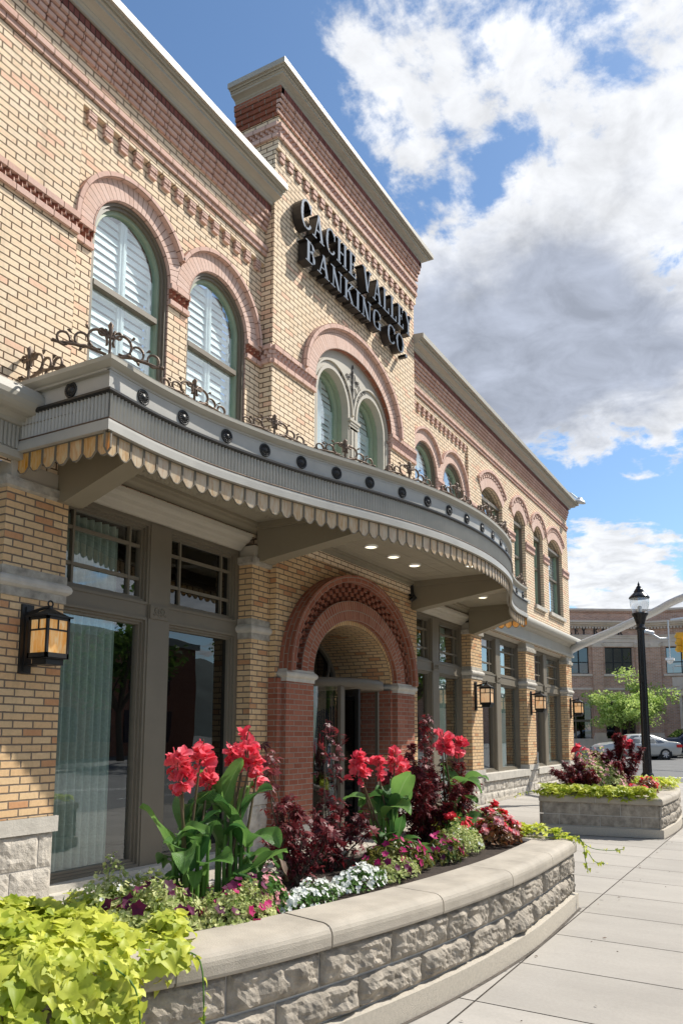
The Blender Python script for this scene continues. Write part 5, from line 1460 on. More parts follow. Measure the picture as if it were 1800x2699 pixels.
def build_planter(mirror, label):
    mx, outline = planter_geom(mirror)
    T = thing('stone_planter', (mx(5.0), -3.0, gz(5, -3)), label, 'planter', None)
    # orientation: outline runs clockwise seen from above (interior to the left of -n)
    area = sum(outline[i][0] * outline[(i + 1) % len(outline)][1] - outline[(i + 1) % len(outline)][0] * outline[i][1] for i in range(len(outline)))
    s = 1 if area < 0 else -1     # +d = inward for na=(a.y,-a.x) when area<0
    dense = []
    edge = outline + [outline[0]]
    dense = [outline[0]]
    for a, b in zip(edge, edge[1:]):
        L = math.hypot(b[0] - a[0], b[1] - a[1]); k = max(1, int(L / .12))
        for i in range(1, k + 1): dense.append((a[0] + (b[0] - a[0]) * i / k, a[1] + (b[1] - a[1]) * i / k))
    dense = dense[:-1]
    def M(p): return (mx(p[0]), p[1])
    # cap stones: rounded profile, in lengths with open joints
    capw = .36
    prof = [(-capw, -.115), (-.012, -.115), (.0, -.108), (.004, -.095), (.004, -.055), (.001, -.038), (-.008, -.022), (-.022, -.010), (-.040, -.003), (-.06, 0.0), (-capw + .02, 0.0), (-capw, -.02)]
    n = len(dense); L = [0.0]
    for i in range(n): L.append(L[-1] + math.hypot(dense[(i + 1) % n][0] - dense[i][0], dense[(i + 1) % n][1] - dense[i][1]))
    nrm = []
    for i in range(n):
        a = (Vector(dense[i]) - Vector(dense[i - 1])).normalized(); b = (Vector(dense[(i + 1) % n]) - Vector(dense[i])).normalized()
        na = Vector((a.y, -a.x)) * -s; nb = Vector((b.y, -b.x)) * -s; q = na + nb; q = q / max(q.dot(na), .35); nrm.append(q)
    corners = [i for i in range(n) if nrm[i].length > 1.08]
    cuts = set(corners); last = 0.0
    starts = sorted(set([0] + corners))
    for a, b in zip(starts, starts[1:] + [n]):
        LL = L[b] - L[a]; k = max(1, round(LL / 1.02)); tgt = [L[a] + LL * j / k for j in range(k)]
        for t_ in tgt: cuts.add(min(range(a, b + 1 if b < n else n), key=lambda i: abs(L[i] - t_)))
    cuts = sorted(cuts)
    for a, b in zip(cuts, cuts[1:] + [cuts[0] + n]):
        idx = list(range(a, b + 1)); rows = []
        for k, i in enumerate(idx):
            j = i % n; p = Vector(dense[j]); o = nrm[j]
            if k == 0: p = p + (Vector(dense[(j + 1) % n]) - p).normalized() * .005
            if k == len(idx) - 1: p = p + (Vector(dense[j - 1]) - p).normalized() * .005
            r = []
            for off, z in prof:
                q = p + o * off; r.append((mx(q.x), q.y, ztop(q.x, q.y) + z + .0015 * sin(a * 3.7)))
            rows.append(r)
        mb = MB()
        if len(rows) < 2: continue
        mb.grid(rows if (s < 0) != mirror else rows[::-1], cv=True, smooth=False)
        for r_ in (rows[0], rows[-1]): mb.face(r_)
        mb.build('cap_stone', CAPM, T)
    # joint filler
    mb = MB()
    rows = [[(mx((Vector(dense[i % n]) + nrm[i % n] * o).x), (Vector(dense[i % n]) + nrm[i % n] * o).y, ztop(*dense[i % n]) + z) for o, z in ((-.03, -.10), (-.006, -.10), (-.006, -.045), (-.02, -.016), (-.05, -.008), (-.33, -.008))] for i in range(n + 1)]
    mb.grid(rows, smooth=False); mb.build('mortar_joint', MORT, T)
    # base course
    mb = MB(); rows = [[(mx((Vector(dense[i % n]) + nrm[i % n] * o).x), (Vector(dense[i % n]) + nrm[i % n] * o).y, ztop(*dense[i % n]) + z) for o, z in ((.006, -.64), (.004, -.47), (-.03, -.465), (-.05, -.465))] for i in range(n + 1)]
    mb.grid(rows, smooth=False, uv=lambda i, j: (i * .12, j * .1)); mb.build('base_course', BASEC, T)
    # rock-faced blocks in two courses
    mb = MB()
    def at(u):
        u = u % L[n]; i = 0
        lo, hi = 0, n
        while hi - lo > 1:
            m_ = (lo + hi) // 2
            if L[m_] <= u: lo = m_
            else: hi = m_
        i = lo; f = (u - L[i]) / max(L[i + 1] - L[i], 1e-6); a = Vector(dense[i]); b = Vector(dense[(i + 1) % n]); d = (b - a).normalized()
        return a + (b - a) * f, Vector((d.y, -d.x)) * -s
    for row, (z0, z1) in enumerate(((-.295, -.115), (-.46, -.30))):
        for ci, (a, b) in enumerate(zip(starts, starts[1:] + [n])):
            la, lb = L[a], L[b]; u = la; k = 0
            smoothend = (ci == 0)
            bl = .58 if not smoothend else .62
            k0 = max(1, round((lb - la) / bl)); w = (lb - la) / k0; cut = [la] + [la + w * (q + (.5 if row else 0)) for q in range(0 if row else 1, k0)] + [lb]
            cut = sorted(set(cut))
            for q, (p0, p1) in enumerate(zip(cut, cut[1:])):
                amp = .008 if smoothend else .052
                def fn(uu, vv, d, amp=amp):
                    p, o = at(min(max(uu, la + 1e-4), lb - 1e-4)); p = p + o * (-.045 + d * 1.0)
                    return (mx(p.x), p.y, ztop(p.x, p.y) + vv)
                rock_block(mb, p0 + .004, p1 - .004, z0 + .003, z1 - .003, 0, amp, 0, seed=row * 31 + ci * 7 + q * 2.3 + (50 if mirror else 0), fn=fn, nx=max(4, int((p1 - p0) / .020)), nz=9)
    rows = [[(mx((Vector(dense[i % n]) + nrm[i % n] * -.05).x), (Vector(dense[i % n]) + nrm[i % n] * -.05).y, ztop(*dense[i % n]) + z) for z in (-.47, -.10)] for i in range(n + 1)]
    mb.grid(rows, smooth=False, m=1); mb.build('block_wall', [ROCK, MORT], T)
    inn = [M(tuple(Vector(dense[i]) + nrm[i] * -.33)) for i in range(n)]
    mb = MB(); mb.face([(x, y, ztop(mx(x), y) - .06) for x, y in (inn if not mirror else inn[::-1])]); so = mb.build('soil', SOIL, T)
    return T


build_planter(False, 'near stone planter with rounded cap, rock faced sides and pink canna flowers')
build_planter(True, 'far stone planter with flat fronted end beside the black street lamp')

# ------------------------------------------------------------------ planting
def unit(v): v = Vector(v); return v.normalized() if v.length > 1e-9 else Vector((0, 0, 1))


def rdir(up=0.3):
    a = rnd.uniform(0, 2 * pi); z = rnd.uniform(-1, 1) * (1 - up) + up; r = math.sqrt(max(0, 1 - min(z * z, 1)))
    return unit((r * cos(a), r * sin(a), z))


def blade(mb, base, d, L, W, droop=0.6, fold=0.25, wave=0.02, n=9, m=0, twist=0.0, pw=0.75):
    """long curved leaf with a folded midrib"""
    p = Vector(base); d = unit(d); rows = []; up = Vector((0, 0, 1)); uvc = (rnd.random() * 90, rnd.random() * 90)
    side = unit(d.cross(up)) if abs(d.z) < .98 else Vector((1, 0, 0)); side = Matrix.Rotation(twist, 3, d) @ side
    for i in range(n + 1):
        t = i / n; w = W * (sin(pi * min(t * .92 + .06, 1)) ** pw) * (1 - .15 * t) * (1 if i < n else .02)
        nrm = unit(side.cross(d)); nrm = nrm if nrm.z > 0 else -nrm
        wv = wave * sin(t * 9 + base[0] * 30)
        rows.append([p - side * w + nrm * (fold * w + wv), p - side * w * .5 + nrm * (fold * w * .35), p, p + side * w * .5 + nrm * (fold * w * .35), p + side * w + nrm * (fold * w - wv)])
        p = p + d * (L / n); d = unit(d + Vector((0, 0, -droop / n * (0.4 + 1.6 * t))))
        side = unit(side - d * side.dot(d))
    K = (int(uvc[0]), int(uvc[1])); mb.grid(rows, m=m, uv=lambda i, j: (K[0] + .04 + .23 * j, K[1] + .02 + .96 * i / n))


def palmate(mb, p, nrm, r, lobes=5, m=0, spread=2.3, width=.2):
    nrm = unit(nrm); a = nrm.orthogonal().normalized(); a = Matrix.Rotation(rnd.uniform(0, 6.28), 3, nrm) @ a; b = nrm.cross(a); uvc = (rnd.random() * 90, rnd.random() * 90)
    for k in range(lobes):
        th = (k - (lobes - 1) / 2) * spread / (lobes - 1); l = r * (1 - .32 * abs(th) / spread * 2)
        d = a * cos(th) + b * sin(th); s = nrm.cross(d); dr = nrm * (-l * .18)
        mb.face([p, p + d * l * .5 + s * l * width, p + d * l + dr * 1.5, p + d * l * .5 - s * l * width], uv=[uvc] * 4, m=m)


LOBE = [(-.14, .0), (-.30, .22), (-.20, .50), (.02, .74), (.14, .44), (.42, .38), (.74, .20), (1.05, .0)]
SPINE = [(-.14, .0), (-.06, .0), (.0, .0), (.08, .0), (.16, .0), (.42, .0), (.72, .0), (1.05, .0)]


def vineleaf(mb, p, nrm, r, m=0, dirv=None):
    nrm = unit(nrm); a = dirv if dirv is not None else rdir(0); a = a - nrm * a.dot(nrm); a = unit(a); b = nrm.cross(a); uvc = (rnd.random() * 90, rnd.random() * 90)
    f = rnd.uniform(.15, .55); dr = rnd.uniform(.12, .5); cu = rnd.uniform(-.25, .25)
    def P(q, s): return p + a * (q[0] * r) + b * (s * q[1] * r * (1 - .25 * f)) + nrm * (r * (f * q[1] * (1.2 - q[1]) - dr * q[0] * abs(q[0]) + cu * s * q[1] * q[0]))
    rows = [[P(L_, 1), P((( S_[0] + L_[0]) / 2, L_[1] / 2), 1), P(S_, 1), P(((S_[0] + L_[0]) / 2, L_[1] / 2), -1), P(L_, -1)] for L_, S_ in zip(LOBE, SPINE)]
    mb.grid(rows, m=m, uvc=uvc)


def smallleaf(mb, p, nrm, r, m=0, w=.42):
    nrm = unit(nrm); a = unit(nrm.orthogonal()); a = Matrix.Rotation(rnd.uniform(0, 6.28), 3, nrm) @ a; b = nrm.cross(a); uvc = (rnd.random() * 90, rnd.random() * 90)
    mb.face([p - a * r * .5, p + b * r * w * .8 + nrm * r * .1, p + a * r * .6, p - b * r * w * .8 + nrm * r * .1], uv=[uvc] * 4, m=m)


def flower(mb, p, nrm, r, n=5, m=0, width=.5, cup=.25, mc=None):
    nrm = unit(nrm); a = unit(nrm.orthogonal()); b = nrm.cross(a); o = rnd.uniform(0, 6); uvc = (rnd.random() * 90, rnd.random() * 90)
    for k in range(n):
        t = o + 2 * pi * k / n; d = a * cos(t) + b * sin(t); s = nrm.cross(d)
        mb.face([p, p + d * r * .55 + s * r * width + nrm * r * cup * .6, p + d * r + nrm * r * cup, p + d * r * .55 - s * r * width + nrm * r * cup * .6], uv=[uvc] * 4, m=m)
    if mc is not None:
        mb.face([p + nrm * r * .1 + (a * cos(q) + b * sin(q)) * r * .16 for q in (0, 2.1, 4.2)], uv=[uvc] * 3, m=mc)


def soilz(x, y): return ztop(x, y) - .05


def canna(label, x, y, heads, nleaf=11, h=.62, seed=1, lean=0.0, group=None, scale=1.0, dead=False, leafL=.42):
    global rnd
    old = rnd; rnd = random.Random(seed); z0 = soilz(x, y)
    T = thing('canna_plant', (x, y, z0), label, 'flowering plant', group)
    base = Vector((x, y, z0)); ns = max(len(heads), 2)
    for i, hd in enumerate(heads):
        b = base + Vector((rnd.uniform(-.09, .09), rnd.uniform(-.07, .07), 0)); H = Vector(hd)
        mb = MB(); mid = b.lerp(H, .5) + Vector((rnd.uniform(-.02, .02), rnd.uniform(-.02, .02), 0)); mb.tube([b, b.lerp(mid, .6), mid, mid.lerp(H, .55), H], [.013, .012, .009, .007, .005], 7, uvc=(.3, .3)); mb.build('stem', CSTEM, T)
        g = MB(); R_ = .064 * scale
        for k in range(10):
            c = H + Vector((rnd.gauss(0, .32), rnd.gauss(0, .32), rnd.uniform(-.75, .75))) * R_
            ax = unit((c - H) + Vector((0, 0, .03)))
            for q in range(rnd.choice((3, 4))):
                d = unit(ax + rdir(0.1) * .9); L_ = rnd.uniform(.045, .068) * scale; blade(g, c, d, L_, L_ * rnd.uniform(.42, .60), droop=rnd.uniform(.2, 1.3), fold=.3, wave=.004, n=5, pw=.6, twist=rnd.uniform(-1, 1))
        for k in range(5):  # buds above and spent bracts below
            g.tube([H + Vector((rnd.gauss(0, .01), rnd.gauss(0, .01), -.02)), H + Vector((rnd.gauss(0, .02), rnd.gauss(0, .02), rnd.uniform(.05, .09))) * scale], [.006, .003], 5, m=1 if k % 2 else 0, uvc=(.5, .4))
        for k in range(3):
            d = unit(Vector((rnd.gauss(0, 1), rnd.gauss(0, 1), -1.2))); blade(g, H + Vector((0, 0, -.04)), d, .06 * scale, .014, droop=.4, n=4)
        g.build('flower_head', [CORAL, CSTEM], T)
    for k in range(nleaf):
        a = rnd.uniform(0, 2 * pi); zz = h * (rnd.random() ** .8) * .72; b = base + Vector((rnd.uniform(-.1, .1), rnd.uniform(-.07, .07), zz)); rise = .75 + zz / h * 2.0
        d = Vector((cos(a), sin(a), rise * rnd.choice((.25, .5, .9, 1.2)))); L_ = leafL * rnd.uniform(.6, 1.1); g = MB()
        g.tube([b - Vector((0, 0, zz * .9)), b], [.012, .009], 6, uvc=(.1, .1)); blade(g, b, d, L_, L_ * rnd.uniform(.18, .25), droop=rnd.choice((.5, 1.0, 1.7, 2.4)), fold=.42, wave=.016, n=13, pw=.8, twist=rnd.uniform(-.5, .5))
        g.build('leaf', CANNA, T)
    if dead:
        g = MB(); blade(g, base + Vector((.1, -.05, .22)), (.5, -.5, .25), .28, .03, droop=3.2, fold=.9); g.build('withered_leaf', RUST, T)
    rnd = old; return T


def shrub(label, x, y, h, w, n=420, seed=2, lsz=.075, group='dark burgundy shrubs in the planters', z0=None, spikes=()):
    global rnd
    old = rnd; rnd = random.Random(seed); z0 = soilz(x, y) if z0 is None else z0; base = Vector((x, y, z0))
    T = thing('burgundy_shrub', (x, y, z0), label, 'shrub', group)
    st = MB(); lf = MB(); tips = []
    nb = 16
    for i in range(nb):
        a = rnd.uniform(0, 2 * pi); r = w / 2 * math.sqrt(rnd.random()); t = Vector((x + r * cos(a), y + r * sin(a) * .85, z0 + h * (1 - .55 * (r / (w / 2)) ** 1.6) * rnd.uniform(.68, 1.0)))
        tips.append(t)
    for s_ in spikes: tips.append(Vector(s_))
    for ti, t in enumerate(tips):
        mid = base.lerp(t, .5) + Vector((rnd.gauss(0, .03), rnd.gauss(0, .03), .03)); pts = [base + Vector((rnd.gauss(0, .02), rnd.gauss(0, .02), 0)), base.lerp(mid, .6), mid, mid.lerp(t, .5), t]
        st.tube(pts, [.007, .006, .005, .004, .002], 5, uvc=(.7, .7))
        k = max(4, int(n / len(tips) * (1 if ti < nb else .6)))
        for j in range(k):
            u = 1 - rnd.random() ** 1.5 * .92; i0 = min(int(u * 4), 3); c = pts[i0].lerp(pts[i0 + 1], u * 4 - i0); off = rdir(.1) * rnd.uniform(.02, .12) * (1.15 - u * .75)
            c = c + off; palmate(lf, c, unit(off + Vector((.1, -.25, .5)) + rdir(.2) * .6), lsz * rnd.uniform(.6, 1.2), lobes=rnd.choice((3, 5, 5)), width=.13)
    st.build('stem', BARK, T); lf.build('foliage', BURG, T); rnd = old; return T


def mound(label, x, y, rx, ry, h, mats, nl, nf=0, leaf=.028, petal=.02, fm=1, seed=3, name='bedding_plant', cat='flowering plant', group=None, fshape=5, z0=None, wl=.42, cluster=0, green=0):
    global rnd
    old = rnd; rnd = random.Random(seed); z0 = soilz(x, y) if z0 is None else z0
    T = thing(name, (x, y, z0), label, cat, group); g = MB(); f = MB()
    def pt(k=1.0):
        a = rnd.uniform(0, 2 * pi); r = math.sqrt(rnd.random()); hh = h * math.sqrt(max(.03, 1 - r * r)) * (0.75 + .45 * noise.noise(Vector((x * 3 + r * cos(a) * 2.4, y * 3 + r * sin(a) * 2.4, seed))))
        return Vector((x + rx * r * cos(a), y + ry * r * sin(a), z0 + hh * k)), unit((cos(a) * r, sin(a) * r, 1.1 - r * .6))
    for i in range(nl):
        p, n_ = pt(rnd.uniform(.45, 1.05)); smallleaf(g, p, unit(n_ + rdir(0) * .8), leaf * rnd.uniform(.6, 1.3), w=wl)
    for i in range(14):
        p, n_ = pt(.9); g.tube([Vector((x + (p.x - x) * .4, y + (p.y - y) * .4, z0)), p], [.004, .002], 4, uvc=(.2, .2))
    g.build('foliage', mats[0], T)
    if nf:
        cl = [pt(rnd.uniform(.98, 1.12)) for _ in range(cluster)] if cluster else None
        for i in range(nf):
            p, n_ = pt(rnd.uniform(.98, 1.12)) if not cl else cl[i % cluster]
            if cl: p = p + rdir(.2) * rnd.uniform(.0, .045)
            mi = rnd.randrange(len(mats) - 1); flower(f, p, unit(n_ + Vector((0, -.3, 0)) + rdir(0) * .6), petal * rnd.uniform(.75, 1.2), n=fshape, m=mi, width=.42)
        f.build('blossom', mats[1:], T)
    rnd = old; return T


def vine_mass(label, pts, zf, n, size, seed, name='sweet_potato_vine', trails=(), base=None, props=None):
    """pts(): random (x, y) inside the patch; zf(x, y): surface height"""
    global rnd
    old = rnd; rnd = random.Random(seed)
    b = base; T = thing(name, b, label, 'trailing plant', 'lime green trailing vines'); g = MB(); s = MB()
    for i in range(n):
        x, y, z, nr = pts(); d = rdir(.1) * .5
        vineleaf(g, Vector((x, y, z)), unit(Vector(nr) + d), size * rnd.choice((.45, .6, .8, 1.0, 1.2)) * rnd.uniform(.85, 1.1))
    for tr in trails:
        P = catmull3(tr, 6); s.tube(P, .0035, 5, uvc=(.4, .4)); m_ = len(P)
        for k in range(2, m_):
            if rnd.random() < .75: vineleaf(g, P[k] + rdir(0) * .015, unit(rdir(.4) + Vector((0, -.6, .3))), size * rnd.uniform(.4, .85) * (1.1 - .6 * k / m_), dirv=Vector((0, -.2, -1)))
    g.build('foliage', VINE, T)
    if s.f: s.build('stem', GREENL, T)
    rnd = old; return T


def catmull3(P, n):
    out = []
    for i in range(len(P) - 1):
        p0 = Vector(P[max(i - 1, 0)]); p1 = Vector(P[i]); p2 = Vector(P[i + 1]); p3 = Vector(P[min(i + 2, len(P) - 1)])
        for k in range(n):
            t = k / n; out.append(0.5 * (2 * p1 + (p2 - p0) * t + (2 * p0 - 5 * p1 + 4 * p2 - p3) * t * t + (3 * p1 - p0 - 3 * p2 + p3) * t ** 3))
    out.append(Vector(P[-1])); return out


FRONT = resample(catmull([P1[1]] + P1[2:], 8), .05)


def build_planting():
    cg = 'pink flowering cannas'
    canna('tallest coral flowered canna with big green leaves at the near end of the planter', 3.72, -2.96, [(3.714, -2.95, -.12), (3.82, -2.95, -.045), (3.94, -2.95, -.21), (3.80, -3.0, -.13)], 22, .70, 11, group=cg, scale=1.05, dead=True, leafL=.35)
    canna('coral flowered canna left of the tallest one, in front of the dark window', 3.38, -2.93, [(3.25, -2.93, -.14), (3.44, -2.93, -.10), (3.54, -2.9, -.26), (3.27, -2.95, -.21)], 20, .70, 12, group=cg, scale=1.05, leafL=.37)
    canna('coral flowered canna between the burgundy shrubs in front of the entrance arch', 5.62, -3.0, [(5.21, -2.95, -.20), (5.51, -2.95, -.24), (5.83, -2.95, -.19), (5.97, -2.95, -.27), (5.19, -2.97, -.27)], 22, .66, 13, group=cg, scale=1.1, leafL=.37)
    canna('coral flowered canna rising out of the farther burgundy shrub', 7.05, -2.97, [(6.78, -2.97, -.02), (7.24, -2.95, -.10), (6.74, -3.0, -.07)], 18, .74, 14, group=cg, scale=1.2, leafL=.38)
    canna('small canna with one coral flower in the far planter', 13.6, -3.0, [(13.2, -2.7, -.22), (14.1, -3.3, -.1)], 9, .55, 15, group=cg, scale=1.3, leafL=.36)
    shrub('airy burgundy shrub right of the tallest canna', 4.42, -2.92, .60, .72, 620, 21, .066, spikes=[(4.08, -2.9, -.05), (4.15, -2.8, -.1), (4.3, -2.8, -.15)])
    shrub('tall burgundy shrub in front of the revolving door', 4.98, -2.84, .68, .74, 620, 22, .066, spikes=[(5.0, -2.8, .10), (5.12, -2.85, .02), (4.9, -2.9, 0.0), (5.05, -2.9, -.1)])
    shrub('dense dark burgundy shrub at the far half of the near planter', 6.75, -2.80, .98, 1.15, 1900, 23, .070, spikes=[(6.75, -2.85, .18), (6.68, -2.85, .12)])
    shrub('burgundy shrub behind the lime vine end of the near planter', 7.15, -2.95, .80, .7, 800, 26, .068)
    shrub('dark round burgundy shrub at the left of the far planter', 13.15, -2.62, .72, 1.0, 1100, 24, .085)
    shrub('reddish burgundy shrub beside the street lamp in the far planter', 14.3, -3.2, 1.08, 1.8, 2400, 25, .09)
    # low bedding, near planter
    bg = 'low bedding plants in the near planter'
    mound('pale variegated bedding plant with dark petunias beside the lime vine', 3.02, -3.02, .30, .26, .30, [VAR, DPET], 1900, 26, .030, .036, seed=31, group=None)
    mound('pale yellow green bedding plant below the first canna', 3.36, -3.24, .30, .17, .24, [VAR, DPET, MPET], 1900, 34, .028, .030, seed=32)
    mound('loose pale green bedding plant at the back edge left of the first canna', 3.10, -2.66, .30, .22, .32, [VAR, WPET], 1100, 14, .03, .016, seed=30)
    mound('long low mound of small white flowers along the planter cap', 3.98, -3.30, .34, .12, .13, [GREENL, WPET], 900, 190, .024, .018, seed=33)
    mound('rounded mound of small white flowers ahead of the magenta flowers', 4.55, -3.32, .30, .13, .15, [GREENL, WPET], 900, 220, .024, .018, seed=34)
    mound('pink spiky flowers under the leaves of the first canna', 3.66, -3.24, .16, .1, .26, [GREENL, PPET], 600, 60, .03, .02, seed=43)
    mound('dark green and bronze leaved impatiens with magenta flowers', 5.28, -3.22, .40, .24, .24, [IMPL, MPET], 1000, 34, .055, .032, seed=35, wl=.26)
    mound('yellow green leafy plant in front of the magenta impatiens', 4.98, -3.38, .26, .12, .16, [VAR, DPET], 900, 14, .026, .03, seed=36)
    mound('magenta impatiens nearest the cap at the middle of the planter', 5.85, -3.36, .26, .15, .2, [IMPL, MPET, DPET], 600, 28, .055, .034, seed=37, wl=.26)
    mound('rounded pale yellow green mound beside the scarlet flowers', 6.32, -3.30, .30, .2, .26, [VAR, WPET], 1700, 20, .026, .014, seed=38)
    mound('scarlet and pink begonia with bronze leaves on the planter edge', 6.98, -3.42, .32, .2, .3, [BRZL, RPET, PPET, PPET], 700, 230, .045, .026, seed=39, cluster=20)
    mound('scarlet geranium heads behind the pale mound', 6.62, -3.18, .2, .14, .34, [GREENL, RPET], 300, 110, .04, .024, seed=40, cluster=5)
    mound('bright scarlet geranium heads beside the far lime vine', 7.35, -3.25, .2, .16, .36, [GREENL, RPET], 400, 160, .04, .026, seed=41, cluster=7)
    mound('pale green fine leaved mound between the scarlet flowers and lime vine', 7.55, -3.05, .28, .25, .30, [VAR, WPET], 1200, 20, .028, .014, seed=42)
    # far planter bedding
    mound('pinkish green feathery plant in the middle of the far planter', 13.75, -2.85, .70, .5, .80, [VAR, PPET], 3200, 260, .05, .03, seed=51)
    mound('scarlet begonia at the street side of the far planter', 13.75, -3.62, .5, .22, .3, [BRZL, RPET, PPET], 800, 260, .05, .035, seed=52, cluster=18)
    mound('pale green mound beside the scarlet begonia of the far planter', 14.4, -3.6, .45, .2, .3, [VAR, RPET], 800, 60, .04, .03, seed=53)
    # lime vines
    def near_pts():
        while True:
            k = rnd.random(); i = int(len(FRONT) * (0.62 + .38 * rnd.random())) ; i = min(i, len(FRONT) - 2)
            a, b = Vector(FRONT[i]), Vector(FRONT[i + 1]); t = (b - a).normalized(); inw = Vector((t.y, -t.x)); p = a + (b - a) * rnd.random()
            s_ = rnd.uniform(-.75, 1.15)       # <0 hanging down, >0 distance inside
            lim = 2.70 + .13 * sin(p.y * 9 + s_ * 4) + (.10 if s_ > .2 else 0) - (.22 if s_ < -.1 else 0)
            if s_ > 0:
                q = p + inw * s_
                if q.x > lim + s_ * .28 or q.x < .9 or q.y > -2.38: continue
                z = ztop(q.x, q.y) + .02 + .09 * noise.noise(Vector((q.x * 4, q.y * 4, 1))) + .03 * min(1, s_ * 3) + rnd.uniform(-.09, .03)
                return q.x, q.y, z, (inw.x * -.35, inw.y * -.35, 1)
            if p.x > lim: continue
            hang = -s_; q = p - inw * (.04 + .10 * min(1, hang * 5) + rnd.uniform(-.05, .02))
            if hang > .40 + .22 * noise.noise(Vector((p.x * 5, p.y * 5, 0))) : continue
            return q.x, q.y, ztop(p.x, p.y) + .07 - hang, (-inw.x, -inw.y, .7)
    vine_mass('mass of lime green vine leaves spilling over the near corner of the planter', near_pts, None, 5200, .064, 61, base=(2.1, -3.0, soilz(2.1, -3.0)),
              trails=[[(2.55, -3.45, ztop(2.5, -3.4)), (2.62, -3.62, ztop(2.5, -3.4) + .02), (2.6, -3.68, -1.1), (2.62, -3.66, -1.25)], [(2.3, -3.4, -.85), (2.35, -3.55, -.95), (2.38, -3.56, -1.2)]])
    def tip_pts():
        while True:
            x = rnd.uniform(7.05, 7.95); y = rnd.uniform(-3.95, -2.4); e = 7.33 + (y + 4.03) * .295
            if x > e + .12 or x < e - .55 + .3 * sin(y * 5) or (y < -3.6 and x < 7.2): continue
            over = x - e
            return x, y, ztop(x, y) + .05 + .05 * noise.noise(Vector((x * 6, y * 6, 2))) + rnd.uniform(-.03, .05) - max(0, over) * 1.2, (.3, -.1, 1)
    vine_mass('lime green vine trailing over the far tip of the near planter', tip_pts, None, 560, .066, 62, base=(7.5, -3.2, soilz(7.5, -3.2)),
              trails=[[(7.2, -3.85, -.92), (7.32, -4.03, -.90), (7.38, -4.10, -1.0), (7.45, -4.16, -1.12), (7.5, -4.24, -1.14)],
                      [(7.3, -3.9, -.90), (7.42, -4.0, -.92), (7.55, -4.12, -1.02), (7.72, -4.28, -1.05), (7.8, -4.36, -1.04)],
                      [(7.15, -3.8, -.90), (7.3, -4.06, -.90), (7.36, -4.1, -1.1), (7.36, -4.12, -1.2)],
                      [(7.5, -3.5, -.9), (7.68, -3.6, -.88), (7.85, -3.75, -.95)]])
    def far_pts():
        while True:
            u = rnd.random(); y = -2.32 - 1.62 * u; xe = 12.22 + .5 * u * 1.0; d = rnd.uniform(-.07, .85)
            if d > .3 + .35 * (1 - u) + .15 * sin(y * 7): continue
            x = xe + d
            return x, y, ztop(x, y) + .06 + .05 * noise.noise(Vector((x * 5, y * 5, 3))) + rnd.uniform(-.03, .06) - (max(0, -d) * 1.3), (-.3, 0, 1)
    vine_mass('band of lime green vine along the flat end of the far planter', far_pts, None, 1500, .075, 63, base=(12.7, -3.1, soilz(12.7, -3.1)),
              trails=[[(12.3, -2.4, -.85), (12.2, -2.2, -.84), (12.15, -2.05, -.9)], [(12.3, -2.3, -.85), (12.12, -2.1, -.86), (12.05, -1.95, -.93)]])
    def far2_pts():
        x = rnd.uniform(14.6, 15.9); y = rnd.uniform(-3.95, -3.2); return x, y, ztop(x, y) + .12 * rnd.random() + .05, (0, -.2, 1)
    vine_mass('lime green vine at the street lamp side of the far planter', far2_pts, None, 500, .075, 64, base=(15.2, -3.6, soilz(15.2, -3.6)))


build_planting()


def build_litter():
    # dirt line along the foot of the near planter and a few fallen bits on the slabs
    P = resample(catmull([P1[0], P1[1]] , 1) , .04)[::-1][::-1]; F_ = resample([P1[0], P1[1]], .04) + FRONT
    for nm, fx in (('near', lambda x: x), ('far', lambda x: 2 * PM - x)):
        mb = MB()
        for a, b in zip(F_, F_[1:]):
            d = Vector((b[0] - a[0], b[1] - a[1])); 
            if d.length < 1e-6 or d.length > .2: continue
            d.normalize(); n_ = Vector((-d.y, d.x)); w0 = .012 + .012 * noise.noise(Vector((a[0] * 7, a[1] * 7, 0))); w1 = .012 + .012 * noise.noise(Vector((b[0] * 7, b[1] * 7, 0)))
            q = [(a[0] - n_.x * -.03, a[1] - n_.y * -.03), (b[0] - n_.x * -.03, b[1] - n_.y * -.03), (b[0] - n_.x * w1, b[1] - n_.y * w1), (a[0] - n_.x * w0, a[1] - n_.y * w0)]
            mb.face([(fx(x), y, gz(x, y) + .004) for x, y in q])
        struct(mb, 'planter_joint', bpy.data.materials['joint_dirt'])
    g = MB(); r_ = random.Random(5)
    for i in range(90):
        x = r_.uniform(3.2, 14); y = -4.12 - r_.random() ** 2 * 1.6 if x < 12 or True else 0
        if i % 3 == 0: x = r_.uniform(5, 12.3); y = r_.uniform(-2.2, -.2)
        c = Vector((x, y, gz(x, y) + .006)); s_ = r_.uniform(.006, .02); t = r_.uniform(0, 6)
        g.face([c + Vector((s_ * cos(t), s_ * sin(t), .003)), c + Vector((-s_ * .4 * sin(t), s_ * .4 * cos(t), .006)), c - Vector((s_ * cos(t), s_ * sin(t), 0)), c + Vector((s_ * .4 * sin(t), -s_ * .4 * cos(t), .001))])
    g.build('leaf_litter', RUST, None, {'kind': 'stuff', 'label': 'small fallen leaves and grit scattered on the sidewalk slabs', 'category': 'leaf litter'})


build_litter()


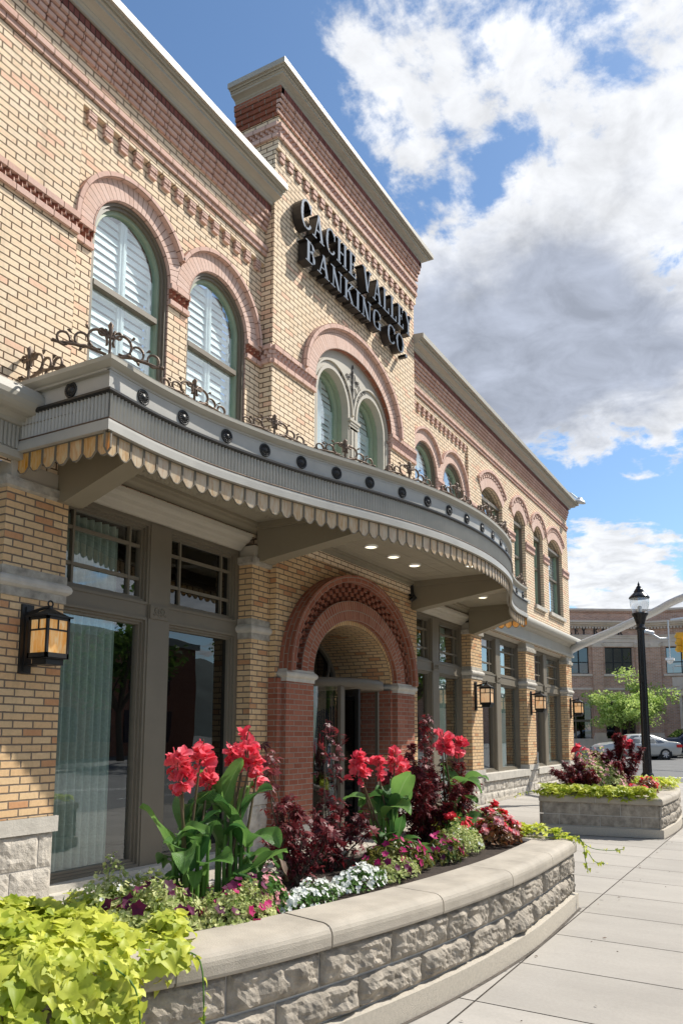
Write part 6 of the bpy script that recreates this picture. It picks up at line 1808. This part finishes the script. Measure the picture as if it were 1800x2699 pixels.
# ------------------------------------------------------------------ street lamp
def build_street_lamp():
    x, y = 19.4, -2.81; z0 = gz(x, y); T = thing('street_lamp', (x, y, z0), 'tall fluted black street lamp post with a clear acorn globe', 'street lamp')
    H = 3.68 - z0
    g = MB(); g.lathe([(.24, 0), (.24, .12), (.20, .16), (.19, .45), (.15, .55), (.14, .62), (.115, .66)], (x, y, z0), 20)
    n = 32; rows = []
    for zz in (.66, 1.2, 2.0, 3.0, H - 1.18):
        r = .105 - .025 * (zz - .66) / (H - 1.8); rows.append([(x + (r - (.007 if k % 2 else 0)) * cos(2 * pi * k / n), y + (r - (.007 if k % 2 else 0)) * sin(2 * pi * k / n), z0 + zz) for k in range(n)])
    g.grid(rows[::-1], cv=True, smooth=False)
    g.lathe([(.085, H - 1.18), (.12, H - 1.16), (.12, H - 1.12), (.09, H - 1.10), (.10, H - 1.02), (.15, H - .86), (.19, H - .80), (.19, H - .775), (.15, H - .77)], (x, y, z0), 20)
    g.box(x - .17, x - .09, y - .03, y + .03, z0 + 2.75, z0 + 2.93); g.build('post', BLACKG, T)
    g = MB(); g.lathe([(.15, H - .77), (.185, H - .70), (.215, H - .58), (.222, H - .47), (.215, H - .42)], (x, y, z0), 24); g.build('globe', GLOBE, T)
    g = MB(); g.lathe([(.235, H - .42), (.24, H - .40), (.225, H - .375), (.15, H - .30), (.115, H - .27), (.12, H - .25), (.075, H - .18), (.06, H - .165), (.065, H - .15), (.03, H - .11), (.022, H - .09), (.03, H - .075), (.012, H - .04), (.001, H)], (x, y, z0), 24); g.lathe([(.235, H - .42), (.0005, H - .40)], (x, y, z0), 24); g.build('lamp_hood', BLACKG, T)
    g = MB(); g.lathe([(.045, H - .77), (.05, H - .62), (.03, H - .6), (.001, H - .6)], (x, y, z0), 12); g.build('lamp_holder', GALV, T)


build_street_lamp()


# ------------------------------------------------------------------ traffic signals
def signal_head(T, p, ang, n=3):
    for i in range(n):
        xf = Matrix.Translation(p) @ Matrix.Rotation(ang, 4, 'Z') @ Matrix.Translation((0, 0, -.36 * i)); g = MB(xf)
        g.box(-.17, .17, 0, .22, -.17, .17); g.box(-.2, .2, .09, .12, -.18, .18) if False else None
        k = 14
        for j in range(k):
            a0 = math.radians(-30 + 240 * j / k); a1 = math.radians(-30 + 240 * (j + 1) / k); r = .155
            g.face([(r * cos(a0), -.26, r * sin(a0)), (r * cos(a1), -.26, r * sin(a1)), (r * cos(a1), 0, r * sin(a1)), (r * cos(a0), 0, r * sin(a0))])
        h = g.build('signal_section', YEL, T)
        l = MB(xf @ Matrix.Rotation(pi / 2, 4, 'X')); l.lathe([(.13, .0), (.12, .02), (.0005, .035)], n=16); l.build('lens', NAVY, h)


def build_signals():
    # mast arm from a pole behind the bank corner, curving out over the street
    bx, by = 25.6, .8; T = thing('signal_mast_arm', (bx, by, G0), 'galvanised steel mast arm curving up out from behind the bank corner', 'mast arm')
    g = MB(); g.tube([(bx, by, G0 + .3), (bx, by, 3.1)], [.17, .14], 16); g.lathe([(.25, 0), (.25, .04), (.18, .06), (.18, .3)], (bx, by, G0), 12); g.build('pole', GALV, T)
    a0 = Vector((bx, by, 2.45)); g = MB()
    ctl = [(25.6, .8, 2.38), (24.04, -.07, 2.64), (23.35, -1.4, 3.02), (22.7, -2.7, 3.42), (22.25, -3.5, 3.68), (21.0, -5.8, 4.1), (19.6, -8.4, 4.3)]
    P = catmull3(ctl, 8); g.tube(P, [.132 - .05 * i / len(P) for i in range(len(P))], 16); g.build('arm', GALV, T)
    # second signal across the junction
    c = Vector((45.4, -.25, 5.25)); bx, by = 41.0, -9.2; zb = rz(bx)
    T = thing('traffic_signal', (bx, by, zb), 'yellow traffic signal hanging over the junction with a white camera below', 'traffic signal')
    g = MB(); g.tube([(bx, by, zb), (bx, by, zb + 7.6)], [.16, .11], 12); g.build('pole', GALV, T)
    g = MB(); g.tube([(bx, by, zb + 7.3), (42.5, -6, zb + 7.55), (44.3, -2.4, zb + 7.7), (45.4, -.4, zb + 7.75)], [.12, .10, .08, .06], 10); g.tube([(45.4, -.25, zb + 7.75), (45.4, -.25, 4.1)], .035, 6); g.tube([(44.9, .55, 5.55), (45.15, .2, 5.3), (45.4, -.25, 5.3)], .05, 6); g.build('arm', GALV, T)
    signal_head(T, Vector((45.5, -.75, 5.42)), math.radians(115)); signal_head(T, Vector((45.3, -1.15, 5.0)), math.radians(25))
    g = MB(); g.lathe([(.16, 0), (.17, -.1), (.12, -.22), (.0005, -.26)], (45.4, -.25, 4.15), 12); g.box(45.1, 45.7, -.45, -.05, 4.1, 4.22); g.build('camera_dome', WHITE, T)
    g = MB(Matrix.Translation((44.9, .6, 5.6))); g.tube([(-.2, .3, .1), (.15, -.1, 0)], .11, 10); g.build('detector', GALV, T)


build_signals()


# ------------------------------------------------------------------ cars
def build_car(label, x, y, ang, paint, kind='sedan', group=None):
    z0 = rz(x); T = thing('parked_car' if group else 'car', (x, y, z0), label, 'car', group)
    xf = Matrix.Translation((x, y, z0)) @ Matrix.Rotation(ang, 4, 'Z')
    if kind == 'sedan':
        st = [(-2.42, .42, .80, .62, .76), (-2.36, .30, .86, .93, .80), (-2.1, .24, .90, 1.02, .84), (-1.72, .22, .91, 1.06, .82), (-1.28, .21, .915, 1.26, .68), (-.85, .2, .92, 1.42, .60), (-.3, .2, .92, 1.475, .59), (.25, .2, .92, 1.46, .59), (.62, .2, .92, 1.36, .62), (1.02, .2, .92, 1.13, .72), (1.3, .2, .915, 1.0, .80), (1.75, .2, .91, .93, .82), (2.1, .22, .87, .84, .78), (2.32, .28, .78, .72, .68), (2.42, .4, .66, .56, .6)]
        wr = .325; wx = (-1.42, 1.45); belt = .93; cab = (-1.6, 1.22)
    else:
        st = [(-2.5, .5, .86, .9, .8), (-2.45, .4, .92, 1.25, .84), (-2.38, .35, .94, 1.62, .74), (-2.1, .32, .95, 1.76, .72), (-1.2, .3, .96, 1.80, .72), (.0, .3, .96, 1.80, .72), (.45, .3, .96, 1.68, .74), (1.05, .3, .96, 1.22, .82), (1.6, .3, .95, 1.13, .86), (2.2, .32, .93, 1.05, .84), (2.42, .38, .86, .92, .8), (2.5, .5, .78, .7, .74)]
        wr = .38; wx = (-1.5, 1.55); belt = 1.12; cab = (-2.38, 1.0)
    mb = MB(xf); rows = []
    for (sx, zb, w, zt, wt) in st:
        zm = min(belt - .05, (zb + zt) / 2 + .1); zbl = min(belt, zt - .03)
        half = [(w * .90, zb), (w * .99, zb + .12), (w, zm - .08), (w * .985, zm + .04), (w * .95, zbl), ((w * .95 + wt) / 2 if zt > belt + .1 else wt * 1.02, (zbl + zt) / 2 + .02), (wt, zt - .045 if zt > belt + .1 else zt - .02), (wt * .86, zt - .008), (wt * .4, zt)]
        rows.append([(sx, -a, b) for a, b in half] + [(sx, a, b) for a, b in reversed(half)])
    mb.grid(rows[::-1], cv=True); mb.face(rows[0]); mb.face(rows[-1][::-1]); B = mb.build('body', paint, T)
    # glasshouse: side windows and screens set just proud of the shell
    def interp(sx, k):
        for a, b in zip(st, st[1:]):
            if a[0] <= sx <= b[0]:
                t = (sx - a[0]) / (b[0] - a[0]); return a[k] + (b[k] - a[k]) * t
        return st[-1][k]
    g = MB(xf)
    def wq(xa, xb, s, xta, xtb, zta, ztb):
        zb_ = belt + .03
        lo = lambda q: interp(q, 2) * .95 + .012; hi = lambda q: interp(q, 4) + .028
        pts = [(xa, s * lo(xa), zb_), (xb, s * lo(xb), zb_), (xtb, s * (hi(xtb)), ztb), (xta, s * (hi(xta)), zta)]
        g.face(pts if s < 0 else pts[::-1])
    for s in (-1, 1):
        if kind == 'sedan':
            wq(-.02, .98, s, -.02, .40, 1.39, 1.37); wq(-.98, -.08, s, -.72, -.08, 1.37, 1.395); wq(-1.42, -1.03, s, -.98, -.80, 1.29, 1.35)
        else:
            wq(.0, .9, s, .0, .38, 1.66, 1.62); wq(-.95, -.06, s, -.95, -.06, 1.68, 1.68); wq(-2.2, -1.02, s, -2.15, -1.02, 1.62, 1.68)
    def scr(x0, z0_, w0, x1, z1, w1): g.face([(x0, -w0, z0_), (x0, w0, z0_), (x1, w1, z1), (x1, -w1, z1)])
    if kind == 'sedan': scr(1.24, 1.05, .72, .60, 1.40, .56); scr(-1.66, 1.09, .70, -1.0, 1.40, .54)
    else: scr(1.08, 1.24, .78, .47, 1.70, .66); scr(-2.48, 1.2, .72, -2.41, 1.62, .66)
    g.build('side_glass', CARGLASS, T)
    k = MB(xf)
    for s in (-1, 1):
        k.box(.82, .96, s * .93 - .09 if s < 0 else .93, s * .93 if s < 0 else .93 + .09, belt + .01, belt + .12)
    k.build('wing_mirror', paint, T)
    for s in (-1, 1):
        l = MB(xf); l.box(-2.41 if kind == 'sedan' else -2.49, -2.08, s * .80 - .10, s * .80 + .10, .70 + (.2 if kind != 'sedan' else 0), .86 + (.2 if kind != 'sedan' else 0)); l.build('tail_light', REDL, T)
        l = MB(xf); l.box(2.05, 2.36, s * .68 - .13, s * .68 + .13, .60 + (.15 if kind != 'sedan' else 0), .72 + (.15 if kind != 'sedan' else 0)); l.build('headlight', CARGLASS, T)
        for wx_ in wx:
            yy = s * .815; W = MB(xf @ Matrix.Translation((wx_, yy, wr)) @ Matrix.Rotation(pi / 2 * (1 if s < 0 else -1), 4, 'X'))
            W.lathe([(wr * .62, .10), (wr * .70, .125), (wr * .95, .12), (wr, .08), (wr, -.08), (wr * .9, -.11)], n=28); w_ = W.build('wheel', TYRE, T)
            W = MB(xf @ Matrix.Translation((wx_, yy, wr)) @ Matrix.Rotation(pi / 2 * (1 if s < 0 else -1), 4, 'X'))
            W.lathe([(wr * .68, .118), (wr * .62, .10), (wr * .60, .06)], n=28)
            for q in range(7):
                t = 2 * pi * q / 7; c_, s_ = cos(t), sin(t); d = .035
                W.face([(c_ * .05 - s_ * d, s_ * .05 + c_ * d, .105), (c_ * .05 + s_ * d, s_ * .05 - c_ * d, .105), (c_ * wr * .62 + s_ * d, s_ * wr * .62 - c_ * d, .115), (c_ * wr * .62 - s_ * d, s_ * wr * .62 + c_ * d, .115)])
            W.lathe([(.07, .10), (.05, .12), (.0005, .12)], n=12); W.build('rim', RIMM, w_)
            A = MB(xf @ Matrix.Translation((wx_, s * .905, wr)) @ Matrix.Rotation(pi / 2 * (1 if s < 0 else -1), 4, 'X'))
            A.lathe([(wr * 1.16, .0), (.001, -.005)], n=28, a0=0, a1=2 * pi); A.build('wheel_arch', TYRE, T)
    return T


CARGLASS = glass('car_glass', tint=(0.10, 0.11, 0.12), base=0.12, gain=1.5)
ca = math.atan2(-.8786, .4775)          # direction that runs left to right in the view
build_car('silver sedan seen side on, driving left across the junction', 48.1, 2.25, ca + pi + .04, SILV, 'sedan')
build_car('dark blue sport utility vehicle behind the silver sedan at the right edge', 52.0, -.35, ca + pi + .04, NAVY, 'suv')
build_car('white sport utility vehicle parked across the main street', 8.0, -17.5, 0.0, WHITEC, 'suv', 'cars parked across the main street')
build_car('silver sedan parked across the main street', 1.0, -17.5, 0.0, SILV, 'sedan', 'cars parked across the main street')


# ------------------------------------------------------------------ trees
def build_tree(label, x, y, z, h, w, mat, n=3000, seed=5, leaf=.16, trunk_h=.3, name='street_tree', group=None, flat=.75):
    global rnd
    old = rnd; rnd = random.Random(seed); T = thing(name, (x, y, z), label, 'tree', group)
    b = MB(); l = MB(); base = Vector((x, y, z)); fork = base + Vector((rnd.gauss(0, .1), rnd.gauss(0, .1), h * trunk_h)); b.tube([base, base.lerp(fork, .5), fork], [h * .025, h * .02, h * .017], 8, uvc=(0, 0)); cl = []
    for i in range(9):
        a = 2 * pi * i / 9 + rnd.uniform(-.3, .3); r = w / 2 * rnd.uniform(.45, .98); zz = z + h * rnd.uniform(.45, .95) - (r / (w / 2)) * h * .12; tip = Vector((x + r * cos(a), y + r * sin(a), zz)); mid = fork.lerp(tip, .5) + Vector((0, 0, h * .06)); b.tube(catmull3([fork, mid, tip], 4), [h * .012] * 3 + [h * .008] * 3 + [h * .004] * 3, 6, uvc=(0, 0)); cl.append((tip, w * rnd.uniform(.10, .17)))
        for q in range(4):
            t = rnd.uniform(.35, .95); p = fork.lerp(mid, t * 2) if t < .5 else mid.lerp(tip, t * 2 - 1); e = p + rdir(.2) * w * rnd.uniform(.09, .2); b.tube([p, e], [h * .005, h * .002], 5, uvc=(0, 0)); cl.append((e, w * rnd.uniform(.06, .12)))
    cl.append((Vector((x, y, z + h * .93)), w * .14))
    for c, r in cl:
        for j in range(max(6, int(n / len(cl)))):
            d = rdir(0); p = c + Vector((d.x * r * 1.3, d.y * r * 1.3, d.z * r * flat)) * (rnd.random() ** .45)
            smallleaf(l, p, unit(rdir(.35) + Vector((.3, -.2, .5))), leaf * rnd.uniform(.5, 1.25), w=.38)
    b.build('trunk', BARK, T); l.build('crown', mat, T); rnd = old; return T


zf = rz(53.2) + .14
build_tree('bright yellow green young street tree in front of the far bank building', 54.8, 3.6, zf, 5.6, 6.0, TREEL, 9000, 71, .22, .28, group=None)
build_tree('yellow green street tree cut by the right edge of the view', 57.2, -3.4, zf, 5.0, 4.6, TREEL, 5500, 72, .27, .28)
for k, (tx, ty, th) in enumerate(((-6, -26, 8), (3, -25.5, 9), (12, -27, 10), (22, -25.5, 9), (33, -27, 10), (46, -24, 13), (58, -26, 14), (70, -27, 15), (84, -32, 17))):
    build_tree(('broad green tree across the main street opposite the left wing', 'green tree across the main street opposite the first window', 'tall green tree across the main street opposite the entrance', 'green tree across the main street opposite the right wing', 'tall green tree at the far corner across the main street', 'large shade tree beyond the junction, nearest the corner', 'large shade tree second beyond the junction', 'large shade tree third beyond the junction', 'largest shade tree, farthest down the main street')[k], tx, ty, rz(tx) + .1, th, max(6.5, th * .85), TREED, 2600 if tx < 40 else 3600, 80 + k, .36, .28, group='trees across the main street')


# ------------------------------------------------------------------ far bank across the junction
def build_far():
    s0 = Vector((60.3, 3.0, 0)); zb = rz(53.2) + .14; dA = Vector((-.4775, .8786, 0)); dA = Matrix.Rotation(math.radians(4), 3, 'Z') @ dA; dB = Matrix.Rotation(math.radians(-26), 3, 'Z') @ -dA
    T = thing('far_bank_building', (s0.x, s0.y, zb), 'brown brick two storey corner building with stone bands across the junction', 'building')
    def frame(o, d, flip):   # local x along the face, local y into the building, z up
        ex = d.normalized(); ez = Vector((0, 0, 1)); ey = ez.cross(ex)
        if flip: ex = -ex; ey = ez.cross(ex)
        m_ = Matrix((ex, ey, ez)).transposed().to_4x4(); m_.translation = o; return m_
    FA = frame(s0, dA, True)      # x runs -20..0 along the left face, to the bend at 0
    FBm = frame(s0, dB, False)    # x runs 0..14 to the right of the bend
    for nm, xf, x0, x1, wins, pil in (('left', FA, -17.0, 0.0, [(-13.2, -10.6), (-8.6, -4.55), (-3.55 + .3, -1.15)], [(-14.6, -13.6), (-10.2, -9.2), (-4.25, -3.45), (-.8, 0)]),
                                      ('right', FBm, 0.0, 16.0, [(1.15, 4.3), (6.2, 9.8)], [(0.0, .8), (4.9, 5.7), (10.2, 11.0)])):
        if nm == 'left': wins = [(-13.3, -11.2), (-10.0, -7.9), (-6.65, -4.5), (-3.3, -1.25)]; pil = [(-14.5, -13.6), (-11.0, -10.2), (-7.7, -6.85), (-4.3, -3.5), (-1.05, 0.0)]
        ops = []
        for a, b in wins: ops.append(rect_op(a, b, 4.5, 6.45))
        lows = [(a - .1, b + .1) for a, b in wins]
        if nm == 'right': lows = [(2.1, 4.6), (6.5, 9.5)]
        for a, b in lows: ops.append(rect_op(a, b, -.15 if nm == 'left' else zb, 2.45))
        w = MB(xf); wall(w, x0, x1, zb, 8.35, 0, ops, reveal=.25); w.face([(x0, 0, 9.0), (x1, 0, 9.0), (x1, 12, 9.0), (x0, 12, 9.0)])
        w.face([(x0, .06, 8.35), (x1, .06, 8.35), (x1, .06, 9.15), (x0, .06, 9.15)])
        for q in (x0, x1): w.face([(q, 0, zb), (q, 12, zb), (q, 12, 9.0), (q, 0, 9.0)])
        w.build('wall', FBR, T)
        s = MB(xf)
        s.box(x0, x1, -.03, .4, 9.15, 9.3); s.box(x0, x1, -.45, 0, 8.22, 8.36); s.box(x0, x1, -.30, 0, 8.08, 8.22); s.box(x0, x1, -.12, 0, 7.95, 8.08)
        for k in range(int((x1 - x0) / .22)): s.box(x0 + .22 * k, x0 + .22 * k + .12, -.2, -.1 + .1, 7.80, 7.93)
        s.box(x0, x1, -.10, 0, 7.10, 7.28); s.box(x0, x1, -.05, 0, 6.82, 7.10); s.box(x0, x1, -.16, 0, 7.28, 7.34); s.box(x0, x1, -.03, 0, 6.50, 6.80)
        if nm == 'left': s.box(x0, x1, -.12, 0, zb, -.15)
        s.box(x0, x1, -.05, 0, 3.35, 3.5)
        for a, b in wins: s.box(a - .2, b + .2, -.1, .2, 4.33, 4.5)
        if nm == 'right':
            s.box(1.9, 2.1, -.1, .1, zb, 2.9); s.box(4.6, 4.8, -.1, .1, zb, 2.9); s.box(1.6, 5.1, -.2, .1, 2.9, 3.1); s.box(1.5, 4.3, -.04, .1, 3.55, 4.25)
            ring(s, 3.35, 3.1, 1.45, .55, 1.7, .75, -.15, 0, 14)
            s.face([(3.35 + 1.45 * cos(pi * k / 14), -.03, 3.1 + .55 * sin(pi * k / 14)) for k in range(15)][::-1])
            s.box(1.75, 1.8, -.06, 0, 3.6, 4.2); s.box(4.0, 4.05, -.06, 0, 3.6, 4.2)
        s.build('stone_trim', FSTONE, T)
        p = MB(xf)
        for a, b in pil: p = MB(xf); p.box(a, b, -.18, 0, zb + 1.35, 6.45); p.build('pilaster', FBR, T)
        p = MB(xf)
        for a, b in pil:
            p = MB(xf)
            p.box(a - .05, b + .05, -.22, 0, 6.45, 6.82); p.box(a - .05, b + .05, -.24, 0, zb + .0, zb + 1.1); p.box(a - .0, b + .0, -.2, 0, zb + 1.1, zb + 1.35)
            for q in (a, b): p.tube([(q + .09 * cos(t), -.24, 6.66 + .09 * sin(t)) for t in [k * 2 * pi / 8 for k in range(8)]], .035, 5, closed=True)
            p.build('capital_and_base', FSTONE, T)
        for (a, b) in wins:
            f = MB(xf); y = .2
            for q in (a, a + (b - a) / 3, a + 2 * (b - a) / 3, b): f.box(q - .045, q + .045, y - .05, y + .02, 4.5, 6.45)
            for q in (4.53, 5.35, 6.42): f.box(a, b, y - .045, y + .02, q - .035, q + .035)
            W = f.build('window', BLACK, T); g = MB(xf); g.face([(a, y, 4.5), (b, y, 4.5), (b, y, 6.45), (a, y, 6.45)]); g.build('pane', CARGLASS, W)
        for (a, b) in lows:
            f = MB(xf); y = .22; zl = -.15 if nm == 'left' else zb
            for q in (a, a + (b - a) / 2, b): f.box(q - .04, q + .04, y - .05, y + .02, zl, 2.45)
            f.box(a, b, y - .1, y + .02, 1.05 if nm == 'left' else 1.3, 1.2 if nm == 'left' else 1.42)
            W = f.build('window', BROWN, T); g = MB(xf); g.face([(a, y, zl), (b, y, zl), (b, y, 2.45), (a, y, 2.45)]); g.build('pane', CARGLASS, W)
            bk = MB(xf); bk.box(a, b, 1.6, 1.65, zl, 2.6); bk.build('room_backdrop', WOODI, W)
    T2 = thing('frieze_lettering', tuple(s0 + Vector((0, 0, 7.3))), 'dark letters reading VALLEY BANK on the brown brick building, partly hidden', 'sign')
    lst = list(letters('VALLEY BANK', .52)); x = -7.75
    for ch, xo, ww, polys in lst: sg = MB(FA); letter_mesh(sg, polys, x + xo * 1.35, 7.36, -.08, .08, 0, 0); sg.build('letter', LETS, T2)
    # mountains across the valley, seen in the window reflections
    hb = MB(); rows = []
    for i in range(61):
        x = -1500 + 5500 * i / 60; hgt = 300 + 130 * noise.noise(Vector((i * .16, 0, 3))) + 50 * noise.noise(Vector((i * .6, 2, 3)))
        rows.append([(x, -1300 - 900 * j / 6 + 40 * noise.noise(Vector((i * .5, j, 1))), -3 + hgt * sin(pi / 2 * j / 6) * (1 + .2 * noise.noise(Vector((i * .4, j * .8, 7))))) for j in range(7)])
    hb.grid(rows); struct(hb, 'mountains', HILLM)
    # low buildings beyond, left and right of the junction
    for (x, y, w, d, h, lab) in ((96, 40, 30, 18, 6.0, 'plain low brick building far down the cross street'), (100, -45, 24, 30, 5.0, 'plain low brick building at the far right beyond the junction')):
        t = thing('distant_building', (x, y, -1.2), lab, 'building'); b = MB(); b.box(x - w / 2, x + w / 2, y - d / 2, y + d / 2, -1.3, h); b.box(x - w / 2 - .3, x + w / 2 + .3, y - d / 2 - .3, y + d / 2 + .3, h, h + .4); b.build('wall', FBR, t)
    # shops across the main street: seen only as reflections in the windows
    for i, (x, w, h, lab) in enumerate(((-14, 24, 6.5, 'buff shop building across the main street opposite the left wing'), (12, 22, 5.2, 'low shop building across the main street opposite the entrance'), (38, 20, 6.8, 'brown shop building across the main street opposite the junction'))):
        t = thing('shop_building', (x, -40, -1.6), lab, 'building', None); b = MB(); b.box(x - w / 2, x + w / 2, -46, -34.5, -1.6, h); b.build('wall', (YBN, FBR, RB)[i], t)
        c = MB(); c.box(x - w / 2 - .2, x + w / 2 + .2, -46.2, -34.3, h, h + .5); c.build('cornice', GREIGE, t)
        for k in range(int(w / 3)):
            xx = x - w / 2 + 1.5 + 3 * k; f = MB(); f.box(xx - .8, xx + .8, -34.55, -34.42, -.4, 1.8); f.box(xx - .5, xx + .5, -34.55, -34.42, 3.0, 4.6) if h > 6 else None; f.build('window', NAVY, t)


build_far()
